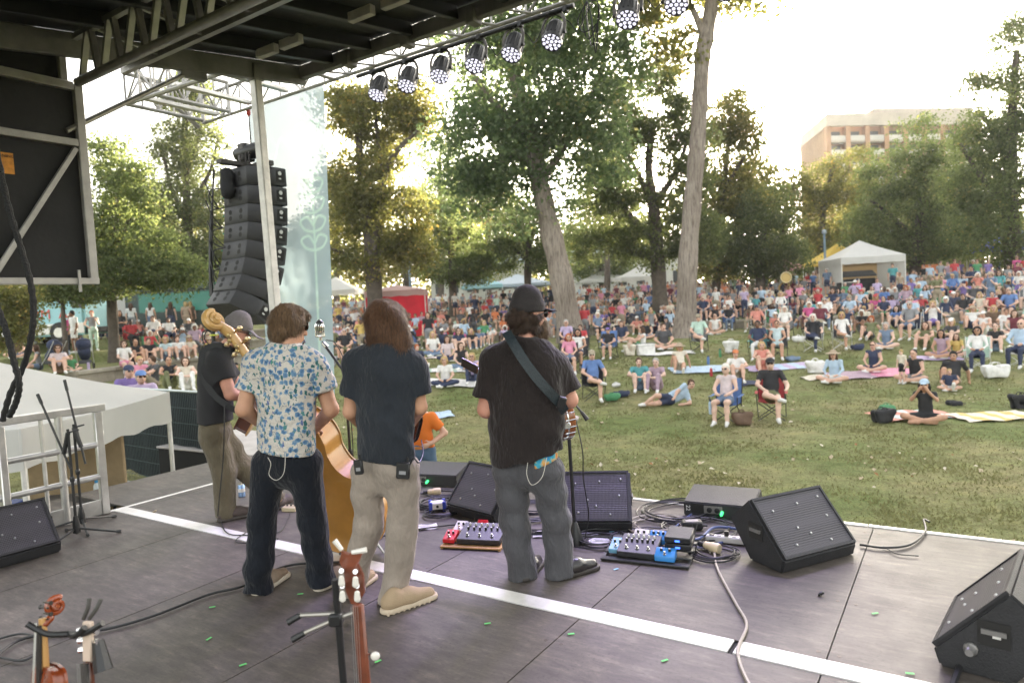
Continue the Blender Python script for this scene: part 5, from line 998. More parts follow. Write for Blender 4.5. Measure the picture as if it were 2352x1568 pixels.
def banner():
    def f(t, b):
        o = NN(t, 'ShaderNodeTexCoord').outputs['Object']; n = noise(t, o, .8, 3); c = ramp(t, n, [(.3, (.27, .37, .42)), (.7, (.36, .45, .49))]); c = mixc(t, NN(t, 'ShaderNodeAttribute', attribute_name='print').outputs['Fac'], c, (.46, .66, .60)); t.links.new(c, b.inputs['Base Color']); b.inputs['Roughness'].default_value = .7
        tr = NN(t, 'ShaderNodeBsdfTranslucent'); t.links.new(c, tr.inputs[0]); tp = NN(t, 'ShaderNodeBsdfTransparent'); mx = NN(t, 'ShaderNodeMixShader'); mx.inputs[0].default_value = .6; m2 = NN(t, 'ShaderNodeMixShader'); m2.inputs[0].default_value = .10
        t.links.new(b.outputs[0], mx.inputs[1]); t.links.new(tr.outputs[0], mx.inputs[2]); t.links.new(mx.outputs[0], m2.inputs[1]); t.links.new(tp.outputs[0], m2.inputs[2]); t.links.new(m2.outputs[0], t.nodes['Material Output'].inputs[0])
    t = thing('scrim_banner', S(6.8, -8.0, 0), -STA, 'tall pale blue translucent mesh banner hanging behind the speakers', 'banner'); nx, nz = 84, 190; x0, x1, z0, z1 = -1.15, .56, .55, 5.0
    X, Z = np.meshgrid(np.linspace(x0, x1, nx+1), np.linspace(z0, z1, nz+1), indexing='ij'); fx, fz = (X-x0)/(x1-x0), (Z-z0)/(z1-z0); X = X-(1-fz)*.24*fx; V = np.stack([X, .05*np.sin(fx*7+fz*2)*(1-fz*.6), Z], -1).reshape(-1, 3); i = np.arange(nx*(nz+1)).reshape(nx, nz+1)[:, :-1].ravel(); me = np_mesh('cloth', V, np.stack([i, i+nz+1, i+nz+2, i+1], 1), [node_mat('scrim_blue', f)])
    C = list(catmull([(.1, 0, .7), (.12, 0, 1.8), (.15, 0, 3.0), (.18, 0, 4.3)], 60)); 
    for k in range(7):
        z_ = 2.7+.27*k
        for s_ in (-1, 1): C += catmull([(.14, 0, z_), (.14+s_*.16, 0, z_+.05), (.14+s_*.24, 0, z_+.17), (.14+s_*.1, 0, z_+.22), (.14, 0, z_+.1)], 12)
    C += catmull([(-.55, 0, 4.15), (-.4, 0, 4.4), (-.2, 0, 4.25), (-.05, 0, 4.45)], 16); C = np.array(C)[:, [0, 2]]; P = V[:, [0, 2]]; d = np.full(len(P), 9.)
    for c in C: d = np.minimum(d, np.hypot(P[:, 0]-c[0], P[:, 1]-c[1]))
    at_ = me.attributes.new('print', 'FLOAT', 'POINT'); at_.data.foreach_set('value', np.clip(1-(d-.006)/.022, 0, 1).astype(np.float32)); link('cloth', me, t)
    MB().tube([(x0-.05, 0, z1), (x1+.05, 0, z1)], .02, 6).build('top_bar', TRUSS, t)
banner()
# ---- stage lights
def lights():
    bar = thing('lighting_bar', (0, 0, 0), 0, 'black pipe under the front truss from which the stage lights hang', 'pipe')
    MB().tube([S(6.5, -6.47, 4.80), S(6.5, -3.3, 4.80)], .026, 10).build('pipe', BLK, bar)
    for w in np.arange(-6.2, -3.3, .56): MB().box(S(6.5, w, 4.80), (.05, .07, .09), -STA).build('clamp', BLK, bar, bevel=.006)
    MB().tube([S(6.5, -2.95, 4.80), S(6.5, 1.5, 4.80)], .026, 10).build('pipe', BLK, bar)
    LED = mat('led_white', (.9, .88, 1), .3, emit=((.84, .82, 1.0), .17)); LENS = mat('lens_rim', (.10, .09, .13), .3)
    ws = []
    for x, y in ((869, 190), (937, 172), (1012, 150), (1093, 126), (1178, 100), (1271, 75), (1442, 25), (1555, -2), (1668, -25)):
        v = ray(x, y); q = CC+v*(6.5/(v@SU)); ws.append(float(q@SW))
    for i, w in enumerate(ws):
        o = S(6.5, w, 4.56); t = thing('stage_light', o, -STA+random.uniform(-.12, .12), '', 'stage light', 'round stage lights hung along the front truss')
        t['label'] = ('first', 'second', 'third', 'fourth', 'fifth', 'sixth', 'seventh', 'eighth', 'ninth')[i]+' lit round stage light along the truss, counted from the blue banner'
        ax = np.array([.10, -.62+random.uniform(-.06, .06), -1.]); ax /= np.linalg.norm(ax)
        MB().lathe([(.03, -.17), (.085, -.16), (.10, -.11), (.102, .06), (.112, .08), (.112, .115), (.106, .115), (.105, .095), (.001, .095)], (0, 0, 0), ax, 24).build('housing', BLK, t)
        _, ex, ey = frame(ax)
        for r, n, ph in ((.0, 1, 0), (.048, 6, .2), (.088, 11, 0)):
            for j in range(n):
                a = 2*PI*j/max(n, 1)+ph; c = ax*.098+(ex*math.cos(a)+ey*math.sin(a))*r; MB().lathe([(.0175 if r else .019, 0), (.016, .006)], c, ax, 10).build('led', LED, t)
        for k in range(14):
            a = 2*PI*k/14; MB().bar(ax*-.10+(ex*math.cos(a)+ey*math.sin(a))*.102, ax*.04+(ex*math.cos(a)+ey*math.sin(a))*.104, .006, .014, up=ex).build('cooling_fin', BLK, t)
        y0 = catmull([(-.135, 0, 0), (-.14, .01, .12), (-.09, .02, .21), (0, .02, .225), (.09, .02, .21), (.14, .01, .12), (.135, 0, 0)], 4); m_ = MB()
        for a, b_ in zip(y0[:-1], y0[1:]): m_.bar(a, b_, .035, .008, up=(0, 1, 0))
        m_.build('yoke', mat('yoke_grey', (.16, .15, .14), .4, .5), t)
        for s_ in (-1, 1): MB().lathe([(.02, 0), (.02, .03)], (s_*.125, 0, 0), (s_, 0, 0), 8).build('yoke_knob', BLK, t)
        l = bpy.data.lights.new('stage_light_beam', 'SPOT'); l.energy = 16 if i < 3 else 42; l.spot_size = math.radians(46); l.spot_blend = .7; l.color = (.60, .50, 1.0); l.shadow_soft_size = .1
        lo = bpy.data.objects.new('stage_light_beam', l); COL.objects.link(lo); lo.parent = t; lo.location = tuple(ax*.14); lo.rotation_euler = Vector(-ax).to_track_quat('Z', 'Y').to_euler()
        pc = catmull([(.0, .0, .23), (.18, .03, .10), (.28, .02, -.02), (.40, .03, .12), (.52, .0, .24)], 5); MB().tube(pc, .006, 5).build('power_cable', BLK, t)
    m_ = thing('cable_coil', S(6.5, -3.15, 4.7), -STA, 'loose black cable loops hanging from the truss gap between the lights', 'cable')
    for k in range(4): MB().tube(catmull([(0, 0, .1), (-.12+.05*k, .02, -.05), (-.05+.04*k, .0, -.2-.08*k), (.1, .03, -.12), (.12, 0, .05), (.02, 0, .1)], 6), .007, 5).build('loop', BLK, m_)
lights()
# ---- microphone stands
def tripod(parent, base, h, rot=0., r=.011, legs=3):
    MB().tube([(0, 0, .04), (0, 0, h)], r, 8).build('pole', BLK, parent); MB().lathe([(.016, h*.52), (.019, h*.53), (.019, h*.56), (.014, h*.57)], n=10).build('clutch', BLK, parent); MB().lathe([(.03, .05), (.028, .12), (.016, .19)], n=10).build('hub', BLK, parent)
    for i in range(legs):
        a = rot+2*PI*i/legs; d = np.array([math.cos(a), math.sin(a), 0]); l = MB().tube([np.array([0, 0, .09]), d*.30+[0, 0, .014]], .009, 6).build('leg', BLK, parent); MB().tube([d*.29+[0, 0, .016], d*.325+[0, 0, .014]], .013, 6).build('foot', mat('rubber_grey', (.05, .05, .05), .8), l)
CHR = mat('chrome', (.75, .74, .73), .18, 1.)
def vintage_mic(parent, c, fw):
    f = np.asarray(fw, float); f /= np.linalg.norm(f); sd = np.cross(f, (0, 0, 1)); m_ = thing('microphone_head', tuple(c)); m_.parent = parent
    b_ = Body(); b_.cap((0, 0, -.035), (0, 0, .04), .034, .036, 0, .01, (f, .8)); b_.cut((0, 0, -.05), (0, 0, -1)); V, Q, _ = b_.net(.005); link('core', np_mesh('core', V, Q, [mat('mic_dark', (.05, .05, .05), .4, .6)]), m_)
    for k in range(9):
        a = -PI/2*.95+PI*.95*k/8; V = [f*0+sd*math.sin(a)*.040+f*-math.cos(a)*.033+np.array([0, 0, z_])*(1-.35*abs(math.sin(a))*(1 if z_ > .03 else 0)) for z_ in (-.05, .0, .045)]+[sd*math.sin(a)*.012-f*math.cos(a)*.01+np.array([0, 0, .077])]
        MB().tube(catmull(V, 3), .0032, 5).build('rib', CHR, m_)
    for z_ in (-.015, .022): MB().tube([sd*math.sin(a)*.0415-f*math.cos(a)*.034+np.array([0, 0, z_]) for a in np.linspace(-PI/2, PI/2, 10)], .004, 5).build('band', CHR, m_)
    MB().lathe([(.036, -.058), (.038, -.05), (.036, -.042)], n=16).build('base_ring', CHR, m_); MB().tube([(0, 0, -.055), (0, 0, -.085)], .012, 8).build('swivel', CHR, m_)
def mics():
    b0 = on_floor(818, 1240); t = thing('microphone_stand', b0, 0, 'black boom stand with vintage chrome microphone beside the floral shirt', 'microphone stand', 'microphone stands on the stage'); tripod(t, b0, 1.24, .4)
    top = np.array([0, 0, 1.24]); mc = at(735, 757, b0[1]+.12)-b0; j = at(785, 842, b0[1])-b0; MB().tube([top, j], .012, 8).build('joint', BLK, t); MB().tube([j+(j-mc)*.25, mc+[0, 0, -.075]+(j-mc)*.08], .010, 8).build('boom', BLK, t); MB().tube([mc+(j-mc)*.12+[0, 0, -.07], mc+(j-mc)*.30+[0, 0, -.05]], .016, 10).build('connector', CHR, t); vintage_mic(t, mc, (.4, .9, 0))
    MB().tube(catmull([mc+(j-mc)*.28, (mc+j)/2+[.04, 0, .03], j+[.03, 0, -.02], (.03, -.02, .8), (.025, -.02, .3), (.2, -.1, .02)], 6), .004, 5).build('microphone_cable', BLK, t)
    b0 = on_floor(1322, 1248); t = thing('microphone_stand', b0, 0, 'black stand with vintage chrome microphone in front of the banjo player', 'microphone stand', 'microphone stands on the stage')
    MB().tube([(0, 0, .03), (-.01, 0, 1.12)], .013, 10).build('pole', BLK, t); MB().lathe([(.06, 0), (.055, .05), (.03, .13), (.018, .16)], n=14).build('base', BLK, t)
    for a in (.1, 2.2, 4.3): MB().tube([(0, 0, .06), (.34*math.cos(a), .34*math.sin(a), .012)], .009, 6).build('leg', BLK, t)
    mc = at(1249, 757, 4.62)-b0; MB().tube([(-.01, 0, 1.10), mc+[0, 0, -.08]], .010, 8).build('boom', BLK, t); vintage_mic(t, mc, (.5, .85, 0))
    e = at(1345, 957, 4.75)-b0; MB().tube([(-.005, 0, .98), at(1318, 925, 4.78)-b0, e], .008, 6).build('short_boom', BLK, t); MB().tube([e-(e-(at(1318, 925, 4.78)-b0))*.35, e+[.012, 0, -.022]], [.012, .017], 10).build('instrument_microphone', BLK, t)
    MB().tube(catmull([at(1313, 925, 4.8)-b0, at(1337, 1030, 4.7)-b0, at(1340, 1100, 4.7)-b0, at(1352, 1180, 4.75)-b0, at(1345, 1235, 4.75)-b0, (.15, .1, .01)], 6), .0045, 5).build('microphone_cable', BLK, t)
    for (x, y, top, lab, s_) in ((178, 1236, 905, 'empty black microphone stand nearer the picture edge, by the railing', 1), (190, 1213, 872, 'empty black microphone stand with folded boom, beside the railing end', -1)):
        b0 = on_floor(x, y); t = thing('microphone_stand', b0, 0, lab, 'microphone stand', 'microphone stands on the stage'); h = .92; tripod(t, b0, h, .3 if s_ > 0 else 1.2)
        a = np.array([0, 0, h-.03]); e = at(x-(92 if s_ > 0 else 42), top, b0[1]+.05)-b0; j = np.array([-.05*s_, .0, h*.78])
        MB().tube([j-(e-j)*.25, e], .009, 8).build('boom', BLK, t); MB().tube([e-(e-j)*.16, e], .013, 8).build('sleeve', BLK, t); MB().tube([j, a], .018, 8).build('clutch_head', BLK, t); MB().tube([a+[0, 0, .0], a+[.09, 0, .02]], .008, 6).build('t_handle', BLK, t)
mics()
# ---- instruments
WOOD = mat('bass_varnish', (.52, .255, .055), .30, bump=(5, .08), var=(2.2, .22), coat=.5); WOODL = mat('bass_scroll_wood', (.50, .30, .10), .35, var=(6, .2), coat=.4); EBON = mat('ebony', (.02, .016, .014), .35); BRASS = mat('tuner_brass', (.55, .42, .22), .3, .9)
MAHOG = mat('mahogany', (.10, .030, .015), .25, bump=(6, .08), var=(5, .3), coat=.5); SPRUCE = mat('spruce_top', (.55, .30, .10), .35, coat=.4, var=(5, .12)); VIOL = mat('violin_varnish', (.26, .050, .012), .22, var=(9, .35), coat=.6)
def outline(halfpts):
    C = catmull([np.array((x, y, 0)) for x, y in halfpts], 5); R_ = [(float(c[0]), float(c[1])) for c in C]; return R_+[(-x, y) for x, y in R_[::-1][1:-1]]
def body_plate(parent, name, out, o, ex, ey, en, dep, mt_back, mt_rib, mt_top, arch=0.):
    P = [o+ex*x+ey*y for x, y in out]; n = len(P); c = sum(P)/n
    V = P+[p+en*dep for p in P]; MB().add(V, [(i, (i+1) % n, n+(i+1) % n, n+i) for i in range(n)]).build('ribs', mt_rib, parent, smooth=60)
    for nm, off, mt_, sg in (('back', 0, mt_back, -1), ('top', dep, mt_top, 1)):
        m_ = MB(); V = []; rings = (1.035, .94, .7, .35, .02)
        for q, r in enumerate(rings): V += [c+(p-c)*r+en*(off+sg*(.004+arch*(1-min(r, 1)**2))) for p in P]
        V = [p+en*(off-sg*.006)+(p-c)*.035 for p in P]+V
        Fc = [(k*n+i, k*n+(i+1) % n, (k+1)*n+(i+1) % n, (k+1)*n+i) for k in range(len(rings)) for i in range(n)]+[tuple(range(len(rings)*n, (len(rings)+1)*n))]
        m_.add(V, Fc); m_.build(nm, mt_, parent, smooth=50)
def bass():
    b0 = at(838, 1252, 4.76); t = thing('double_bass', b0, 0, 'honey coloured double bass leaning against the man in floral shirt', 'double bass'); sc = at(468, 752, 4.66)-b0; ey = sc/np.linalg.norm(sc)
    en = np.array([math.sin(math.radians(30)), math.cos(math.radians(30)), .0]); en -= ey*(en@ey); en /= np.linalg.norm(en); ex = np.cross(ey, en); L = np.linalg.norm(sc)
    o = np.zeros(3)
    out = outline([(0, 0), (.16, .012), (.29, .10), (.335, .26), (.30, .42), (.235, .50), (.205, .58), (.215, .68), (.255, .76), (.265, .86), (.22, .98), (.11, 1.06), (0, 1.09)])
    body_plate(t, 'body', out, o, ex, ey, en, .19, WOOD, WOOD, WOODL, .035)
    m_ = MB(); m_.tube([o+ey*1.05+en*.15, o+ey*1.3+en*.16, o+ey*1.6+en*.165], [.045, .032, .026], 10); m_.build('neck', WOODL, t)
    MB().bar(o+ey*.75+en*.25, o+ey*1.6+en*.195, .05, .02, up=en).build('fingerboard', EBON, t)
    b_ = Body(); p0 = o+ey*1.58+en*.165; p1 = sc-ey*.10+en*.16; b_.cap(p0, p1, .034, .036, 0, .02, (ex, .85)); b_.cap(p1, sc+en*.11, .036, .034, 0, .02)
    V, Q, _ = b_.net(.009); link('peg_box', np_mesh('peg_box', V, Q, [WOODL]), t)
    m_ = MB(); pts = []
    for i in range(34):
        a = i*.36; r = .062*(1-i/36)+.010; pts.append(sc+en*.11+ey*.015+(ey*math.cos(a-.6)+(-en)*math.sin(a-.6))*r)
    for s_ in (-1, 1): MB().tube([p+ex*s_*.004*(i*.26) for i, p in enumerate(pts)], [.026-.0004*i for i in range(34)], 8).build('scroll', WOODL, t)
    MB().lathe([(.018, -.05), (.024, -.045), (.024, .045), (.018, .05)], sc+en*.11+ey*.015, ex, 12).build('scroll_eye', WOODL, t)
    for k, (a, s_) in enumerate(((.05, 1), (.14, 1), (.08, -1), (.17, -1))):
        c = p0+ey*a; pg = MB().tube([c, c+ex*s_*.085], .007, 6).build('tuner', BRASS, t); MB().lathe([(.003, -.02), (.020, -.008), (.022, 0), (.02, .008), (.003, .02)], c+ex*s_*.095, ey, 10).build('tuner_key', BRASS, pg); MB().lathe([(.017, 0), (.017, .01), (.008, .014)], c-en*.036+ex*s_*.012, -en, 12).build('gear', BRASS, pg)
    MB().tube([o-ey*.0+en*.1, o-ey*.17+en*.1], [.012, .007], 8).build('endpin', STUD, t); MB().bar(o+ey*.42+en*.24+ex*-.07, o+ey*.42+en*.24+ex*.07, .012, .10, up=en).build('bridge', SPRUCE, t)
    for k in range(4): MB().tube([o+ey*.12+en*.24+ex*(k-1.5)*.018, o+ey*.42+en*.30+ex*(k-1.5)*.024, o+ey*1.58+en*.20+ex*(k-1.5)*.010], .0022, 4).build('string', STUD, t)
bass()
def lute(name, label, cat, o, ey, en, sc, out, dep, back, rib, top, neckL, head, neckw=.045, hm=EBON, strings=6, peg=None):
    t = thing(name, o, 0, label, cat); ey = np.asarray(ey, float); ey /= np.linalg.norm(ey); en = np.asarray(en, float); en -= ey*(en@ey); en /= np.linalg.norm(en); ex = np.cross(ey, en); z = np.zeros(3)
    out = [(x*sc, y*sc) for x, y in out]; bl = max(y for x, y in out)
    body_plate(t, 'body', out, z, ex, ey, en, dep, back, rib, top, .012)
    MB().bar(ey*(bl-.06)+en*dep*.8, ey*(bl+neckL)+en*dep*.8, neckw, .022, up=en).build('neck', MAHOG, t, bevel=.005); MB().bar(ey*(bl-.12)+en*(dep+.012), ey*(bl+neckL)+en*(dep+.006), neckw, .008, up=en).build('fingerboard', EBON, t)
    MB().bar(ey*(bl+neckL)+en*dep*.8, ey*(bl+neckL+head)+en*dep*.55, neckw*1.5, .016, up=en).build('headstock', hm, t, bevel=.004)
    for k in range(strings): MB().tube([ey*.12+en*(dep+.02)+ex*(k-(strings-1)/2)*.009, ey*(bl+neckL)+en*(dep+.013)+ex*(k-(strings-1)/2)*.007], .001, 3).build('string', STUD, t)
    for k in range(3):
        for s_ in (-1, 1): c = ey*(bl+neckL+head*(.25+.25*k))+en*dep*.65; MB().tube([c+ex*s_*neckw*.7, c+ex*s_*(neckw*.75+.022)], [.006, .011], 6).build('peg', peg or CHR, t)
    MB().lathe([(.05*sc/1., 0), (.05*sc, .002)], ey*bl*.62+en*(dep+.008), en, 20).build('sound_hole', SEAM, t); MB().bar(ey*bl*.22-ex*.06+en*(dep+.012), ey*bl*.22+ex*.06+en*(dep+.012), .02, .012, up=en).build('bridge', EBON, t)
    return t, ex, ey, en
GTR = outline([(0, 0), (.12, .01), (.195, .10), (.20, .19), (.15, .28), (.13, .33), (.145, .40), (.14, .46), (.07, .50), (0, .50)])
lute('acoustic_guitar', 'dark red brown acoustic guitar held by the man in grey cap', 'guitar', at(545, 968, 5.50), (.25, .72, .55), (.80, .55, -.15), 1.05, GTR, .11, MAHOG, MAHOG, SPRUCE, .36, .18)
MDL = outline([(0, 0), (.08, .008), (.125, .07), (.12, .14), (.075, .22), (.04, .29), (0, .31)])
lute('mandolin', 'dark mandolin held in front of the long haired player', 'mandolin', at(955, 990, 4.28), (-.75, .4, .35), (.6, .8, 0), 1., MDL, .045, MAHOG, EBON, MAHOG, .2, .15, .03)
def banjo_pot(t, c, en, r=.14, dep=.07, wood=MAHOG):
    c = np.asarray(c, float); _, a, b_ = frame(en); en = np.asarray(en, float)/np.linalg.norm(en)
    MB().lathe([(r*.9, 0), (r*.97, .004), (r, .02), (r, dep-.01), (r*1.03, dep), (r*.98, dep+.006), (r*.93, dep+.003)], c, en, 36).build('rim', wood, t)
    MB().lathe([(r*.94, 0), (r*.94, .003)], c+en*(dep+.002), en, 36).build('drum_head', mat('drum_skin', (.72, .68, .60), .6), t); MB().lathe([(r*.99, 0), (r*1.03, .004), (r*1.03, .012), (r*.99, .014)], c+en*.022, en, 36).build('flange', CHR, t)
    for k in range(20):
        p = c+(a*math.cos(k*PI/10)+b_*math.sin(k*PI/10))*r*1.045; MB().tube([p+en*.02, p+en*(dep+.004)], .0035, 5).build('bracket_hook', CHR, t); MB().lathe([(.007, 0), (.007, .014)], p+en*.008, en, 6).build('bracket_nut', CHR, t)
t = thing('banjo', at(1276, 960, 4.46), 0, 'banjo with brown rim and chrome brackets at the hip of the banjo player', 'banjo'); banjo_pot(t, (0, 0, 0), (.93, .32, .10), .145, .075, mat('banjo_amber', (.30, .10, .03), .25, coat=.5, var=(9, .3)))
MB().bar((-.05, .12, .06), (-.52, .50, .30), .04, .025, up=(.9, .4, 0)).build('neck', MAHOG, t, bevel=.004); MB().bar((-.52, .5, .3), (-.64, .6, .36), .07, .015, up=(.9, .4, 0)).build('headstock', EBON, t, bevel=.004); MB().box((.06, -.13, -.03), (.05, .03, .04)).build('tailpiece', CHR, t, bevel=.004)
# fiddle, mandolin and banjo resting on stands in the foreground
def foreground():
    b0 = on_floor(150, 1800); b0 = np.array([at(125, 1385, 2.25)[0], 2.25, 0]); s = thing('instrument_stand', b0+np.array([.08, .03, 0]), 0, 'black instrument stand holding the fiddle and the dark mandolin', 'stand')
    MB().tube([(0, 0, 0), (0, 0, .70)], .011, 8).build('pole', BLK, s)
    for a in (.3, 2.4, 4.5): MB().tube([(0, 0, .12), (.25*math.cos(a), .25*math.sin(a), .01)], .009, 6).build('leg', BLK, s)
    j = at(160, 1455, 2.26)-b0-np.array([.08, .03, 0]); 
    for e in ((62, 1432), (195, 1440), (236, 1430)): q = at(e[0], e[1], 2.22)-b0-np.array([.08, .03, 0]); MB().tube(catmull([j, (j+q)/2+[0, -.01, -.012], q], 4), .010, 8).build('yoke_arm', BLK, s)
    for a_, b_ in (((192, 1420), (205, 1372)), ((205, 1420), (232, 1374))): MB().tube(catmull([at(*a_, 2.3)-b0-np.array([.08, .03, 0]), at((a_[0]+b_[0])/2+3, (a_[1]+b_[1])/2, 2.28)-b0-np.array([.08, .03, 0]), at(*b_, 2.28)-b0-np.array([.08, .03, 0])], 4), .007, 8).build('hook_prong', mat('prong_grey', (.09, .085, .08), .6), s)
    MB().tube([at(225, 1470, 2.25)-b0-np.array([.08, .03, 0]), at(238, 1540, 2.22)-b0-np.array([.08, .03, 0])], [.018, .03], 8).build('padded_arm', BLK, s)
    # fiddle
    o = at(128, 1640, 2.22); t = thing('fiddle', o, 0, 'red brown fiddle with carved scroll in the lower left corner', 'violin'); sc = at(124, 1392, 2.28)-o; ey = sc/np.linalg.norm(sc); en = np.array([-.55, -.8, .1]); en -= ey*(en@ey); en /= np.linalg.norm(en); ex = np.cross(ey, en); L = np.linalg.norm(sc)
    VO = outline([(0, -.20), (.07, -.195), (.102, -.12), (.085, -.05), (.058, -.01), (.060, .05), (.083, .09), (.075, .14), (.03, .158), (0, .16)]); VO = [(x, y-.0) for x, y in VO]
    body_plate(t, 'body', VO, np.zeros(3), ex, ey, en, .035, VIOL, VIOL, VIOL, .018)
    MB().tube([ey*.15+en*.03, ey*.32+en*.035], [.014, .012], 8).build('neck', mat('maple_neck', (.50, .27, .09), .35, coat=.3), t); MB().bar(ey*.02+en*.05, ey*.30+en*.045, .024, .008, up=en).build('fingerboard', EBON, t)
    b_ = Body(); b_.cap(ey*.30+en*.03, ey*(L-.035)+en*.012, .014, .013, 0, .01); V, Q, _ = b_.net(.004); link('peg_box', np_mesh('peg_box', V, Q, [VIOL]), t); pts = []
    for i in range(30): a = i*.36; r = .026*(1-i/32)+.004; pts.append(sc-en*-.0+(ey*math.cos(a-.6)-en*-1*math.sin(a-.6))*r-en*.005)
    for s_ in (-1, 1): MB().tube([p+ex*s_*.0016*i*.3 for i, p in enumerate(pts)], [.010-.00015*i for i in range(30)], 8).build('scroll', VIOL, t)
    MB().lathe([(.006, -.02), (.008, -.017), (.008, .017), (.006, .02)], sc-en*.005, ex, 10).build('scroll_eye', VIOL, t)
    for k in range(4): s_ = 1 if k % 2 else -1; c = ey*(.315+.018*k)+en*.025; MB().tube([c-ex*s_*.018, c+ex*s_*.03, c+ex*s_*.04], [.003, .004, .008], 6).build('peg', EBON, t)
    for k in range(4): MB().tube([ey*-.08+en*.075+ex*(k-1.5)*.006, ey*.31+en*.055+ex*(k-1.5)*.004], .0008, 3).build('string', STUD, t)
    # dark mandolin standing beside it
    o = at(250, 1795, 2.25); t, ex, ey, en = lute('resting_mandolin', 'dark mandolin with pale headstock back standing beside the fiddle', 'mandolin', o, (-.03, .05, 1), (-.3, -.9, .1), 1., MDL, .045, EBON, MAHOG, EBON, .12, .13, .026, mat('headstock_pale', (.60, .47, .38), .5), 8)
    # banjo headstock in the middle foreground
    o = at(850, 1900, 2.35); t = thing('resting_banjo', o, 0, 'banjo neck and headstock with pearly tuners at the lower edge', 'banjo'); P = lambda x, y, Y=2.45: at(x, y, Y)-o
    NK = mat('neck_redbrown', (.17, .045, .02), .3, var=(10, .35), coat=.4); banjo_pot(t, (0, .0, -.06), (-.15, .95, .2), .14, .07)
    MB().bar(P(855, 1760, 2.42), P(822, 1385), .042, .024, up=(0, -1, 0)).build('neck', NK, t, bevel=.008)
    hs_ = [P(*q) for q in ((822, 1388), (838, 1360), (834, 1320), (822, 1295), (832, 1272), (818, 1262), (800, 1272), (784, 1265), (778, 1290), (790, 1318), (792, 1355), (806, 1388))]
    MB().prism(hs_, (0, 0, 0), (0, .018, 0)).build('headstock', NK, t, bevel=.003)
    PRL = mat('pearl', (.72, .68, .62), .25, coat=.4)
    for k, (x, y) in enumerate(((778, 1345), (776, 1310), (812, 1345), (808, 1312))):
        pg = MB().tube([P(x+8, y, 2.45), P(x+8, y, 2.40)], .009, 8).build('tuner', CHR, t); q = P(x+8, y+16, 2.395); b_ = Body(); b_.cap(q, q+[0, 0, -.022], .010, .013, 0, .01, (np.array([0, 1., 0]), .5)); V, Q, _ = b_.net(.004); link('tuner_button', np_mesh('tuner_button', V, Q, [PRL]), pg)
    for q0, q1 in (((785, 1262), (768, 1240)), ((808, 1268), (842, 1262))): MB().tube([P(*q0), P(*q1)], [.008, .011], 8).build('pearl_peg', PRL, t)
    q = P(862, 1506, 2.43); MB().tube([P(845, 1500), q], .004, 6).build('fifth_peg_shaft', CHR, t); b_ = Body(); b_.ell(q, (.018, .010, .017)); V, Q, _ = b_.net(.004); link('fifth_peg', np_mesh('fifth_peg', V, Q, [PRL]), t)
    for k in range(4): MB().tube([P(824+k*5, 1760, 2.39), P(806+k*5, 1392, 2.425)], .0009, 3).build('string', STUD, t)
    b1 = at(785, 1560, 2.6); b1[2] = 0; s = thing('banjo_stand', b1, 0, 'black upright stand with yoke arms behind the banjo neck', 'stand'); Q_ = lambda x, y, Y=2.55: at(x, y, Y)-b1
    MB().tube([Q_(800, 1700), Q_(770, 1330)], .014, 10).build('upright', BLK, s); MB().box(Q_(772, 1420), (.05, .05, .05)).build('yoke_block', BLK, s, bevel=.008)
    for a, b_ in (((772, 1420), (700, 1452)), ((772, 1408), (690, 1412)), ((772, 1420), (815, 1405))): MB().tube([Q_(*a), Q_(*b_)], .009, 8).build('yoke_arm', mat('arm_grey', (.30, .28, .25), .35, .6), s); MB().tube([Q_(*b_), Q_(b_[0]-28 if b_[0] < 780 else b_[0]+8, b_[1]+16)], [.012, .014], 8).build('yoke_pad', BLK, s)
    for a in (.5, 2.6, 4.7): MB().tube([(0, 0, .15), (.28*math.cos(a), .28*math.sin(a), .012)], .010, 6).build('leg', BLK, s)
foreground()
# ================================================================== RAILING, CANOPY, FENCE, SMALL STAGE THINGS
def railing():
    t = thing('stage_railing', S(0, WL+.03, 0), -STA, 'silver tube guard railing along the side edge of the stage', 'railing'); RA = mat('rail_aluminium', (.58, .57, .55), .38, .8, bump=(40, .08), var=(5, .2))
    P = lambda u, z: np.array([0, u, z])
    MB().bar(P(-.6, 1.0), P(3.20, 1.0), .05, .07).build('top_rail', RA, t, bevel=.008)
    MB().bar(P(3.13, 0), P(3.13, .965), .07, .05).build('end_post', RA, t, bevel=.006); MB().tube([P(2.80, 0), P(2.80, .97)], .032, 10).build('post', RA, t); MB().tube([P(2.66, 0), P(2.66, .97)], .018, 8).build('thin_post', RA, t)
    for z in (.66, .36): MB().tube([P(-.6, z), P(3.11, z)], .027, 10).build('rail', RA, t)
    MB().bar(P(2.0, .075), P(3.10, .075), .02, .14).build('toe_board', RA, t, bevel=.004)
    MB().bar(P(2.34, -.9), P(2.34, .97), .06, .14, up=(1, 0, 0)).build('wide_post', RA, t, bevel=.008); MB().tube([P(2.2, -.9), P(2.2, .97)], .02, 8).build('thin_post', RA, t)
railing()
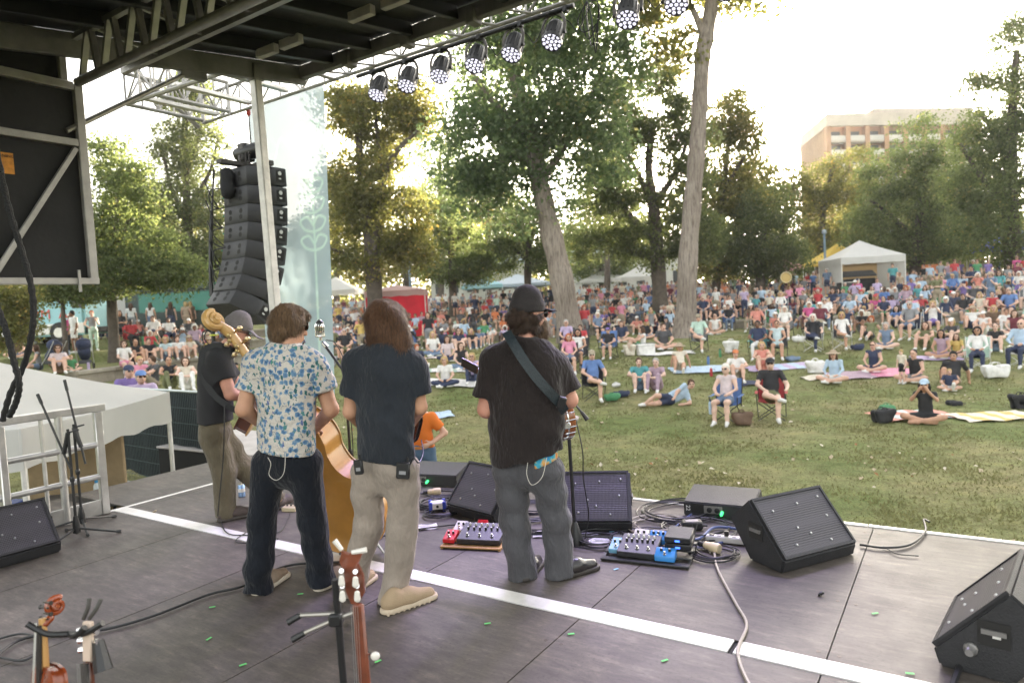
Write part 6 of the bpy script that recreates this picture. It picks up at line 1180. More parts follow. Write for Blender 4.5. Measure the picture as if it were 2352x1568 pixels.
def left_yard():
    canopy_tent('side_canopy', np.array([-6.55, 8.35, LAWN]), 3.1, 3.0, 1.92, 2.62, WCAN, 'white pop up canopy just below the stage beside the railing', 0., .42, True, group='tents beside the stage')
    d = thing('gear_table', (-5.6, 8.6, LAWN), .1, 'dark table with tangled cables under the white canopy', 'table'); MB().box((0, 0, .72), (1.2, .7, .05)).build('top', mat('table_dark', (.06, .06, .065), .5), d, bevel=.01)
    for x in (-.55, .55):
        for y in (-.3, .3): MB().tube([(x, y, 0), (x, y, .7)], .02, 6).build('leg', BLK, d)
    for lab, nm, cat, x, y, s_, mt in (('blue plastic bin under the white canopy', 'storage_bin', 'bin', -6.4, 8.2, (.5, .5, .8), mat('bin_blue', (.03, .07, .30), .5)), ('tan plywood panel standing under the white canopy', 'plywood_panel', 'panel', -6.0, 9.2, (1.3, .06, 1.5), mat('ply_tan', (.33, .24, .14), .8, var=(4, .2))), ('black equipment rack case under the white canopy', 'rack_case', 'case', -5.9, 7.9, (.8, .6, .75), MATS['case_black'])):
        q = thing(nm, (x, y, LAWN), random.uniform(-.2, .2), lab, cat); MB().box((0, 0, s_[2]/2), s_).build('body', mt, q, bevel=.015); MB().box((0, 0, s_[2]+.012), (s_[0]*1.02, s_[1]*1.02, .03)).build('lid' if nm != 'plywood_panel' else 'top_edge', mt, q, bevel=.008)
    w = thing('water_bottle', (-5.35, 8.55, LAWN+.745), 0, 'clear water bottle with blue cap on the dark table', 'bottle'); MB().lathe([(.035, 0), (.037, .03), (.037, .17), (.015, .21)], n=12).build('bottle', mat('bottle_clear', (.75, .8, .82), .1, trans=.4), w); MB().lathe([(.02, .205), (.02, .24)], n=10).build('cap', mat('cap_blue', (.05, .3, .6), .5), w)
    # fence panels with dark cloth behind the mesh
    FB = mat('fence_steel', (.42, .46, .46), .4, .6); CL = mat('fence_cloth', (.018, .021, .026), .95, bump=(8, .4)); pts = [(-9.6, 13.3), (-7.2, 12.3), (-4.9, 10.6)]
    for k in range(2):
        a, b_ = np.array((*pts[k], LAWN)), np.array((*pts[k+1], LAWN)); d = b_-a; L = np.linalg.norm(d); f = thing('fence_panel', a, math.atan2(d[1], d[0]), ('mesh fence panel with black cloth, far part behind the white canopy', 'mesh fence panel with black cloth beside the black riser')[k], 'fence', 'mesh fence panels beside the stage')
        MB().tube([(0, 0, 1.82), (L, 0, 1.82)], .022, 8).build('top_tube', FB, f); MB().tube([(0, 0, .12), (L, 0, .12)], .018, 8).build('bottom_tube', FB, f)
        for x in (.03, L-.03): MB().tube([(x, 0, 0), (x, 0, 1.82)], .022, 8).build('upright', FB, f)
        V = [(L*i/24, .03+.02*math.sin(i*1.3), z) for i in range(25) for z in (.30+.04*math.sin(i*.7), 1.80)]; MB().add(V, [(2*i, 2*i+2, 2*i+3, 2*i+1) for i in range(24)]).build('cloth', CL, f)
        m_ = MB()
        for x in np.arange(.06, L, .055): m_.bar((x, -.006, .12), (x, -.006, 1.82), .005)
        for z in np.arange(.3, 1.8, .25): m_.bar((0, -.012, z), (L, -.012, z), .007)
        tag(m_.build('wire_mesh', mat('wire_green', (.10, .15, .15), .5, .4), f), kind='stuff')
    r = thing('black_riser', (-4.55, 11.2, LAWN), -.55, 'black subwoofer stack with pale top in front of the stage corner', 'riser'); MB().box((0, 0, .44), (2.3, 1.5, .88)).build('body', mat('riser_cloth', (.012, .012, .013), .9, bump=(6, .3)), r, bevel=.01); MB().box((0, 0, .90), (2.34, 1.54, .03)).build('top_board', mat('board_pale', (.46, .43, .42), .7, var=(3, .2)), r, bevel=.006)
    for x, y in ((-.7, -.3), (-.2, -.45), (.5, -.4)): MB().lathe([(.04, 0), (.045, .03), (.03, .06)], (x, y, .916), n=10).build('caster_cup', mat('cup_grey', (.3, .28, .26), .7), r)
left_yard()
def floor_frame(x, y): p = on_floor(x, y); p[2] = .006; return p
CBL = [mat('cable_black', (.014, .014, .015), .5), mat('cable_blue', (.06, .09, .22), .5), mat('cable_pale', (.33, .29, .24), .5)]
def cable(pts, label, r=.0055, c=0, z0=.008, nm='floor_cable'):
    P = []
    for q in pts: p = on_floor(q[0], q[1]); p[2] = z0+r+(q[2] if len(q) > 2 else 0); P.append(p)
    return tag(MB().tube(catmull(P, 8), r, 6).build(nm, CBL[c]), label, 'cable', 'cables lying on the stage')
def coil(cx, cy, rad, n, label, seed, c=0, r=.0055, ext=()):
    rg = random.Random(seed); o = on_floor(cx, cy); pts = []
    for i in range(n*9):
        a = i*2*PI/9; rr = rad*(1+.16*math.sin(i*.37+seed))*(1+rg.uniform(-.07, .07)); pts.append((o[0]+rr*math.cos(a)+.03*math.sin(i*.21), o[1]+rr*math.sin(a)*.9+.03*math.cos(i*.17), .012+.0035*(i/9)+rg.uniform(0, .006)))
    for x, y in ext: p = on_floor(x, y); pts.append((p[0], p[1], .014))
    tag(MB().tube(catmull(pts, 3), r, 5).build('cable_coil', CBL[c]), label, 'cable', 'cables lying on the stage')
coil(1010, 1160, .20, 5, 'tangled black cables beside the white and blue box', 1, ext=((1060, 1150), (1090, 1140)))
coil(1000, 1150, .30, 3, 'wide loops of black cable left of the askew wedge monitor', 2, ext=((940, 1130),))
coil(1012, 1182, .13, 4, 'neat coil of black cable under the white and blue box', 3)
coil(1235, 1170, .20, 4, 'tangled black cables between the banjo player and the wedge behind him', 4, ext=((1290, 1160), (1300, 1145)))
coil(1240, 1215, .17, 5, 'black cable coil at the heel of the banjo player', 5)
coil(1375, 1245, .16, 5, 'black cable coil round the banjo player microphone stand base', 6)
coil(1560, 1180, .30, 5, 'large tangle of black cables left of the numbered speaker box', 7, ext=((1620, 1190),))
coil(1600, 1215, .26, 3, 'loops of black cable behind the blue pedal board', 8)
coil(1640, 1275, .15, 4, 'black cable coil beside the power strip', 9)
coil(1510, 1210, .22, 4, 'pale and dark cable loops right of the central wedge monitor', 10, 2)
coil(1480, 1235, .2, 3, 'grey coil of thin cable behind the blue pedals', 11)
cable([(1765, 1232), (1650, 1215), (1610, 1240), (1560, 1258)], 'blue braided cable from the numbered speaker to the pedal board', .010, 1)
cable([(1620, 1160), (1540, 1230), (1600, 1262), (1660, 1250)], 'second blue cable curving beside the pedal board', .008, 1)
cable([(1640, 1262), (1648, 1310), (1690, 1390), (1715, 1440), (1695, 1500), (1712, 1560), (1760, 1640)], 'long grey cable snaking over the white strip towards the front', .008, 2)
cable([(1975, 1255), (2030, 1262), (2090, 1255), (2125, 1225), (2122, 1198), (2135, 1203)], 'black cable curling at the stage edge right of the lone wedge monitor', .008)
cable([(2030, 1258), (2060, 1275), (2110, 1280)], 'thin loose cable end beside the stage edge cable', .004)
cable([(-30, 1530), (60, 1470), (230, 1452), (350, 1420), (480, 1370), (560, 1350), (640, 1310), (700, 1298), (780, 1295), (800, 1290)], 'long black cable running behind the floral shirt man to the fiddle', .008)
cable([(-30, 1480), (50, 1460), (100, 1480), (60, 1520), (0, 1515)], 'black cable loop on the floor beside the fiddle', .006)
cable([(505, 1190), (520, 1225), (560, 1232), (640, 1225), (668, 1180)], 'thin black cable from the guitarist to the small pedal', .005)
cable([(790, 1285), (880, 1235), (1010, 1212), (1100, 1205), (1200, 1200)], 'black cable crossing the floor behind the long haired player', .006)
cable([(640, 1240), (560, 1250), (545, 1240), (600, 1205)], 'small loop of cable by the white strip', .005)
cable([(2205, 1540), (2190, 1580), (2170, 1640)], 'thick cable plugged into the corner wedge monitor', .014)
cable([(1730, 1190), (1760, 1200), (1790, 1195)], 'short white cable from the numbered speaker box', .006, 2)
def pedalboard(c, rz, label, base_mt, w, d, pedals, h0=.05):
    t = thing('pedal_board', c, rz, label, 'pedal board', 'effect pedal boards'); V = [(-w/2, -d/2, .012), (w/2, -d/2, .012), (w/2, d/2, h0+.02), (-w/2, d/2, h0+.02)]
    for y in np.linspace(-d/2+.02, d/2-.02, 4): z = .012+(h0)*(y+d/2)/d; MB().box((0, y, z), (w, .055, .012)).build('rail', base_mt, t, bevel=.003)
    for x in (-w/2+.012, w/2-.012): MB().add([(x-.008, -d/2, 0), (x+.008, -d/2, 0), (x+.008, d/2, 0), (x-.008, d/2, 0), (x-.008, -d/2, .015), (x+.008, -d/2, .015), (x+.008, d/2, h0+.012), (x-.008, d/2, h0+.012)], BOXQ).build('side', base_mt, t)
    KN = mat('knob_white', (.62, .60, .57), .4)
    for x, y, pw, pd, ph, mt, knobs, sw in pedals:
        z = .02+h0*(y+d/2)/d; p = MB().add([(-pw/2, -pd/2, 0), (pw/2, -pd/2, 0), (pw/2, pd/2, 0), (-pw/2, pd/2, 0), (-pw/2, -pd/2, ph*.62), (pw/2, -pd/2, ph*.62), (pw/2, pd/2, ph), (-pw/2, pd/2, ph)], BOXQ).build('pedal', mt, t, (x, y, z), (h0/d, 0, 0), bevel=.004)
        for i in range(knobs[0]):
            for j in range(knobs[1]):
                kx = (i-(knobs[0]-1)/2)*(pw*.82/max(knobs[0], 1)); ky = pd*.10+j*pd*.22; kz = ph*(.62+.38*(ky/pd+.5)); MB().lathe([(.009, 0), (.009, .012), (.006, .018)], (kx, ky, kz), n=8).build('knob', BLK if j % 2 == 0 else KN, p); MB().lathe([(.0065, .014), (.0065, .020)], (kx, ky, kz), n=8).build('knob_cap', KN, p)
        for i in range(sw): kx = (i-(sw-1)/2)*(pw*.85/max(sw, 1)); MB().lathe([(.012, 0), (.012, .006), (.008, .008), (.008, .02), (.005, .023)], (kx, -pd*.28, ph*.70), n=10).build('foot_switch', CHR, p)
    return t
PBK = mat('pedal_black', (.028, .028, .03), .4, var=(40, .3)); PBL = mat('pedal_blue', (.04, .22, .55), .35); PRD = mat('pedal_red', (.55, .02, .03), .35); PWH = mat('pedal_white', (.62, .58, .54), .4); PLB = mat('pedal_pale_blue', (.16, .36, .50), .35)
TMB = mat('board_timber', (.42, .24, .09), .6, var=(8, .25))
c = on_floor(1095, 1246); pedalboard(c, -.28, 'timber pedal board with red, white and black pedals left of the banjo player', TMB, .46, .30, [(-.18, -.05, .09, .12, .05, PRD, (2, 1), 1), (-.15, .09, .09, .11, .05, PWH, (2, 1), 1), (.05, .0, .33, .22, .06, PBK, (6, 2), 3), (.02, .105, .08, .05, .075, PRD, (0, 0), 0), (.21, .10, .05, .06, .07, PRD, (1, 1), 0)])
c = on_floor(1492, 1276); pb = pedalboard(c, -.42, 'black pedal board with blue pedals and stacked wireless boxes near the centre', PBK, .58, .34, [(-.21, -.03, .09, .14, .05, PLB, (2, 1), 1), (-.06, -.02, .26, .22, .06, PBK, (6, 2), 3), (-.08, .12, .10, .09, .06, PWH, (2, 1), 1), (.04, .12, .12, .09, .06, PBL, (3, 1), 1), (.13, -.10, .13, .085, .06, PBL, (2, 1), 1)])
for i in range(2):
    q = MB().box((.20, .05, .10+.046*i), (.17, .18, .04)).build('wireless_receiver', BLK, pb, (0, 0, 0), (.12, 0, 0), bevel=.006); MB().box((.20, -.042, .098+.046*i), (.03, .003, .012)).build('blue_display', mat('display_blue', (.02, .06, .4), .3, emit=((.05, .15, 1), .5)), q)
    MB().tube([(.26+.02*i, .13, .12), (.27+.03*i, .15, .2)], .004, 5).build('antenna', BLK, pb)
c = on_floor(668, 1172); t = thing('small_pedal', c, -.3, 'single cream effect pedal on the floor behind the floral shirt man', 'pedal'); MB().add([(-.07, -.04, 0), (.07, -.04, 0), (.07, .04, 0), (-.07, .04, 0), (-.07, -.04, .035), (.07, -.04, .035), (.07, .04, .045), (-.07, .04, .045)], BOXQ).build('case', mat('pedal_cream', (.50, .42, .28), .5), t, bevel=.004)
for x in (-.04, .0, .04): MB().lathe([(.008, 0), (.008, .016)], (x, .01, .04), n=8).build('knob', BLK, t)
def small_things():
    c = on_floor(1005, 1172); t = thing('direct_box', c, .15, 'white box with blue corner bumpers on a coil of cable', 'box'); MB().box((0, 0, .045), (.125, .10, .07)).build('case', mat('box_white', (.68, .66, .64), .4), t, bevel=.008)
    for x in (-.058, .058):
        for y in (-.045, .045): MB().box((x, y, .045), (.03, .03, .085)).build('bumper', mat('bumper_blue', (.03, .06, .42), .5), t, bevel=.006)
    MB().lathe([(.012, 0), (.012, .008)], (0, -.05, .05), (0, -1, 0), 10).build('socket', BLK, t)
    c = on_floor(1680, 1248); t = thing('power_strip', c, -.45, 'grey white power strip with sockets beside the lone wedge monitor', 'power strip'); MB().box((0, 0, .028), (.34, .055, .045)).build('case', mat('strip_grey', (.52, .50, .50), .5), t, bevel=.008)
    for k in range(5): MB().box((-.08+.05*k, 0, .052), (.026, .03, .004)).build('socket', mat('socket_grey', (.30, .29, .29), .6), t)
    MB().box((-.13, 0, .053), (.03, .03, .008)).build('switch', BLK, t); MB().box((-.03, 0, .07), (.03, .03, .035)).build('plug', BLK, t, bevel=.004)
    c = on_floor(1590, 1215); t = thing('power_adapter', c, -.1, 'black power adapter brick among the cables', 'adapter'); MB().box((0, 0, .035), (.15, .09, .06)).build('brick', BLK, t, bevel=.01); MB().box((0, 0, .066), (.09, .05, .003)).build('label_plate', mat('plate_grey', (.3, .28, .27), .6), t); MB().tube([(.07, 0, .03), (.11, .0, .025)], .01, 8).build('strain_relief', BLK, t)
    for x, y, a, lab in ((1000, 1137, .05, 'cream cable connector left of the askew wedge monitor'), (1638, 1268, -.9, 'cream round power connector at the end of the grey cable')):
        t = thing('cable_connector', on_floor(x, y), a, lab, 'connector', 'cream power connectors'); MB().lathe([(.016, -.07), (.026, -.06), (.026, -.02), (.032, -.015), (.034, .04), (.030, .05)], (0, 0, .036), (1, 0, 0), 16).build('shell', mat('connector_cream', (.62, .50, .33), .5), t); MB().lathe([(.024, 0), (.024, .004)], (.05, 0, .036), (1, 0, 0), 12).build('face', mat('face_cream', (.5, .42, .3), .6), t); MB().lathe([(.018, -.11), (.018, -.07)], (0, 0, .036), (1, 0, 0), 12).build('boot', BLK, t)
    c = on_floor(556, 1140); t = thing('drink_can', c, 0, 'silver blue drink can standing behind the guitarist', 'can'); MB().lathe([(.026, 0), (.033, .008), (.033, .112), (.027, .122)], n=18).build('can', mat('can_blue', (.25, .38, .62), .3, .7, var=(26, .6)), t); MB().lathe([(.027, .1222), (.024, .121)], n=18).build('lid', CHR, t); MB().lathe([(.0334, .05), (.0334, .085)], n=18).build('printed_band', mat('band_white', (.7, .66, .64), .4), t)
    for x, y, rz, w, h, lab in ((979, 1211, .25, .18, .13, 'white setlist sheet lying left of the timber pedal board'), (1255+0, 1225+3, -.1, .20, .14, 'white setlist sheet under the microphone stand of the banjo player'), (1385, 1243, -.05, .2, .13, 'second white paper sheet beside the black pedal board')):
        t = thing('paper_sheet', on_floor(x, y)+np.array([0, 0, .004]), rz, lab, 'paper', 'setlist papers on the stage'); V = [(-w/2+w*i/6, -h/2+h*j, .002+.006*math.sin(i*1.1)) for i in range(7) for j in (0, 1)]; MB().add(V, [(2*i, 2*i+2, 2*i+3, 2*i+1) for i in range(6)]).build('sheet', mat('paper', (.78, .76, .76), .8), t)
        for k in range(6): MB().box((-.01*(k % 2), h*.35-h*.13*k, .0095), (w*(.45+.1*(k % 3)), .004, .0005)).build('text_line', mat('ink', (.25, .25, .28), .8), t)
    TW = ['', 'between railing and floral shirt man', 'along the long black cable, low left', 'behind the long black cable', 'between the floral shirt man feet', 'right of the tan suede shoe', 'below the white strip under the banjo player', 'near the lower edge, centre right', 'beside the pearl fifth peg', 'on the pale right part of the deck', 'beside the corner wedge monitor', 'below the black pedal board', 'above the black pedal board']; GT = mat('tape_green', (.12, .55, .15), .6); BT = mat('tape_blue', (.25, .50, .72), .6); i = 0
    for x, y, rz, g_ in ((488, 1395, .3, 1), (558, 1528, .6, 1), (480, 1468, 1.2, 1), (690, 1365, .1, 1), (1120, 1433, .2, 1), (1312, 1457, .1, 1), (1527, 1518, .4, 1), (868, 1520, .7, 1), (2010, 1410, .2, 1), (2090, 1548, -.3, 1), (1415, 1308, .5, 0), (1405, 1222, 0, 0)):
        i += 1; o = MB().box((0, 0, .006), (.035, .012, .002)).build('tape_mark', GT if g_ else BT, None, on_floor(x, y), (0, 0, rz)); tag(o, 'small strip of %s tape on the floor %s' % ('green' if g_ else 'pale blue', TW[i]), 'tape', 'green tape marks on the floor' if g_ else 'blue tape marks on the floor')
    for x, y, lab in ((1885, 1368, 'small black scrap on the floor in front of the lone wedge'), (355, 1155+22, 'crumpled tan leaf lying on the white strip by the railing')):
        b_ = Body(); b_.ell((0, 0, .012), (.022, .014, .010)); V, Q, _ = b_.net(.006, curlnoise(.004, 120)); tag(link('floor_scrap', np_mesh('floor_scrap', V, Q, [BLK if 'black' in lab else MATS['leaf_tan']]), None, on_floor(x, y)), lab, 'scrap')
small_things()
# ================================================================== THE AUDIENCE
SKC = {'fair': (.60, .37, .28), 'tan': (.48, .27, .18), 'light': (.66, .44, .35), 'brown': (.22, .11, .065), 'dark': (.085, .045, .03)}
PAL = {'white': (.72, .70, .68), 'cream': (.66, .58, .46), 'black': (.022, .022, .026), 'charcoal': (.07, .07, .078), 'grey': (.23, .235, .25), 'navy': (.028, .04, .095), 'blue': (.08, .19, .48), 'light blue': (.38, .52, .68), 'denim': (.13, .20, .32), 'teal': (.05, .32, .35), 'green': (.06, .28, .11), 'olive': (.16, .17, .07), 'mint': (.42, .60, .50), 'yellow': (.62, .42, .07), 'orange': (.66, .17, .03), 'coral': (.66, .22, .16), 'red': (.52, .02, .03), 'burgundy': (.16, .02, .04), 'pink': (.70, .22, .36), 'magenta': (.55, .04, .22), 'mauve': (.38, .25, .33), 'lilac': (.45, .34, .55), 'purple': (.18, .11, .38), 'brown': (.15, .085, .05), 'tan': (.40, .29, .19), 'khaki': (.33, .27, .18), 'plaid': (.62, .50, .52), 'floral': (.45, .58, .60)}
HAIR = {'black': (.012, .010, .010), 'brown': (.075, .038, .020), 'blonde': (.42, .29, .13), 'grey': (.36, .34, .32), 'white': (.66, .63, .58), 'red': (.34, .085, .02)}
def cm(kind, nm):
    d = {'skin': SKC, 'cloth': PAL, 'hair': HAIR}[kind]; c = np.array(d[nm]); c = tuple(c*.8+c.mean()*.2) if kind == 'cloth' else d[nm]; return mat(kind+'_crowd_'+nm.replace(' ', '_'), c, .6 if kind == 'skin' else .85, bump=(14, .35) if kind == 'cloth' else None, var=(7, .16))
EYE = mat('eye_dark', (.03, .022, .02), .4)
# poses: joints for one side and the other, facing +y
def pose(name):
    L = {}
    def both(k, x, y, z): L[k+'L'] = (-x, y, z); L[k+'R'] = (x, y, z)
    if name in ('chair', 'chair_crossed', 'wall', 'chair_armsup'):
        z = .02 if name == 'wall' else 0; lean = .02 if name == 'wall' else -.10
        L.update(pel=(0, 0, .50+z), chest=(0, lean, .86), neck=(0, lean, 1.02), head=(0, lean+.05, 1.16)); both('sh', .17, lean, .97); both('el', .25, lean+.13, .74); both('wr', .13, .26, .66); both('ha', .07, .31, .64); both('hip', .09, .03, .49+z); both('kn', .13, .44, .50+z); both('an', .13, .47, .09); both('to', .15, .62, .04)
        if name == 'chair_crossed': L['knR'] = (.10, .42, .58); L['anR'] = (-.16, .52, .50); L['toR'] = (-.26, .60, .47); L['elL'] = (-.30, lean+.1, .72); L['wrL'] = (-.30, .22, .66); L['haL'] = (-.28, .3, .65)
        if name == 'wall': both('kn', .11, .40, .50); both('an', .12, .42, .09); both('to', .14, .56, .04)
        if name == 'chair_armsup': both('el', .24, .10, .85); both('wr', .08, .22, 1.05); both('ha', .04, .24, 1.12)
    elif name == 'cross':
        L.update(pel=(0, 0, .13), chest=(0, .04, .48), neck=(0, .05, .65), head=(0, .10, .79)); both('sh', .17, .04, .60); both('el', .26, .13, .37); both('wr', .14, .30, .24); both('ha', .08, .35, .22); both('hip', .10, .04, .13); both('kn', .36, .30, .17)
        L['anL'] = (.10, .40, .07); L['anR'] = (-.08, .36, .08); L['toL'] = (.24, .36, .05); L['toR'] = (-.22, .32, .06)
    elif name == 'cross_armsup':
        L = pose('cross'); L = {k: tuple(v) for k, v in L.items()}; both('el', .24, .16, .50); both('wr', .09, .26, .68); both('ha', .05, .27, .75)
    elif name == 'knees':
        L.update(pel=(0, 0, .13), chest=(0, -.04, .48), neck=(0, -.02, .65), head=(0, .03, .79)); both('sh', .17, -.03, .60); both('el', .27, .17, .46); both('wr', .10, .40, .42); both('ha', .03, .44, .41); both('hip', .10, .04, .13); both('kn', .14, .40, .47); both('an', .13, .58, .08); both('to', .15, .74, .04)
    elif name == 'lean':
        L.update(pel=(0, 0, .13), chest=(0, -.20, .44), neck=(0, -.25, .60), head=(0, -.22, .74)); both('sh', .18, -.24, .55); both('el', .28, -.34, .32); both('wr', .30, -.42, .06); both('ha', .31, -.40, .03); both('hip', .10, .03, .13); both('kn', .13, .42, .26); both('an', .12, .82, .08); both('to', .14, .90, .18); L['knR'] = (.13, .36, .46); L['anR'] = (.13, .56, .08); L['toR'] = (.14, .70, .04)
    elif name == 'side':       # half lying, propped on one elbow
        L.update(pel=(0, 0, .15), chest=(-.30, -.02, .30), neck=(-.46, -.02, .42), head=(-.55, .02, .52)); L.update(shL=(-.42, -.02, .24), shR=(-.36, 0, .50), elL=(-.46, .10, .05), wrL=(-.28, .25, .05), haL=(-.22, .28, .05), elR=(-.18, .12, .36), wrR=(-.10, .30, .22), haR=(-.06, .35, .2), hipL=(.04, .02, .11), hipR=(.05, .02, .22), knL=(.36, .30, .10), knR=(.34, .28, .30), anL=(.66, .12, .07), anR=(.62, .20, .08), toL=(.76, .22, .06), toR=(.72, .30, .06))
    else:
        L.update(pel=(0, 0, .95), chest=(0, 0, 1.30), neck=(0, 0, 1.46), head=(0, .03, 1.60)); both('sh', .18, 0, 1.40); both('el', .24, .0, 1.13); both('wr', .23, .08, .88); both('ha', .22, .10, .80); both('hip', .09, 0, .92); both('kn', .10, .02, .50); both('an', .11, -.01, .08); both('to', .13, .13, .04)
        if name == 'stand_fold': both('el', .25, .08, 1.12); both('wr', .08, .22, 1.16); both('ha', -.02, .22, 1.17)
        if name == 'stand_hand': L['elR'] = (.33, -.03, 1.17); L['wrR'] = (.17, .08, 1.04); L['haR'] = (.13, .1, 1.0); L['elL'] = (-.24, .1, 1.14); L['wrL'] = (-.14, .25, 1.28); L['haL'] = (-.10, .26, 1.36)
    return {k: np.array(v, float) for k, v in L.items()}
POSES = ('chair', 'chair_crossed', 'chair_armsup', 'wall', 'cross', 'knees', 'lean', 'side', 'stand', 'stand_fold', 'stand_hand')
BODIES, HEADS = {}, {}
def crowd_body(ps, fem, h=.024):
    q = pose(ps); B = Body(); w = .93 if fem else 1.06; fl = (np.array([0, 1., 0]), .66)
    sc = lambda k: q[k]*np.array([w if k[:2] in ('sh', 'el') else 1, 1, 1])
    B.cap(q['pel'], q['pel']*.45+q['chest']*.55, .145*(1.02 if fem else 1), .125 if fem else .15, 1, .05, fl); B.cap(q['pel']*.45+q['chest']*.55, q['chest'], .125 if fem else .15, .15*w, 1, .05, fl); B.cap(sc('shL'), sc('shR'), .062, None, 1, .06)
    B.cap(q['pel']-[0, 0, .0], q['pel']+[0, .03, -.01], .148, .14, 2, .04, (np.array([0, 1., 0]), .8))
    B.cap(q['neck'], q['head']-[0, .02, .05], .052, .048, 0, .03); H = q['head']; B.ell(H+[0, 0, .01], (.078, .098, .115), 0, .02); B.ell(H+[0, .03, -.06], (.055, .062, .055), 0, .03); B.cap(H+[0, .095, .01], H+[0, .112, -.02], .012, .015, 0, .012)
    for s_ in 'LR':
        a, e, wr, ha = sc('sh'+s_), sc('el'+s_), q['wr'+s_], q['ha'+s_]; r = .9 if fem else 1.08
        B.cap(a, a*.42+e*.58, .056*r, .050*r, 6, .03); B.cap(a*.42+e*.58, e, .044*r, .040*r, 8, .02); B.cap(e, wr, .041*r, .029*r, 8, .02); B.cap(wr, ha, .027, .034, 0, .02); B.cap(ha, ha+(ha-wr)*.55, .024, .014, 0, .02)
        hp, k, an, to = q['hip'+s_], q['kn'+s_], q['an'+s_], q['to'+s_]
        B.cap(hp, hp*.4+k*.6, .088, .076, 2, .04); B.cap(hp*.4+k*.6, k, .070, .060, 7, .02); B.cap(k, k*.55+an*.45, .058, .056, 7, .02); B.cap(k*.55+an*.45, an, .054, .040, 7, .02); B.cap(an-[0, 0, .01], to, .044, .036, 3, .02); B.cap(an-[0, 0, .02], an*1.12-to*.12-[0, 0, .03], .04, .035, 3, .02)
    V, Q, I = B.net(h, folds(.0055, len(ps)+fem, 11, 22)); fc = V[Q].mean(1)-H
    for e in (-1, 1): I[(np.abs(fc[:, 0]-e*.032) < .020) & (np.abs(fc[:, 2]-.018) < .013) & (fc[:, 1] > .05)] = 5
    I[(np.abs(fc[:, 0]) < .028) & (np.abs(fc[:, 2]+.055) < .010) & (fc[:, 1] > .06)] = 9
    return np_mesh('person_'+ps, V, Q, [EYE]*10, I), H
LIP = mat('lip', (.32, .12, .10), .5)
def head_gear():
    out = {}; z = np.zeros(3)
    def mk(nm, prims, cuts, h=.018, disp=None):
        B = Body()
        for p in prims: (B.ell if p[0] == 'e' else B.cap)(*p[1:])
        for c, n in cuts: B.cut(c, n)
        V, Q, _ = B.net(h, disp); out[nm] = np_mesh(nm, V, Q, [EYE])
    A = np.array
    mk('short', [('e', A([0, -.012, .035]), (.088, .102, .105), 0, .02), ('e', A([0, -.05, -.02]), (.080, .06, .075), 0, .02)], [(A([0, .062, .03]), (0, 1, -.55))], disp=curlnoise(.003, 60))
    mk('long', [('e', A([0, -.015, .035]), (.094, .105, .105), 0, .02), ('c', A([0, -.05, .0]), A([0, -.08, -.22]), .085, .075, 0, .04), ('c', A([.08, .0, -.02]), A([.10, .02, -.22]), .035, .035, 0, .03), ('c', A([-.08, .0, -.02]), A([-.10, .02, -.22]), .035, .035, 0, .03)], [(A([0, .058, .03]), (0, 1, -.35))], disp=curlnoise(.005, 45))
    mk('bob', [('e', A([0, -.012, .03]), (.102, .108, .110), 0, .02), ('c', A([0, -.04, 0]), A([0, -.05, -.09]), .092, .082, 0, .03), ('c', A([.085, .01, 0]), A([.088, .02, -.09]), .033, .03, 0, .03), ('c', A([-.085, .01, 0]), A([-.088, .02, -.09]), .033, .03, 0, .03)], [(A([0, .060, .03]), (0, 1, -.4))], disp=curlnoise(.006, 50))
    mk('bun', [('e', A([0, -.015, .03]), (.087, .10, .104), 0, .02), ('e', A([0, -.10, .08]), (.05, .05, .05), 0, .02)], [(A([0, .06, .03]), (0, 1, -.55))], disp=curlnoise(.003, 60))
    mk('cap', [('e', A([0, -.005, .055]), (.092, .110, .085), 0, .01), ('c', A([0, .09, .052]), A([0, .145, .04]), .062, .052, 0, .01, (A([0, 0, 1.]), .2))], [(A([0, 0, .032]), (0, 0, -1))], .016)
    mk('sun_hat', [('e', A([0, 0, .065]), (.095, .110, .085), 0, .02), ('c', A([0, -.02, .045]), A([0, .02, .04]), .20, None, 0, .03, (A([0, 0, 1.]), .10))], [(A([0, 0, .02]), (0, 0, -1))], .016)
    m_ = MB()
    for e in (-1, 1): m_.box((e*.034, .098, .018), (.052, .012, .034)); m_.bar((e*.058, .095, .022), (e*.085, -.01, .022), .006, .01)
    m_.box((0, .104, .024), (.02, .008, .008)); out['sunglasses'] = m_.mesh('sunglasses', GLS, 0, .006)
    return out
GEAR = head_gear(); NP_ = 0; PEOPLE = []
def face_to(p, jit=.25):
    d = S(4.5, -2.5)[:2]-np.asarray(p)[:2]; return math.atan2(-d[0], d[1])+random.uniform(-jit, jit)
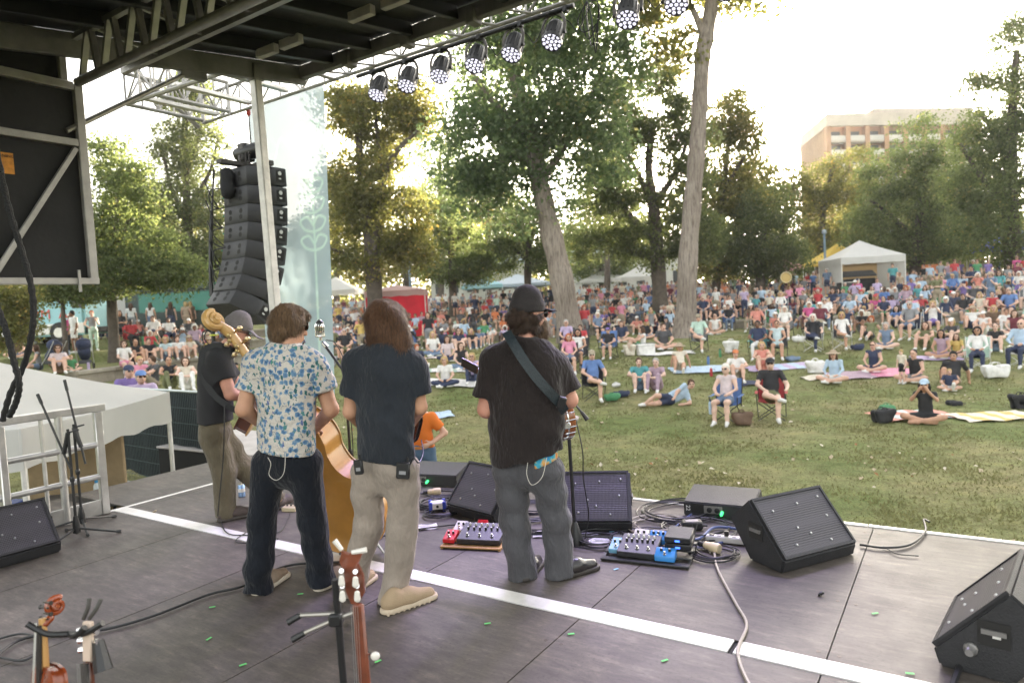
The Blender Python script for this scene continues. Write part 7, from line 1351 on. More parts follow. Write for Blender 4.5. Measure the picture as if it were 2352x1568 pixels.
def person(p, ps, top, bot, hair=('short', 'brown'), skin='fair', label='', fem=False, s=1., rz=None, sleeve='short', legs='short', hat=None, shades=False, shoe_c='white', group='people watching from the lawn', dz=0.):
    key = (ps, fem)
    if key not in BODIES: BODIES[key] = crowd_body(ps, fem)
    me, H = BODIES[key]; o = bpy.data.objects.new('person', me); COL.objects.link(o)
    o.location = (float(p[0]), float(p[1]), float(p[2])+dz); o.rotation_euler = (0, 0, face_to(p) if rz is None else rz); o.scale = (s*random.uniform(.96, 1.06), s, s)
    sk, tp, bt = cm('skin', skin), cm('cloth', top), cm('cloth', bot)
    sl = [sk, tp, bt, cm('cloth', shoe_c) if legs != 'bare' else sk, sk, EYE, tp if sleeve != 'none' else sk, bt if legs == 'long' else sk, tp if sleeve == 'long' else sk, LIP]
    for i, m_ in enumerate(sl): o.material_slots[i].link = 'OBJECT'; o.material_slots[i].material = m_
    hr = random.uniform(-.35, .35)
    def gear(nm, mt_, name):
        g_ = link(name, GEAR[nm], o, tuple(H), (random.uniform(-.05, .05), 0, hr*.25)); g_.material_slots[0].link = 'OBJECT'; g_.material_slots[0].material = mt_; return g_
    if hair: gear(hair[0], cm('hair', hair[1]), 'hair')
    if hat: gear(hat[0], cm('cloth', hat[1]), hat[0])
    if shades: gear('sunglasses', GLS, 'sunglasses')
    tag(o, label, 'person', group); PEOPLE.append((float(p[0]), float(p[1]))); return o
# ---- folding chairs
CHAIRS = {}
def camp_chair_meshes():
    fr = MB()
    for x in (-.30, .30): fr.tube([(x, .24, .0), (x, -.24, .60)], .012, 6)
    legs = [[(-.28, .24, .01), (.28, .20, .40)], [(.28, .24, .01), (-.28, .20, .40)], [(-.28, -.24, .01), (.28, -.22, .42)], [(.28, -.24, .01), (-.28, -.22, .42)], [(-.30, -.24, .01), (-.30, .24, .42)], [(.30, -.24, .01), (.30, .24, .42)]]
    L = [MB().tube(l, .011, 6).mesh('leg', BLK) for l in legs]
    posts = [MB().tube([(x, -.20, .35), (x*1.06, -.34, .98)], .012, 6).mesh('back_post', BLK) for x in (-.28, .28)]
    def sheet(f, nu=8, nv=8): V = [f(i/nu, j/nv) for i in range(nu+1) for j in range(nv+1)]; return MB().add(V, [(i*(nv+1)+j, (i+1)*(nv+1)+j, (i+1)*(nv+1)+j+1, i*(nv+1)+j+1) for i in range(nu) for j in range(nv)])
    seat = sheet(lambda u, v: (-.28+.56*u, -.22+.46*v, .43-.07*math.sin(u*PI)*(.4+.6*math.sin(v*PI)))).mesh('seat', BLK, 80); back = sheet(lambda u, v: ((-.28+.56*u)*(1+.06*v), -.20-.14*v-.03-.05*math.sin(u*PI), .40+.56*v)).mesh('backrest', BLK, 80)
    arms = [sheet(lambda u, v: (s_*(.28+.07*u), -.24+.5*v, .62-.02*math.sin(v*PI)), 2, 5).mesh('armrest', BLK, 80) for s_ in (-1, 1)]; ap = [MB().tube([(s_*.30, .22, .40), (s_*.31, .24, .61)], .011, 6).mesh('arm_post', BLK) for s_ in (-1, 1)]
    return dict(leg=L, back_post=posts, seat=[seat], backrest=[back], armrest=arms, arm_post=ap)
CHM = camp_chair_meshes()
def chair(p, rz, col, label, frame_c='black', arms=True, simple=False):
    t = thing('camp_chair', p, rz, label, 'chair', 'folding camp chairs on the lawn'); fb = mat('frame_'+frame_c, (.03, .03, .032) if frame_c == 'black' else (.68, .67, .66), .4, .3); cl = cm('cloth', col)
    for nm, ms in CHM.items():
        if not arms and nm in ('armrest', 'arm_post'): continue
        for me in ms:
            o = link(nm, me, t); o.material_slots[0].link = 'OBJECT'; o.material_slots[0].material = cl if nm in ('seat', 'backrest', 'armrest') else fb
    return t
def blanket(p, w, d, rz, col, label, col2=None):
    n, k = 14, 10; V = []; rg = random.Random(label); ph = [rg.uniform(0, 6) for _ in range(4)]
    for i in range(n+1):
        for j in range(k+1):
            x, y = (i/n-.5)*w, (j/k-.5)*d; wob = 1+.05*math.sin(i*1.3+ph[0])+.04*math.sin(j*1.7+ph[1]); x *= wob; y *= 1+.05*math.sin(i*.9+ph[2]); X = p[0]+x*math.cos(rz)-y*math.sin(rz); Y = p[1]+x*math.sin(rz)+y*math.cos(rz)
            V.append((X, Y, float(terr(X, Y))+.045+.02*math.sin(x*9+ph[3]+y*4)*math.sin(y*8)))
    m_ = MB().add(V, [(i*(k+1)+j, (i+1)*(k+1)+j, (i+1)*(k+1)+j+1, i*(k+1)+j+1) for i in range(n) for j in range(k)])
    if col2:
        m_.m = [1 if ((f//k)//2) % 2 else 0 for f in range(len(m_.f))]
    o = m_.build('blanket', [cm('cloth', col)]+([cm('cloth', col2)] if col2 else []), None, (0, 0, 0), smooth=80); return tag(o, label, 'blanket', 'picnic blankets on the lawn')
def bag(p, col, label, w=.45, h=.38, rz=0.):
    t = thing('tote_bag', p, rz, label, 'bag', 'bags on the lawn'); w, h = w*.82, h*.92; rr = min(.055, h*.24); B = Body(); [B.cap((sx*(w*.30+.07*i*(w > .3)), sy*.07, rr+i*(h-2*rr)), (-sx*(w*.30+.07*i*(w > .3)), sy*.07, rr+i*(h-2*rr)), rr, None, 0, .06) for sx in (1,) for sy in (-1, 1) for i in (0., .33, .66, 1.)]; B.cap((0, 0, h*.5), (0, 0, h+.06), .09, .12, 0, .02, None, True, 1) if h > .3 else None; V, Q, _ = B.net(.025, curlnoise(.014, 13, len(label))); link('body', np_mesh('body', V, Q, [cm('cloth', col)]), t)
    for y in (-.05, .05): MB().tube(catmull([(-w*.2, y*1.6, h*.75), (-w*.14, y, h*1.1), (w*.10, y, h*1.13), (w*.2, y*1.6, h*.75)], 4), .010, 5).build('handle', cm('cloth', col), t)
R6 = lambda x, y: (1552.3+.3401*x, 517.4+.3401*y)
R5 = lambda x, y: (752.6+.3401*x, 517.4+.3401*y)
R4 = lambda x, y: (.3401*x, 517.4+.3401*y)
def sit(v, chairc=None, fc='black', clab='', **kw):
    "someone at a picture point; the chair, if any, stands under them"
    p = hit(*v); Yf = kw.pop('Y', None)
    if Yf: p = at(v[0], v[1]-32, Yf); p[2] -= 1.08
    ps = kw.pop('ps', 'chair' if chairc else 'cross'); rz = kw.pop('rz', None)
    rz = face_to(p, .2) if rz is None else rz
    if chairc: chair(p, rz, chairc, clab, fc)
    return person(p, ps, rz=rz, **kw), p, rz
# hand placed people: (picture point, details)
def audience():
    # the couple nearest the stage
    _, p, rz = sit(R6(345, 1330), 'blue', 'black', 'blue camp chair under the white haired woman with water bottle', top='plaid', bot='denim', hair=('short', 'white'), skin='light', fem=True, sleeve='none', shades=False, label='white haired woman in sleeveless plaid shirt and denim shorts in blue camp chair', s=1.03)
    b_ = thing('water_bottle', p+np.array([-.42, -.22, .25]), 0, 'pale blue water bottle held beside the white haired woman', 'bottle'); MB().lathe([(.036, 0), (.04, .02), (.04, .24), (.025, .28)], n=12).build('bottle', cm('cloth', 'light blue'), b_); MB().lathe([(.022, .28), (.022, .33)], n=10).build('cap', cm('cloth', 'navy'), b_)
    sit(R6(650, 1310), 'red', 'black', 'red padded camp chair under the man in black cap', ps='chair_crossed', top='black', bot='olive', hair=('short', 'grey'), hat=('cap', 'black'), shades=True, skin='light', label='man in black printed tee, black cap and sunglasses in red camp chair', s=1.08)
    p = hit(*R6(450, 1350)); bag(p, 'brown', 'dark brown leather bag between the nearest couple', .4, .32)
    D = [ # v, kwargs
     (R6(1690, 1330), dict(ps='cross_armsup', top='black', bot='black', hair=('long', 'black'), hat=('cap', 'light blue'), sleeve='short', legs='bare', fem=True, skin='tan', label='woman in black dress and pale cap photographing with a phone on the striped blanket')),
     (R6(1870, 1085), dict(ps='lean', top='black', bot='tan', hair=('short', 'black'), skin='tan', s=1.05, label='man in black tee sitting on the grass behind a toddler')),
     (R6(1850, 1115), dict(ps='cross', top='navy', bot='white', hair=('short', 'blonde'), skin='fair', s=.62, label='toddler in navy tee sitting in front of the man in black tee')),
     (R6(1620, 1060), dict(ps='cross', top='black', bot='grey', sleeve='none', hair=('bun', 'black'), fem=True, skin='fair', rz=2.2, label='woman in black tank top reaching out to the standing toddler')),
     (R6(1530, 1072), dict(ps='stand', top='cream', bot='black', hair=('short', 'blonde'), skin='light', s=.55, rz=1.9, label='toddler standing in cream tee and black shorts')),
     (R6(1340, 990), dict(ps='cross', top='navy', bot='navy', sleeve='none', hair=('bun', 'brown'), shades=True, fem=True, skin='fair', label='woman in dark tank top and sunglasses cross legged on the pink blanket')),
     (R6(1075, 1062), dict(ps='cross', top='light blue', bot='white', sleeve='long', hair=('long', 'brown'), hat=('sun_hat', 'tan'), fem=True, skin='fair', label='woman in straw hat and pale blue blouse sitting beside the white tote bag')),
     (R6(410, 1050), dict(ps='knees', top='white', bot='khaki', hair=('short', 'brown'), hat=('cap', 'orange'), skin='fair', label='bearded man in white shirt and orange cap with raised knees')),
     (R6(585, 985), dict(ps='knees', top='coral', bot='coral', sleeve='none', hair=('bob', 'blonde'), fem=True, skin='fair', label='blonde woman in coral top resting her chin behind the red chair')),
     (R6(30, 985), dict(ps='lean', top='cream', bot='khaki', sleeve='none', hair=('bob', 'blonde'), hat=('sun_hat', 'tan'), fem=True, skin='tan', label='person in straw hat and cream tank top on the blue blanket')),
     (R6(1310, 770), dict(ps='lean', top='olive', bot='charcoal', sleeve='none', hair=('bob', 'red'), fem=True, skin='fair', label='red haired woman in olive tank top leaning back on the grass')),
     (R6(1425, 835), dict(ps='cross', top='denim', bot='denim', sleeve='none', hair=('long', 'grey'), fem=True, skin='light', label='woman with long grey hair in sleeveless denim dress on the grass')),
     (R6(1690, 835), dict(ps='knees', top='olive', bot='olive', sleeve='none', hair=('long', 'brown'), fem=True, skin='fair', rz=2.3, label='woman in olive dress sitting sideways on the grass')),
     (R6(1800, 900), dict(ps='cross', top='mauve', bot='mauve', sleeve='none', hair=('long', 'black'), fem=True, skin='tan', label='woman with very long dark hair in mauve dress')),
     (R6(1900, 890), dict(ps='cross', top='yellow', bot='black', hair=('long', 'brown'), fem=True, skin='fair', s=.82, label='girl in mustard yellow tee beside the striped towel chair')),
     (R6(2160, 850), dict(ps='knees', top='black', bot='denim', hair=('bun', 'black'), fem=True, skin='light', label='woman in black top with hair tied up behind the woman in white blouse')),
     (R6(2290, 745), dict(ps='cross', top='burgundy', bot='burgundy', sleeve='none', hair=('long', 'brown'), fem=True, skin='light', label='woman in burgundy tank top sitting upright at the edge')),
     (R6(2150, 700), dict(ps='cross', top='brown', bot='brown', hair=('long', 'blonde'), fem=True, skin='fair', label='woman with curly blonde hair in patterned brown top')),
     (R5(2110, 1110), dict(ps='knees', top='teal', bot='denim', hair=('short', 'brown'), skin='light', label='man in teal plaid shirt and jeans hugging his knees')),
     (R5(2225, 1115), dict(ps='knees', top='mauve', bot='mauve', legs='long', hair=('short', 'grey'), fem=True, skin='light', label='short haired woman in mauve tee beside the man in teal plaid')),
     (R5(2310, 1215), dict(ps='side', top='light blue', bot='navy', hair=('short', 'brown'), skin='fair', rz=PI*.95, label='man in light blue shirt and navy shorts lying propped on his elbow')),
     (R5(800, 1090), dict(ps='cross', top='white', bot='navy', legs='long', hair=('bob', 'blonde'), fem=True, skin='fair', label='blonde woman in white tee and navy trousers on the white blanket')),
     (R5(985, 1060), dict(ps='knees', top='lilac', bot='navy', legs='long', sleeve='none', hair=('bob', 'blonde'), shades=True, fem=True, skin='fair', label='woman in lilac top and sunglasses left of the banjo player shoulder')),
     (R5(905, 975), dict(ps='cross', top='black', bot='denim', legs='long', sleeve='none', hair=('long', 'brown'), fem=True, skin='light', label='woman in black tank top and jeans behind the lilac top')),
     (R5(815, 920), dict(ps='cross', top='plaid', bot='navy', legs='long', hair=('long', 'brown'), fem=True, skin='fair', label='woman with dark wavy hair in pale pink checked shirt')),
     (R5(715, 885), dict(ps='cross', top='white', bot='denim', legs='long', hair=('long', 'blonde'), fem=True, skin='fair', s=1.08, label='blonde woman in white tee and jeans on the lawn near long hair')),
     (R5(620, 960), dict(ps='lean', top='navy', bot='denim', hair=('short', 'red'), skin='fair', s=.9, label='person in navy printed tee beside the long haired player shoulder')),
     (R5(585, 850), dict(ps='cross', top='white', bot='denim', hair=('bob', 'brown'), fem=True, skin='tan', rz=1.2, label='woman in white top with arm stretched out near the long haired player')),
     (R5(890, 855), dict(ps='knees', top='navy', bot='black', hair=('long', 'brown'), shades=True, fem=True, skin='light', s=1.1, label='woman in dark shirt and sunglasses with long light brown hair')),
     (R5(975, 835), dict(ps='knees', top='black', bot='denim', hair=('long', 'blonde'), fem=True, skin='fair', label='blonde woman in black tee beside the man in teal cap')),
     (R5(1030, 825), dict(ps='knees', top='denim', bot='denim', hair=('short', 'grey'), hat=('cap', 'teal'), skin='fair', label='man in denim shirt and teal cap')),
     (R5(1105, 800), dict(ps='knees', top='white', bot='khaki', hair=('short', 'grey'), hat=('cap', 'denim'), skin='fair', label='man in white shirt and blue cap left of the banjo player head')),
     (R5(1990, 790), dict(ps='cross', top='navy', bot='khaki', hair=('short', 'brown'), skin='fair', label='person in navy tee bending over by the backpack')),
     (R5(2130, 850), dict(ps='knees', top='white', bot='green', sleeve='none', hair=('long', 'brown'), fem=True, skin='fair', rz=1.6, label='woman in white sleeveless top and green skirt leaning over a white cooler')),
     (R5(2270, 840), dict(ps='cross', top='charcoal', bot='khaki', hair=('short', 'brown'), skin='fair', s=1.08, label='bearded man in charcoal tee cross legged beside the cooler')),
     (R5(170, 850), dict(ps='lean', top='white', bot='grey', hair=('short', 'brown'), skin='fair', label='man in white tee lying back left of the long haired player')),
     (R5(45, 740), dict(ps='knees', top='white', bot='white', hair=('short', 'black'), skin='tan', label='man in white tee and shorts sitting right of the blue banner')),
     (R5(225, 800), dict(ps='chair', top='coral', bot='black', hair=('short', 'brown'), fem=True, skin='fair', label='woman in coral top half hidden by the long haired player')),
    ]
    for v, k in D: sit(v, None, **k)
    # people in chairs
    E_ = [
     (R6(160, 855), 'grey', 'black', 'dark camp chair under the man in pale teal shirt', dict(ps='chair_crossed', top='mint', bot='grey', hair=('short', 'grey'), hat=('cap', 'khaki'), skin='fair', s=1.05, label='man in pale mint shirt and khaki cap with crossed bare legs')),
     (R6(560, 905), 'teal', 'black', 'teal camp chair under the man in navy polo', dict(top='navy', bot='white', legs='long', hair=('short', 'black'), skin='brown', rz=2.7, label='man in navy polo and white trousers holding a drink')),
     (R6(690, 905), 'charcoal', 'black', 'dark camp chair under the woman in floral top', dict(top='floral', bot='floral', sleeve='none', hair=('bun', 'brown'), fem=True, skin='tan', label='woman in pale floral top and shorts beside the navy polo')),
     (R6(930, 850), 'charcoal', 'white', 'white framed chair under the woman in black shirt', dict(ps='chair_crossed', top='black', bot='navy', legs='long', hair=('bob', 'white'), fem=True, skin='light', label='white haired woman in black shirt and dark jeans in white framed chair')),
     (R6(1125, 835), 'charcoal', 'white', 'white framed chair under the woman in white blouse', dict(ps='chair_crossed', top='white', bot='white', hair=('bob', 'blonde'), fem=True, skin='tan', label='blonde woman in white blouse with crossed legs in white framed chair')),
     (R6(1010, 705), 'charcoal', 'black', 'black camp chair under the man in white tee and jeans', dict(top='white', bot='denim', legs='long', hair=('short', 'grey'), shades=True, skin='fair', s=1.08, label='big man in white tee and jeans holding a paper plate')),
     (R6(740, 770), 'grey', 'black', 'grey camp chair under the woman with long white hair', dict(top='white', bot='tan', hair=('long', 'white'), fem=True, skin='light', label='woman with long white hair in white top')),
     (R6(905, 720), 'burgundy', 'black', 'burgundy camp chair under the woman in hot pink top', dict(top='magenta', bot='grey', hair=('bob', 'white'), shades=True, fem=True, skin='fair', label='woman in hot pink top and sunglasses in burgundy chair')),
     (R6(1580, 775), 'navy', 'white', 'white framed chair under the man in grey tee', dict(top='grey', bot='denim', hair=('short', 'grey'), skin='fair', s=1.08, label='man in grey tee with folded hands on the grass right of centre')),
     (R6(1740, 745), 'navy', 'white', 'white framed blue chair under the woman shading her eyes', dict(ps='chair_armsup', top='white', bot='purple', hair=('bob', 'blonde'), fem=True, skin='fair', label='woman in white tee shading her eyes with both hands')),
     (R6(1590, 700), 'light blue', 'white', 'white framed chair behind the man in grey tee', dict(top='light blue', bot='khaki', hair=('short', 'grey'), skin='fair', label='man in light blue tee behind the man in grey tee')),
     (R6(2040, 985), 'mint', 'white', 'low striped beach chair under the woman in white blouse', dict(top='white', bot='navy', legs='long', sleeve='long', hair=('bob', 'black'), fem=True, skin='tan', label='dark haired woman in white blouse and blue jeans beside a white tote')),
     (R6(2330, 960), 'white', 'white', 'low white chair under the bald man in light blue shirt', dict(top='light blue', bot='navy', legs='long', sleeve='long', hair=None, skin='fair', s=1.08, label='bald bearded man in light blue shirt at the picture edge')),
     (R6(515, 700), 'red', 'black', 'empty backed red and burgundy camp chair in front of the hooded person', dict(top='charcoal', bot='charcoal', sleeve='long', hair=('short', 'brown'), hat=('cap', 'charcoal'), skin='fair', label='person in charcoal hoodie and cap behind the red chair')),
     (R6(80, 725), 'red', 'black', 'red camp chair beside the tall bare trunk', dict(top='burgundy', bot='navy', hair=('short', 'brown'), skin='fair', label='man in maroon tee in red chair at the foot of the tall trunk')),
     (R6(190, 700), 'navy', 'black', 'navy camp chair right of the tall trunk', dict(top='navy', bot='grey', hair=None, skin='fair', label='balding man in navy tee right of the tall trunk')),
     (R6(360, 710), 'blue', 'black', 'blue camp chair under the person in black printed tee', dict(top='black', bot='denim', legs='long', hair=('short', 'brown'), skin='light', label='person in black tee with white print and jeans')),
     (R5(1800, 1180), 'black', 'black', 'black camp chair under the man in royal blue tee', dict(ps='chair_crossed', top='blue', bot='charcoal', hair=('short', 'white'), hat=('cap', 'khaki'), skin='fair', s=1.05, label='man in royal blue tee, camo cap and white socks with crossed leg')),
     (R5(1620, 870), 'charcoal', 'black', 'dark camp chair under the woman in purple tee', dict(top='lilac', bot='burgundy', hair=('short', 'grey'), fem=True, skin='fair', label='older person in purple tee beside the boy in red jersey')),
     (R5(1715, 880), 'charcoal', 'black', 'dark camp chair under the boy in red jersey', dict(top='red', bot='black', hair=('short', 'brown'), skin='fair', s=.88, label='boy in red and black football jersey')),
     (R5(1900, 900), 'blue', 'black', 'bright blue camp chair seen from its side', dict(top='black', bot='grey', hair=('short', 'brown'), hat=('cap', 'purple'), skin='fair', s=.85, label='child in black tee and purple headphones in bright blue chair')),
     (R5(1705, 770), 'coral', 'black', 'camp chair under the person in salmon tee', dict(top='coral', bot='grey', hair=('short', 'white'), skin='light', fem=True, s=1.06, label='white haired person in salmon pink tee')),
     (R5(1835, 740), 'grey', 'black', 'camp chair under the man in violet blue tee', dict(top='purple', bot='denim', legs='long', hair=('short', 'grey'), hat=('cap', 'white'), skin='fair', s=1.06, label='man in violet blue tee and white cap')),
     (R5(1640, 1000), 'charcoal', 'black', 'low camp chair under the auburn haired woman', dict(top='pink', bot='denim', hair=('bob', 'red'), fem=True, skin='fair', label='auburn haired woman in pink top right of the banjo player')),
     (R5(1700, 960), 'charcoal', 'black', 'low camp chair under the woman with long black hair', dict(top='white', bot='navy', sleeve='none', hair=('long', 'black'), fem=True, skin='tan', label='woman with long black hair in white tank top')),
    ]
    for v, cc, fc, cl_, k in E_: sit(v, cc, fc, cl_, **k)
    # sitting on the terrace walls
    def wall_sit(v, k, ring=0):
        p = hit(*v); a = math.atan2(p[0]-AC[0], p[1]-AC[1]); r = AR+ring*TGAP-.10; q = np.array([AC[0]+r*math.sin(a), AC[1]+r*math.cos(a), TSTEP*(ring+1)-.44]); person(q, 'wall', rz=a+PI+random.uniform(-.3, .3) if False else face_to(q, .3), group='people sitting on the terrace walls', **k)
    for v, k in [(R6(2175, 640), dict(top='red', bot='red', sleeve='none', hair=('bun', 'black'), fem=True, skin='light', label='woman in red dress sitting on the terrace wall')), (R6(2090, 650), dict(top='cream', bot='cream', sleeve='none', hair=('long', 'blonde'), fem=True, skin='light', label='blonde woman in beige dress on the wall beside the red dress')), (R6(2295, 640), dict(top='blue', bot='navy', hair=('short', 'grey'), skin='fair', s=1.1, label='big man in blue polo on the wall beside the red dress')),
        (R6(1425, 650), dict(top='navy', bot='green', hair=('short', 'brown'), skin='fair', label='boy in navy tee and green shorts on the wall below the white tent')), (R6(1300, 640), dict(top='navy', bot='denim', sleeve='none', hair=('bob', 'black'), fem=True, skin='fair', label='woman in navy tank top and denim shorts on the wall')), (R6(1195, 630), dict(top='light blue', bot='denim', hair=('short', 'grey'), hat=('cap', 'khaki'), skin='fair', s=1.1, label='big man in light blue shirt eating on the wall')), (R6(1525, 680), dict(top='pink', bot='grey', sleeve='none', hair=('short', 'brown'), skin='fair', label='man in pink tank top hunched on the wall')),
        (R5(770, 790), dict(top='grey', bot='grey', hair=('short', 'brown'), skin='fair', s=1.05, label='man in grey tee sitting on the low wall left of the banjo player')), (R5(870, 760), dict(top='white', bot='khaki', hair=('short', 'black'), skin='tan', label='man in white tee holding a cup on the low wall')), (R5(1180, 720), dict(top='orange', bot='pink', hair=('long', 'red'), fem=True, skin='fair', label='woman with long orange hair in orange top on the wall')), (R5(1530, 700), dict(top='grey', bot='denim', sleeve='none', hair=('short', 'brown'), skin='tan', label='person in striped grey tank top on the wall left of the maple trunk')),
        (R4(790, 1030), dict(top='white', bot='pink', hair=('bob', 'brown'), fem=True, skin='light', s=1.05, label='girl in white tee and pink shorts sitting on the wall with legs apart'))]: wall_sit(v, k)
    # left of the banner
    for v, cc, k in [
        (R4(900, 870), 'red', dict(ps='chair', top='red', bot='black', legs='long', hair=('short', 'black'), hat=('cap', 'black'), skin='dark', label='man in red tee and black cap in a camp chair')), (R4(1050, 860), 'charcoal', dict(ps='chair', top='white', bot='olive', hair=('short', 'brown'), skin='fair', shades=False, s=1.08, label='big man in white tee behind the front row left of the guitarist')), (R4(1150, 810), 'charcoal', dict(ps='chair', top='white', bot='navy', legs='long', hair=('short', 'black'), skin='brown', label='man in white shirt and navy trousers sitting sideways')),
        (R4(420, 960), None, dict(ps='cross', top='light blue', bot='khaki', hair=('short', 'brown'), hat=('cap', 'grey'), skin='fair', label='man in pale blue shirt and cap beside the pushchair')), (R4(405, 1010), None, dict(ps='knees', top='plaid', bot='brown', hair=('bob', 'brown'), shades=True, fem=True, skin='fair', label='woman in patterned top and sunglasses at the canopy edge')), (R4(485, 1000), None, dict(ps='cross', top='green', bot='green', hair=('short', 'blonde'), skin='light', s=.6, label='toddler in green at the canopy edge')), (R4(270, 975), None, dict(ps='cross', top='grey', bot='denim', sleeve='none', hair=('long', 'brown'), fem=True, skin='fair', rz=2.2, label='woman with long dark hair in grey tank top behind the canopy')), (R4(120, 950), None, dict(ps='cross', top='brown', bot='denim', hair=('long', 'brown'), fem=True, skin='fair', label='woman with brown hair just above the canopy edge')),
        (R4(930, 1010), None, dict(ps='knees', top='black', bot='black', sleeve='none', hair=('bun', 'brown'), fem=True, skin='tan', label='woman in black tank top left of the man in charcoal polo')), (R4(1020, 990), None, dict(ps='knees', top='black', bot='charcoal', hair=('short', 'brown'), skin='fair', label='bearded man in black tee behind the man in charcoal polo')), (R4(1050, 1090), None, dict(ps='knees', top='charcoal', bot='khaki', hair=('short', 'brown'), skin='fair', rz=2.4, label='man in charcoal polo and khaki trousers by the fence')), (R4(1150, 1100), None, dict(ps='knees', top='black', bot='olive', legs='long', sleeve='none', hair=('bun', 'black'), fem=True, skin='tan', label='woman in black camisole and olive trousers by the fence')), (R4(1265, 1110), None, dict(ps='knees', top='cream', bot='white', legs='long', sleeve='none', hair=('bob', 'brown'), fem=True, skin='light', label='woman in cream top and white trousers beside the guitarist')),
        (R4(950, 1090), None, dict(ps='cross', top='pink', bot='grey', hair=('short', 'blonde'), fem=True, skin='fair', label='person in bright pink tee leaning behind two men in caps')), (R4(880, 1110), None, dict(ps='chair', Y=13.2, top='purple', bot='navy', hair=('short', 'grey'), hat=('cap', 'navy'), skin='fair', label='bearded man in purple tee and navy cap above the fence')), (R4(960, 1150), None, dict(ps='chair', Y=12.6, top='lilac', bot='navy', hair=('short', 'grey'), hat=('cap', 'blue'), shades=True, skin='fair', label='man in blue cap and mirrored sunglasses above the fence')),
        (R4(1130, 960), None, dict(ps='knees', top='floral', bot='denim', hair=('bob', 'blonde'), shades=True, fem=True, skin='fair', label='blonde woman in floral top and sunglasses left of the guitarist')), (R4(1210, 950), None, dict(ps='knees', top='white', bot='grey', hair=('short', 'brown'), skin='fair', label='person in white tee behind the cream top')), (R4(1290, 940), None, dict(ps='knees', top='cream', bot='tan', hair=('long', 'blonde'), hat=('sun_hat', 'tan'), fem=True, skin='fair', label='woman in cowboy hat and cream top beside the guitarist')), (R4(1240, 840), None, dict(ps='knees', top='charcoal', bot='denim', hair=('short', 'brown'), skin='fair', label='man in dark grey tee left of the scroll')), (R4(80, 860), None, dict(ps='chair', top='blue', bot='navy', hair=('short', 'grey'), skin='fair', label='man in royal blue tee sitting behind the cables')), (R4(165, 860), None, dict(ps='chair', top='green', bot='navy', hair=('short', 'brown'), skin='fair', label='man in green tee sitting behind the cables'))]:
        sit(v, cc, 'black', (k['label'].split(' in ')[0]+' chair, dark frame, left of the guitarist') if cc is None else {'red': 'red camp chair under the man in red tee', 'charcoal': 'dark camp chair under the '+k['label'].split(' behind')[0].split(' and navy')[0]}[cc], **k)
    for v, k in [(R4(515, 880), dict(ps='stand', top='white', bot='white', hair=('short', 'black'), skin='brown', rz=2.6, label='man standing in white shirt and trousers beside the pushchair')), (R4(540, 830), dict(ps='stand_fold', top='navy', bot='denim', legs='long', hair=('short', 'brown'), skin='fair', label='man standing in navy shirt near the blue truck')), (R4(640, 850), dict(ps='stand_hand', top='grey', bot='mint', legs='long', sleeve='none', hair=('short', 'red'), fem=True, skin='light', label='woman standing in long pale green dress')), (R4(265, 840), dict(ps='stand', top='white', bot='denim', legs='long', hair=('long', 'brown'), fem=True, skin='fair', rz=.4, label='woman standing in white top and jeans with shoulder bag')), (R4(825, 830), dict(ps='stand_fold', top='black', bot='black', hair=('long', 'brown'), fem=True, skin='tan', label='woman standing in black tee and shorts')), (R4(900, 780), dict(ps='stand', top='white', bot='grey', hair=('long', 'brown'), fem=True, skin='fair', rz=.3, label='woman standing in white tee by the green truck')), (R4(1030, 760), dict(ps='stand', top='white', bot='denim', legs='long', sleeve='none', hair=('long', 'brown'), fem=True, skin='tan', rz=.2, label='woman in white sleeveless top and jeans queueing at the green truck')), (R4(1085, 740), dict(ps='stand', top='grey', bot='denim', hair=('short', 'black'), skin='fair', rz=.1, label='man in grey tee and denim shorts queueing at the green truck')), (R4(1165, 740), dict(ps='stand', top='black', bot='navy', sleeve='none', hair=('long', 'brown'), fem=True, skin='fair', rz=.2, label='woman in black top and navy shorts in the truck queue')), (R4(1270, 760), dict(ps='stand', top='tan', bot='tan', legs='long', sleeve='none', hair=('bob', 'blonde'), fem=True, skin='fair', rz=.1, label='blonde woman in long tan dress in the truck queue')), (R4(1300, 750), dict(ps='stand', top='brown', bot='brown', hair=('long', 'blonde'), fem=True, skin='fair', rz=.3, label='person with long light hair next to the tan dress')),
        (R5(1715, 500), dict(ps='stand', top='black', bot='denim', legs='long', hair=('long', 'black'), fem=True, skin='brown', rz=.6, label='woman in black top and long denim skirt standing right of the maple trunk')), (R6(1470, 490), dict(ps='stand', top='teal', bot='navy', hair=('short', 'brown'), skin='fair', label='man standing in teal tee at the tent opening')), (R6(1025, 490), dict(ps='stand', top='denim', bot='navy', hair=('short', 'grey'), skin='fair', rz=2.2, label='man standing in denim shirt at the tent post')), (R6(225, 520), dict(ps='stand_hand', top='white', bot='white', legs='long', hair=('long', 'brown'), fem=True, skin='tan', label='person in white overalls standing right of the tall trunk')), (R5(180, 590), dict(ps='stand', top='blue', bot='denim', hair=('short', 'brown'), skin='fair', rz=1.5, label='man walking in blue tee left of the forked tree')), (R5(265, 590), dict(ps='stand', top='red', bot='teal', hair=('short', 'black'), skin='brown', label='person in red tee standing at the red booth')), (R5(90, 580), dict(ps='stand_fold', top='black', bot='denim', hair=('short', 'grey'), hat=('cap', 'grey'), skin='fair', label='man standing in black tee and cap right of the blue banner')), (R5(20, 620), dict(ps='stand_fold', top='grey', bot='navy', legs='long', hair=('short', 'brown'), skin='fair', rz=1.2, label='man standing in grey shirt against the blue banner edge')), (R5(145, 560), dict(ps='stand', top='black', bot='brown', hair=('long', 'brown'), fem=True, skin='tan', rz=2, label='woman standing in black dress left of the red booth'))]:
        p = hit(*v); k.setdefault('rz', None); person(p, group='people standing behind the lawn', **k)
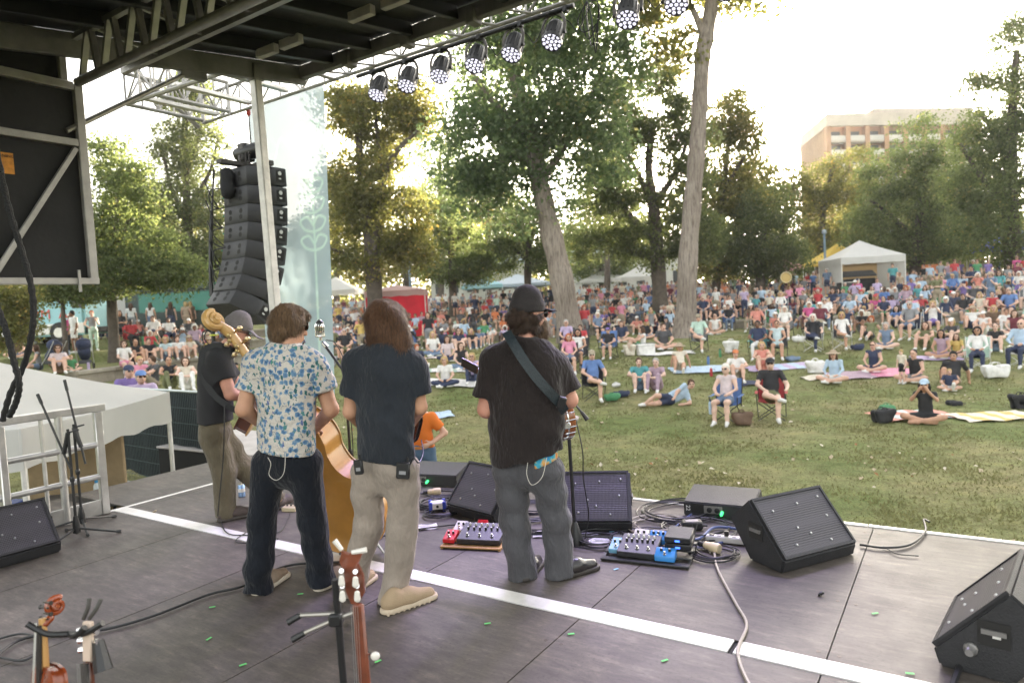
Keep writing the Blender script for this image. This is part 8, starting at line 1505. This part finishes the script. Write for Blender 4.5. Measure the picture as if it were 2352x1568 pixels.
    # blankets, bags and bottles
    for v, w, d, rz, c, c2, lab in [(R6(1600, 1290), 1.5, 1.1, .05, 'coral', 'floral', 'patterned coral and blue blanket under the woman with the phone'), (R6(2150, 1300), 1.5, 1.0, -.03, 'cream', 'yellow', 'cream striped mat right of the woman with the phone'), (R6(1450, 1000), 1.5, .9, .1, 'pink', None, 'hot pink blanket under the woman in dark tank top'), (R6(1180, 1020), 1.3, .9, 0, 'mauve', None, 'crumpled mauve blanket beside the straw hat woman'), (R6(950, 1035), .8, .5, .2, 'cream', None, 'cream blanket edge under the straw hat woman'), (R6(170, 980), 1.8, .9, 0, 'light blue', None, 'blue blanket under the person in cream tank top'), (R6(700, 965), 2.0, .8, .1, 'lilac', 'light blue', 'blue violet blanket behind the red chair'), (R6(500, 1075), 1.0, .5, .1, 'navy', None, 'dark blue blanket behind the nearest couple'), (R6(1760, 905), 1.4, .6, -.2, 'lilac', None, 'pale lilac blanket under the long haired women'), (R5(830, 1070), 1.6, .9, 0, 'white', None, 'white blanket under the blonde woman in white tee'), (R5(770, 985), 1.5, .6, .1, 'white', 'mint', 'pale blanket behind the white tee woman'), (R5(730, 900), 1.2, .6, 0, 'plaid', None, 'pinkish blanket under the blonde woman in jeans'), (R5(2300, 870), 1.8, .6, 0, 'white', None, 'white cloth behind the teal plaid man'), (R5(90, 850), 1.6, .8, .1, 'light blue', 'white', 'blue and white blanket left of the long haired player'), (R5(105, 700), 1.3, .6, 0, 'white', None, 'small white blanket right of the blue banner'), (R5(755, 1290), .7, .6, .3, 'light blue', None, 'pale blue towel on the grass beside the orange tee person'), (R6(2130, 480+130), 1.2, .5, 0, 'denim', None, 'folded blue jacket on the terrace wall')]:
        blanket(hit(*v), w, d, rz, c, lab, c2)
    for v, c, lab, w, h in [(R6(945, 1000), 'white', 'large white tote bag beside the straw hat woman', .6, .42), (R6(2160, 1030), 'white', 'wide white tote bag in front of the woman in white blouse', .9, .4), (R6(375, 860), 'white', 'white tote bag hanging beside the blue chair', .6, .45), (R6(830, 790), 'white', 'white plastic bag behind the woman in black shirt', .4, .25), (R5(2040, 880), 'cream', 'cream canvas bag beside the woman in green skirt', .45, .42), (R5(1870, 1180) if False else R5(1920, 1185), 'green', 'green and white shopping bag beside the royal blue tee man', .42, .2), (R5(1985, 1160), 'navy', 'crumpled navy jacket on the grass', .5, .16), (R6(1400, 1330), 'black', 'black backpack on the corner of the patterned blanket', .5, .3), (R6(1430, 1270), 'green', 'bright green bag on top of the black backpack', .35, .22), (R5(25, 955), 'grey', 'grey backpack on the lawn right of the banner', .4, .4), (R6(1230, 840), 'navy', 'dark patterned bag on the grass near the straw hat', .4, .2), (R6(1880, 1220), 'black', 'pair of black sandals in a heap behind the phone woman', .35, .12), (R5(2050, 690), 'charcoal', 'dark backpack leaning near the trunk', .4, .5), (R6(790, 915), 'denim', 'folded denim jacket with shoes on the grass', .5, .15), (R5(1640, 1330), 'plaid', 'crumpled pale cloth on the grass right of the banjo', .4, .14), (R6(2330, 1240), 'black', 'black bag at the picture edge beside the striped mat', .4, .35), (R5(1950, 1090), 'white', 'white cap lying on the grass', .25, .12)]:
        bag(hit(*v), c, lab, w, h, random.uniform(-.3, .3))
    for v, c, lab in [(R6(220, 940), 'blue', 'blue water bottle on the blue blanket'), (R6(240, 1020), 'red', 'red party cup with white lid on the grass'), (R6(300, 890), 'green', 'dark green flask beside the blue chair'), (R4(600, 975), 'lilac', 'lilac bottle beside the pushchair')]:
        p = hit(*v); t = thing('drink_bottle', p, 0, lab, 'bottle', 'bottles on the lawn'); MB().lathe([(.04, 0), (.045, .02), (.045, .2), (.03, .25)], n=12).build('bottle', cm('cloth', c), t); MB().lathe([(.032, .25), (.032, .29)], n=10).build('lid', cm('cloth', 'white' if c == 'red' else 'navy'), t)
    # white cooler, pushchairs, brass bell
    for v, lab, rz in [(R4(580, 970), 'navy pushchair with raised hood beside the man in white', .5), (R6(190, 640), 'black pushchair hood right of the tall trunk', -.3), (R4(365, 970), 'white framed folded pushchair behind the canopy', 1.2)]:
        p = hit(*v); t = thing('pushchair', p, rz, lab, 'pushchair', 'pushchairs in the audience'); B = Body(); B.cap((0, -.1, .62), (0, .15, .45), .2, .17, 0, .03); B.cut((0, .0, .5), (0, -.3, -1)) if False else None; V, Q, _ = B.net(.04); link('seat', np_mesh('seat', V, Q, [cm('cloth', 'navy')]), t)
        B = Body(); B.ell((0, -.12, .85), (.24, .26, .22), 0, .02); B.ell((0, .05, .78), (.2, .28, .2), 0, .02, None, 1); V, Q, _ = B.net(.035); link('hood', np_mesh('hood', V, Q, [cm('cloth', 'navy')]), t)
        for x in (-.24, .24):
            MB().tube([(x, -.45, 1.0), (x, -.1, .55), (x, .35, .12)], .014, 6).build('frame_tube', mat('frame_white', (.68, .67, .66), .4, .3) if 'white' in lab else BLK, t)
            for y in (-.3, .38): w_ = MB().lathe([(.06, 0), (.11, .005), (.12, .02), (.11, .035), (.06, .04)], (x-.02, y, .12), (1, 0, 0), 14).build('wheel', MATS['rubber_black'], t)
        MB().tube([(-.24, -.45, 1.0), (.24, -.45, 1.0)], .014, 6).build('handlebar', BLK, t); MB().box((0, .05, .25), (.36, .45, .12)).build('basket', cm('cloth', 'charcoal'), t, bevel=.02)
    p = hit(*R5(2150, 875)); t = thing('cooler_box', p, .1, 'white cooler box between the green skirt and the charcoal tee', 'cooler'); MB().box((0, 0, .17), (.6, .36, .34)).build('body', cm('cloth', 'white'), t, bevel=.03); MB().box((0, 0, .36), (.62, .38, .05)).build('lid', cm('cloth', 'white'), t, bevel=.02); MB().tube([(-.31, -.0, .3), (-.34, 0, .42), (.34, 0, .42), (.31, 0, .3)], .012, 6).build('handle', cm('cloth', 'grey'), t)
    p = ground_at(1807, 690, 43); t = thing('sousaphone', p, -.1, 'white rimmed brass horn bell raised above the rear crowd', 'sousaphone'); c = np.array([0, 0, 1.35])
    MB().lathe([(.31, 0), (.31, .012), (.26, .03), (.20, .02), (.16, .10), (.10, .22), (.06, .45)], c, (0, -1, .08) if False else (0, 1, -.08), 28).build('bell', mat('horn_brass', (.34, .24, .09), .35, .6), t); MB().tube([c+np.array([.33*math.cos(a), -.03, .33*math.sin(a)]) for a in np.linspace(0, 2*PI, 25)], .035, 6).build('rim', mat('horn_white', (.66, .56, .34), .35, .3), t); MB().tube(catmull([(0, .4, 1.3), (.3, .45, 1.0), (.2, .4, .5), (-.2, .35, .3), (-.3, .4, .8), (0, .35, 1.1)], 6), .05, 8).build('tubing', MATS['horn_brass'], t)
    p = ground_at(2137, 660, 47); t = thing('orange_sign_board', p, .05, 'orange sign board with white round marks behind the tent', 'sign'); MB().box((0, 0, .9), (1.15, .05, 1.5)).build('board', cm('cloth', 'orange'), t, bevel=.01)
    for x, z in ((-.25, 1.3), (.25, 1.1), (-.2, .8), (.25, .6)): MB().lathe([(.14, 0), (.14, .004)], (x, -.028, z), (0, -1, 0), 14).build('white_mark', cm('cloth', 'white'), t)
    for x in (-.4, .4): MB().bar((x, .1, 0), (x, 0, .5), .04).build('leg', ALU, t)
audience()
# everyone further back: placed on the terraces, each with a look of their own
def back_rows():
    tops = ['white', 'black', 'navy', 'grey', 'blue', 'light blue', 'red', 'pink', 'coral', 'green', 'teal', 'purple', 'orange', 'yellow', 'burgundy', 'olive', 'cream', 'mauve', 'charcoal', 'magenta', 'denim', 'mint', 'brown', 'lilac', 'tan']; wt = np.array([14, 10, 7, 6, 6, 6, 4, 4, 4, 3, 3, 3, 2, 2, 3, 3, 4, 2, 5, 2, 3, 2, 2, 2, 2], float); wt /= wt.sum()
    bots = ['denim', 'navy', 'black', 'khaki', 'grey', 'white', 'olive', 'charcoal']; kinds = [('tee', 'short'), ('shirt', 'short'), ('tank top', 'none'), ('sweater', 'long'), ('blouse', 'short'), ('polo', 'short')]
    hairs = [('short', 'brown'), ('short', 'grey'), ('short', 'black'), ('long', 'brown'), ('long', 'blonde'), ('bob', 'blonde'), ('bob', 'grey'), ('bob', 'white'), ('bun', 'brown'), ('long', 'black'), ('short', 'white'), ('bob', 'red'), ('short', 'blonde')]
    marks = [((-3.4, 34), 'by maple trunk'), ((7.8, 31), 'by bare trunk'), ((21, 41), 'by white tent'), ((-6.6, 40), 'by red booth'), ((8.7, 40), 'under spreading tree'), ((30, 42), 'on edge hillside'), ((14, 40), 'mid right terrace'), ((2.5, 40), 'central terrace'), ((-14, 30), 'behind blue banner'), ((25, 36), 'right terrace'), ((-1, 45), 'rear centre'), ((12, 50), 'under far trees')]
    used = set(); avoid = [(0, 31, 1.0)]; trees = [o.location for o in bpy.data.objects if o.get('category') in ('tree', 'tent', 'sousaphone', 'chair') and o.parent is None]
    n = 0; mass = []; tries = 0; PP = list(PEOPLE); rg = random.Random(5)
    def look(): 
        fem = rg.random() < .52; tp = tops[int(np.searchsorted(np.cumsum(wt), rg.random()))]; kd = rg.choice(kinds); bt = rg.choice(bots); hr = rg.choice(hairs[3:10] if fem else hairs[:3]+hairs[10:]); return fem, tp, kd, bt, hr
    LIM = 300-len(PEOPLE)-6; slots = []
    for ring in range(-3, 7):                       # rows of spectators along the curve of the terraces
        for row in range(4):
            s_ = ring*TGAP+.9+row*1.12
            if ring < 0 and ring*TGAP+.9+row*1.12 < -6.5: continue
            r = AR+s_
            for a in np.arange(-1.15, 1.15, .74/r): slots.append((r, a, s_, ring, row))
    cand = []
    for r, a, s_, ring, row in slots:
        rr = r+rg.uniform(-.25, .25); aa = a+rg.uniform(-.3, .3)/r; x, y = AC[0]+rr*math.sin(aa), AC[1]+rr*math.cos(aa)
        if y < 16: continue
        q = np.array([x, y, 0])-CC; w_ = q@CD; px = 1176+F*(q@CR)/w_
        if not -60 < px < 2420: continue
        if any((x-t.x)**2+(y-t.y)**2 < (3.2 if False else 1.0) for t in trees): continue
        if 19 < x < 23.6 and 39 < y < 44.5: continue
        dens = .86 if px > 1250 else (.74 if px > 740 else .12)
        if px < 745: dens = .0 if px > 560 else .45
        if s_ < -1.2: dens *= (.32 if px > 1950 else .62) if s_ > -5.2 else (.12 if px > 1950 else .3)
        if s_ > 17: dens *= .55
        if rg.random() > dens: continue
        cand.append((x, y, s_, px, row))
    cand.sort(key=lambda c: c[1]); step = 1
    for x, y, s_, px, row in cand:
        if any((x-a)**2+(y-b_)**2 < .38 for a, b_ in PP): continue
        PP.append((x, y)); z = float(terr(x, y)); seated = rg.random() < (.93 if s_ < 12 else .6)
        if n >= LIM: mass.append((x, y, z, seated)); continue
        for _ in range(60):
            fem, tp, kd, bt, hr = look(); place = min(marks, key=lambda m_: (m_[0][0]-x)**2+(m_[0][1]-y)**2)[1]; hat = rg.choice([None]*5+[('cap', 'white'), ('cap', 'navy'), ('cap', 'red'), ('sun_hat', 'tan')])
            hd = (('%s %s hair' % (hr[0] if hr[0] in ('long', 'short') else {'bob': 'bobbed', 'bun': 'tied up'}[hr[0]], hr[1])) if not hat else '%s %s' % (hat[1], 'cap' if hat[0] == 'cap' else 'sun hat')); lab = 'person in %s %s and %s %s, %s, %s' % (tp, kd[0], bt, 'shorts' if rg.random() < .6 else 'trousers', hd, place)
            if lab not in used: break
        used.add(lab); near_w = min(abs(s_-k*TGAP) for k in range(NT)) < .55
        ps = rg.choice(['stand', 'stand_fold', 'stand_hand']) if not seated else rg.choice(['chair', 'chair', 'chair_crossed', 'cross', 'knees', 'lean', 'chair_armsup'] if s_ > 0 else ['chair', 'chair_crossed', 'cross', 'knees', 'lean'])
        if seated and ps.startswith('chair') and n % 3 == 0: chair((x, y, z), face_to((x, y), .15), rg.choice(['navy', 'green', 'blue', 'charcoal', 'red', 'grey', 'teal']), 'camp chair of '+lab.split(', ')[0].replace(' and ', ', ')+' '+place, 'black' if rg.random() < .8 else 'white')
        person((x, y, z), ps, tp, bt, hr, rg.choice(['fair', 'fair', 'light', 'tan', 'fair', 'brown', 'light', 'dark']), lab, fem, rg.uniform(.93, 1.05), None, kd[1], 'short' if 'shorts' in lab else 'long', hat, rg.random() < .15, rg.choice(['white', 'black', 'brown', 'grey']), 'spectators on the terraces'); n += 1
    # the people beyond those: one mass
    if mass:
        Vs, Qs, Ms, k = [], [], [], 0; cl_ = [cm('cloth', t) for t in tops]+[cm('skin', 'fair'), cm('skin', 'tan'), cm('hair', 'brown'), cm('hair', 'grey'), cm('hair', 'black')]+[cm('cloth', b_) for b_ in ('denim', 'khaki')]; data = {}
        for ps in ('chair', 'stand', 'knees'):
            V, Q, I = None, None, None
            me, H = crowd_body(ps, True, .05); V = np.array([v.co[:] for v in me.vertices]); Q = np.array([p.vertices[:] for p in me.polygons]); I = np.array([p.material_index for p in me.polygons]); B = Body().ell((0, -.015, .03), (.09, .10, .11), 0, .02); B.cut((0, .05, .03), (0, 1, -.5)); v2, q2, _ = B.net(.04)
            Q = np.concatenate([Q, q2+len(V)]); I = np.concatenate([I, np.full(len(q2), 10)]); V = np.concatenate([V, v2+H]); data[ps] = (V, Q, I)
        nt_ = len(tops)
        for x, y, z, seated in mass:
            V, Q, I = data[rg.choice(['chair', 'knees']) if seated else 'stand']; a = face_to((x, y), .5); c, s_ = math.cos(a), math.sin(a); W = V@np.array([[c, s_, 0], [-s_, c, 0], [0, 0, 1]])*rg.uniform(.93, 1.05)+np.array([x, y, z])
            tpi = int(np.searchsorted(np.cumsum(wt), rg.random())); ski = nt_+rg.choice([0, 0, 1]); hi = nt_+2+rg.choice([0, 0, 1, 2]); bi = rg.choice([nt_+5, nt_+6, 2, 1]); mp = np.array([ski, tpi, bi, 1, ski, nt_+4, tpi, rg.choice([bi, ski]), ski, ski, hi]); Vs.append(W); Qs.append(Q+k); Ms.append(mp[I]); k += len(W)
        tag(link('crowd', np_mesh('crowd', np.concatenate(Vs), np.concatenate(Qs), cl_, np.concatenate(Ms))), 'mass of far spectators behind the last terrace rows', 'crowd', kind='stuff')
    print('PEOPLE', len(PEOPLE), 'mass', len(mass))
back_rows()
# ================================================================== HAZE
def haze():  # volume added to lift the dark trees and pale the far building
    o = MB().box((0, 100, 25), (340, 330, 58)).build('haze', None, smooth=0); o.data.materials.clear()
    M = bpy.data.materials.new('haze_air'); M.use_nodes = True; t = M.node_tree; t.nodes.clear(); v = t.nodes.new('ShaderNodeVolumePrincipled'); out = t.nodes.new('ShaderNodeOutputMaterial')
    v.inputs['Color'].default_value = (.95, .95, .95, 1); v.inputs['Density'].default_value = .0005; v.inputs['Anisotropy'].default_value = .35; t.links.new(v.outputs[0], out.inputs['Volume'])
    o.data.materials.append(M); tag(o, 'thin bright evening haze in the air over the park', 'haze', kind='stuff'); o.visible_shadow = True
haze()
print('OBJECTS', len(bpy.data.objects))
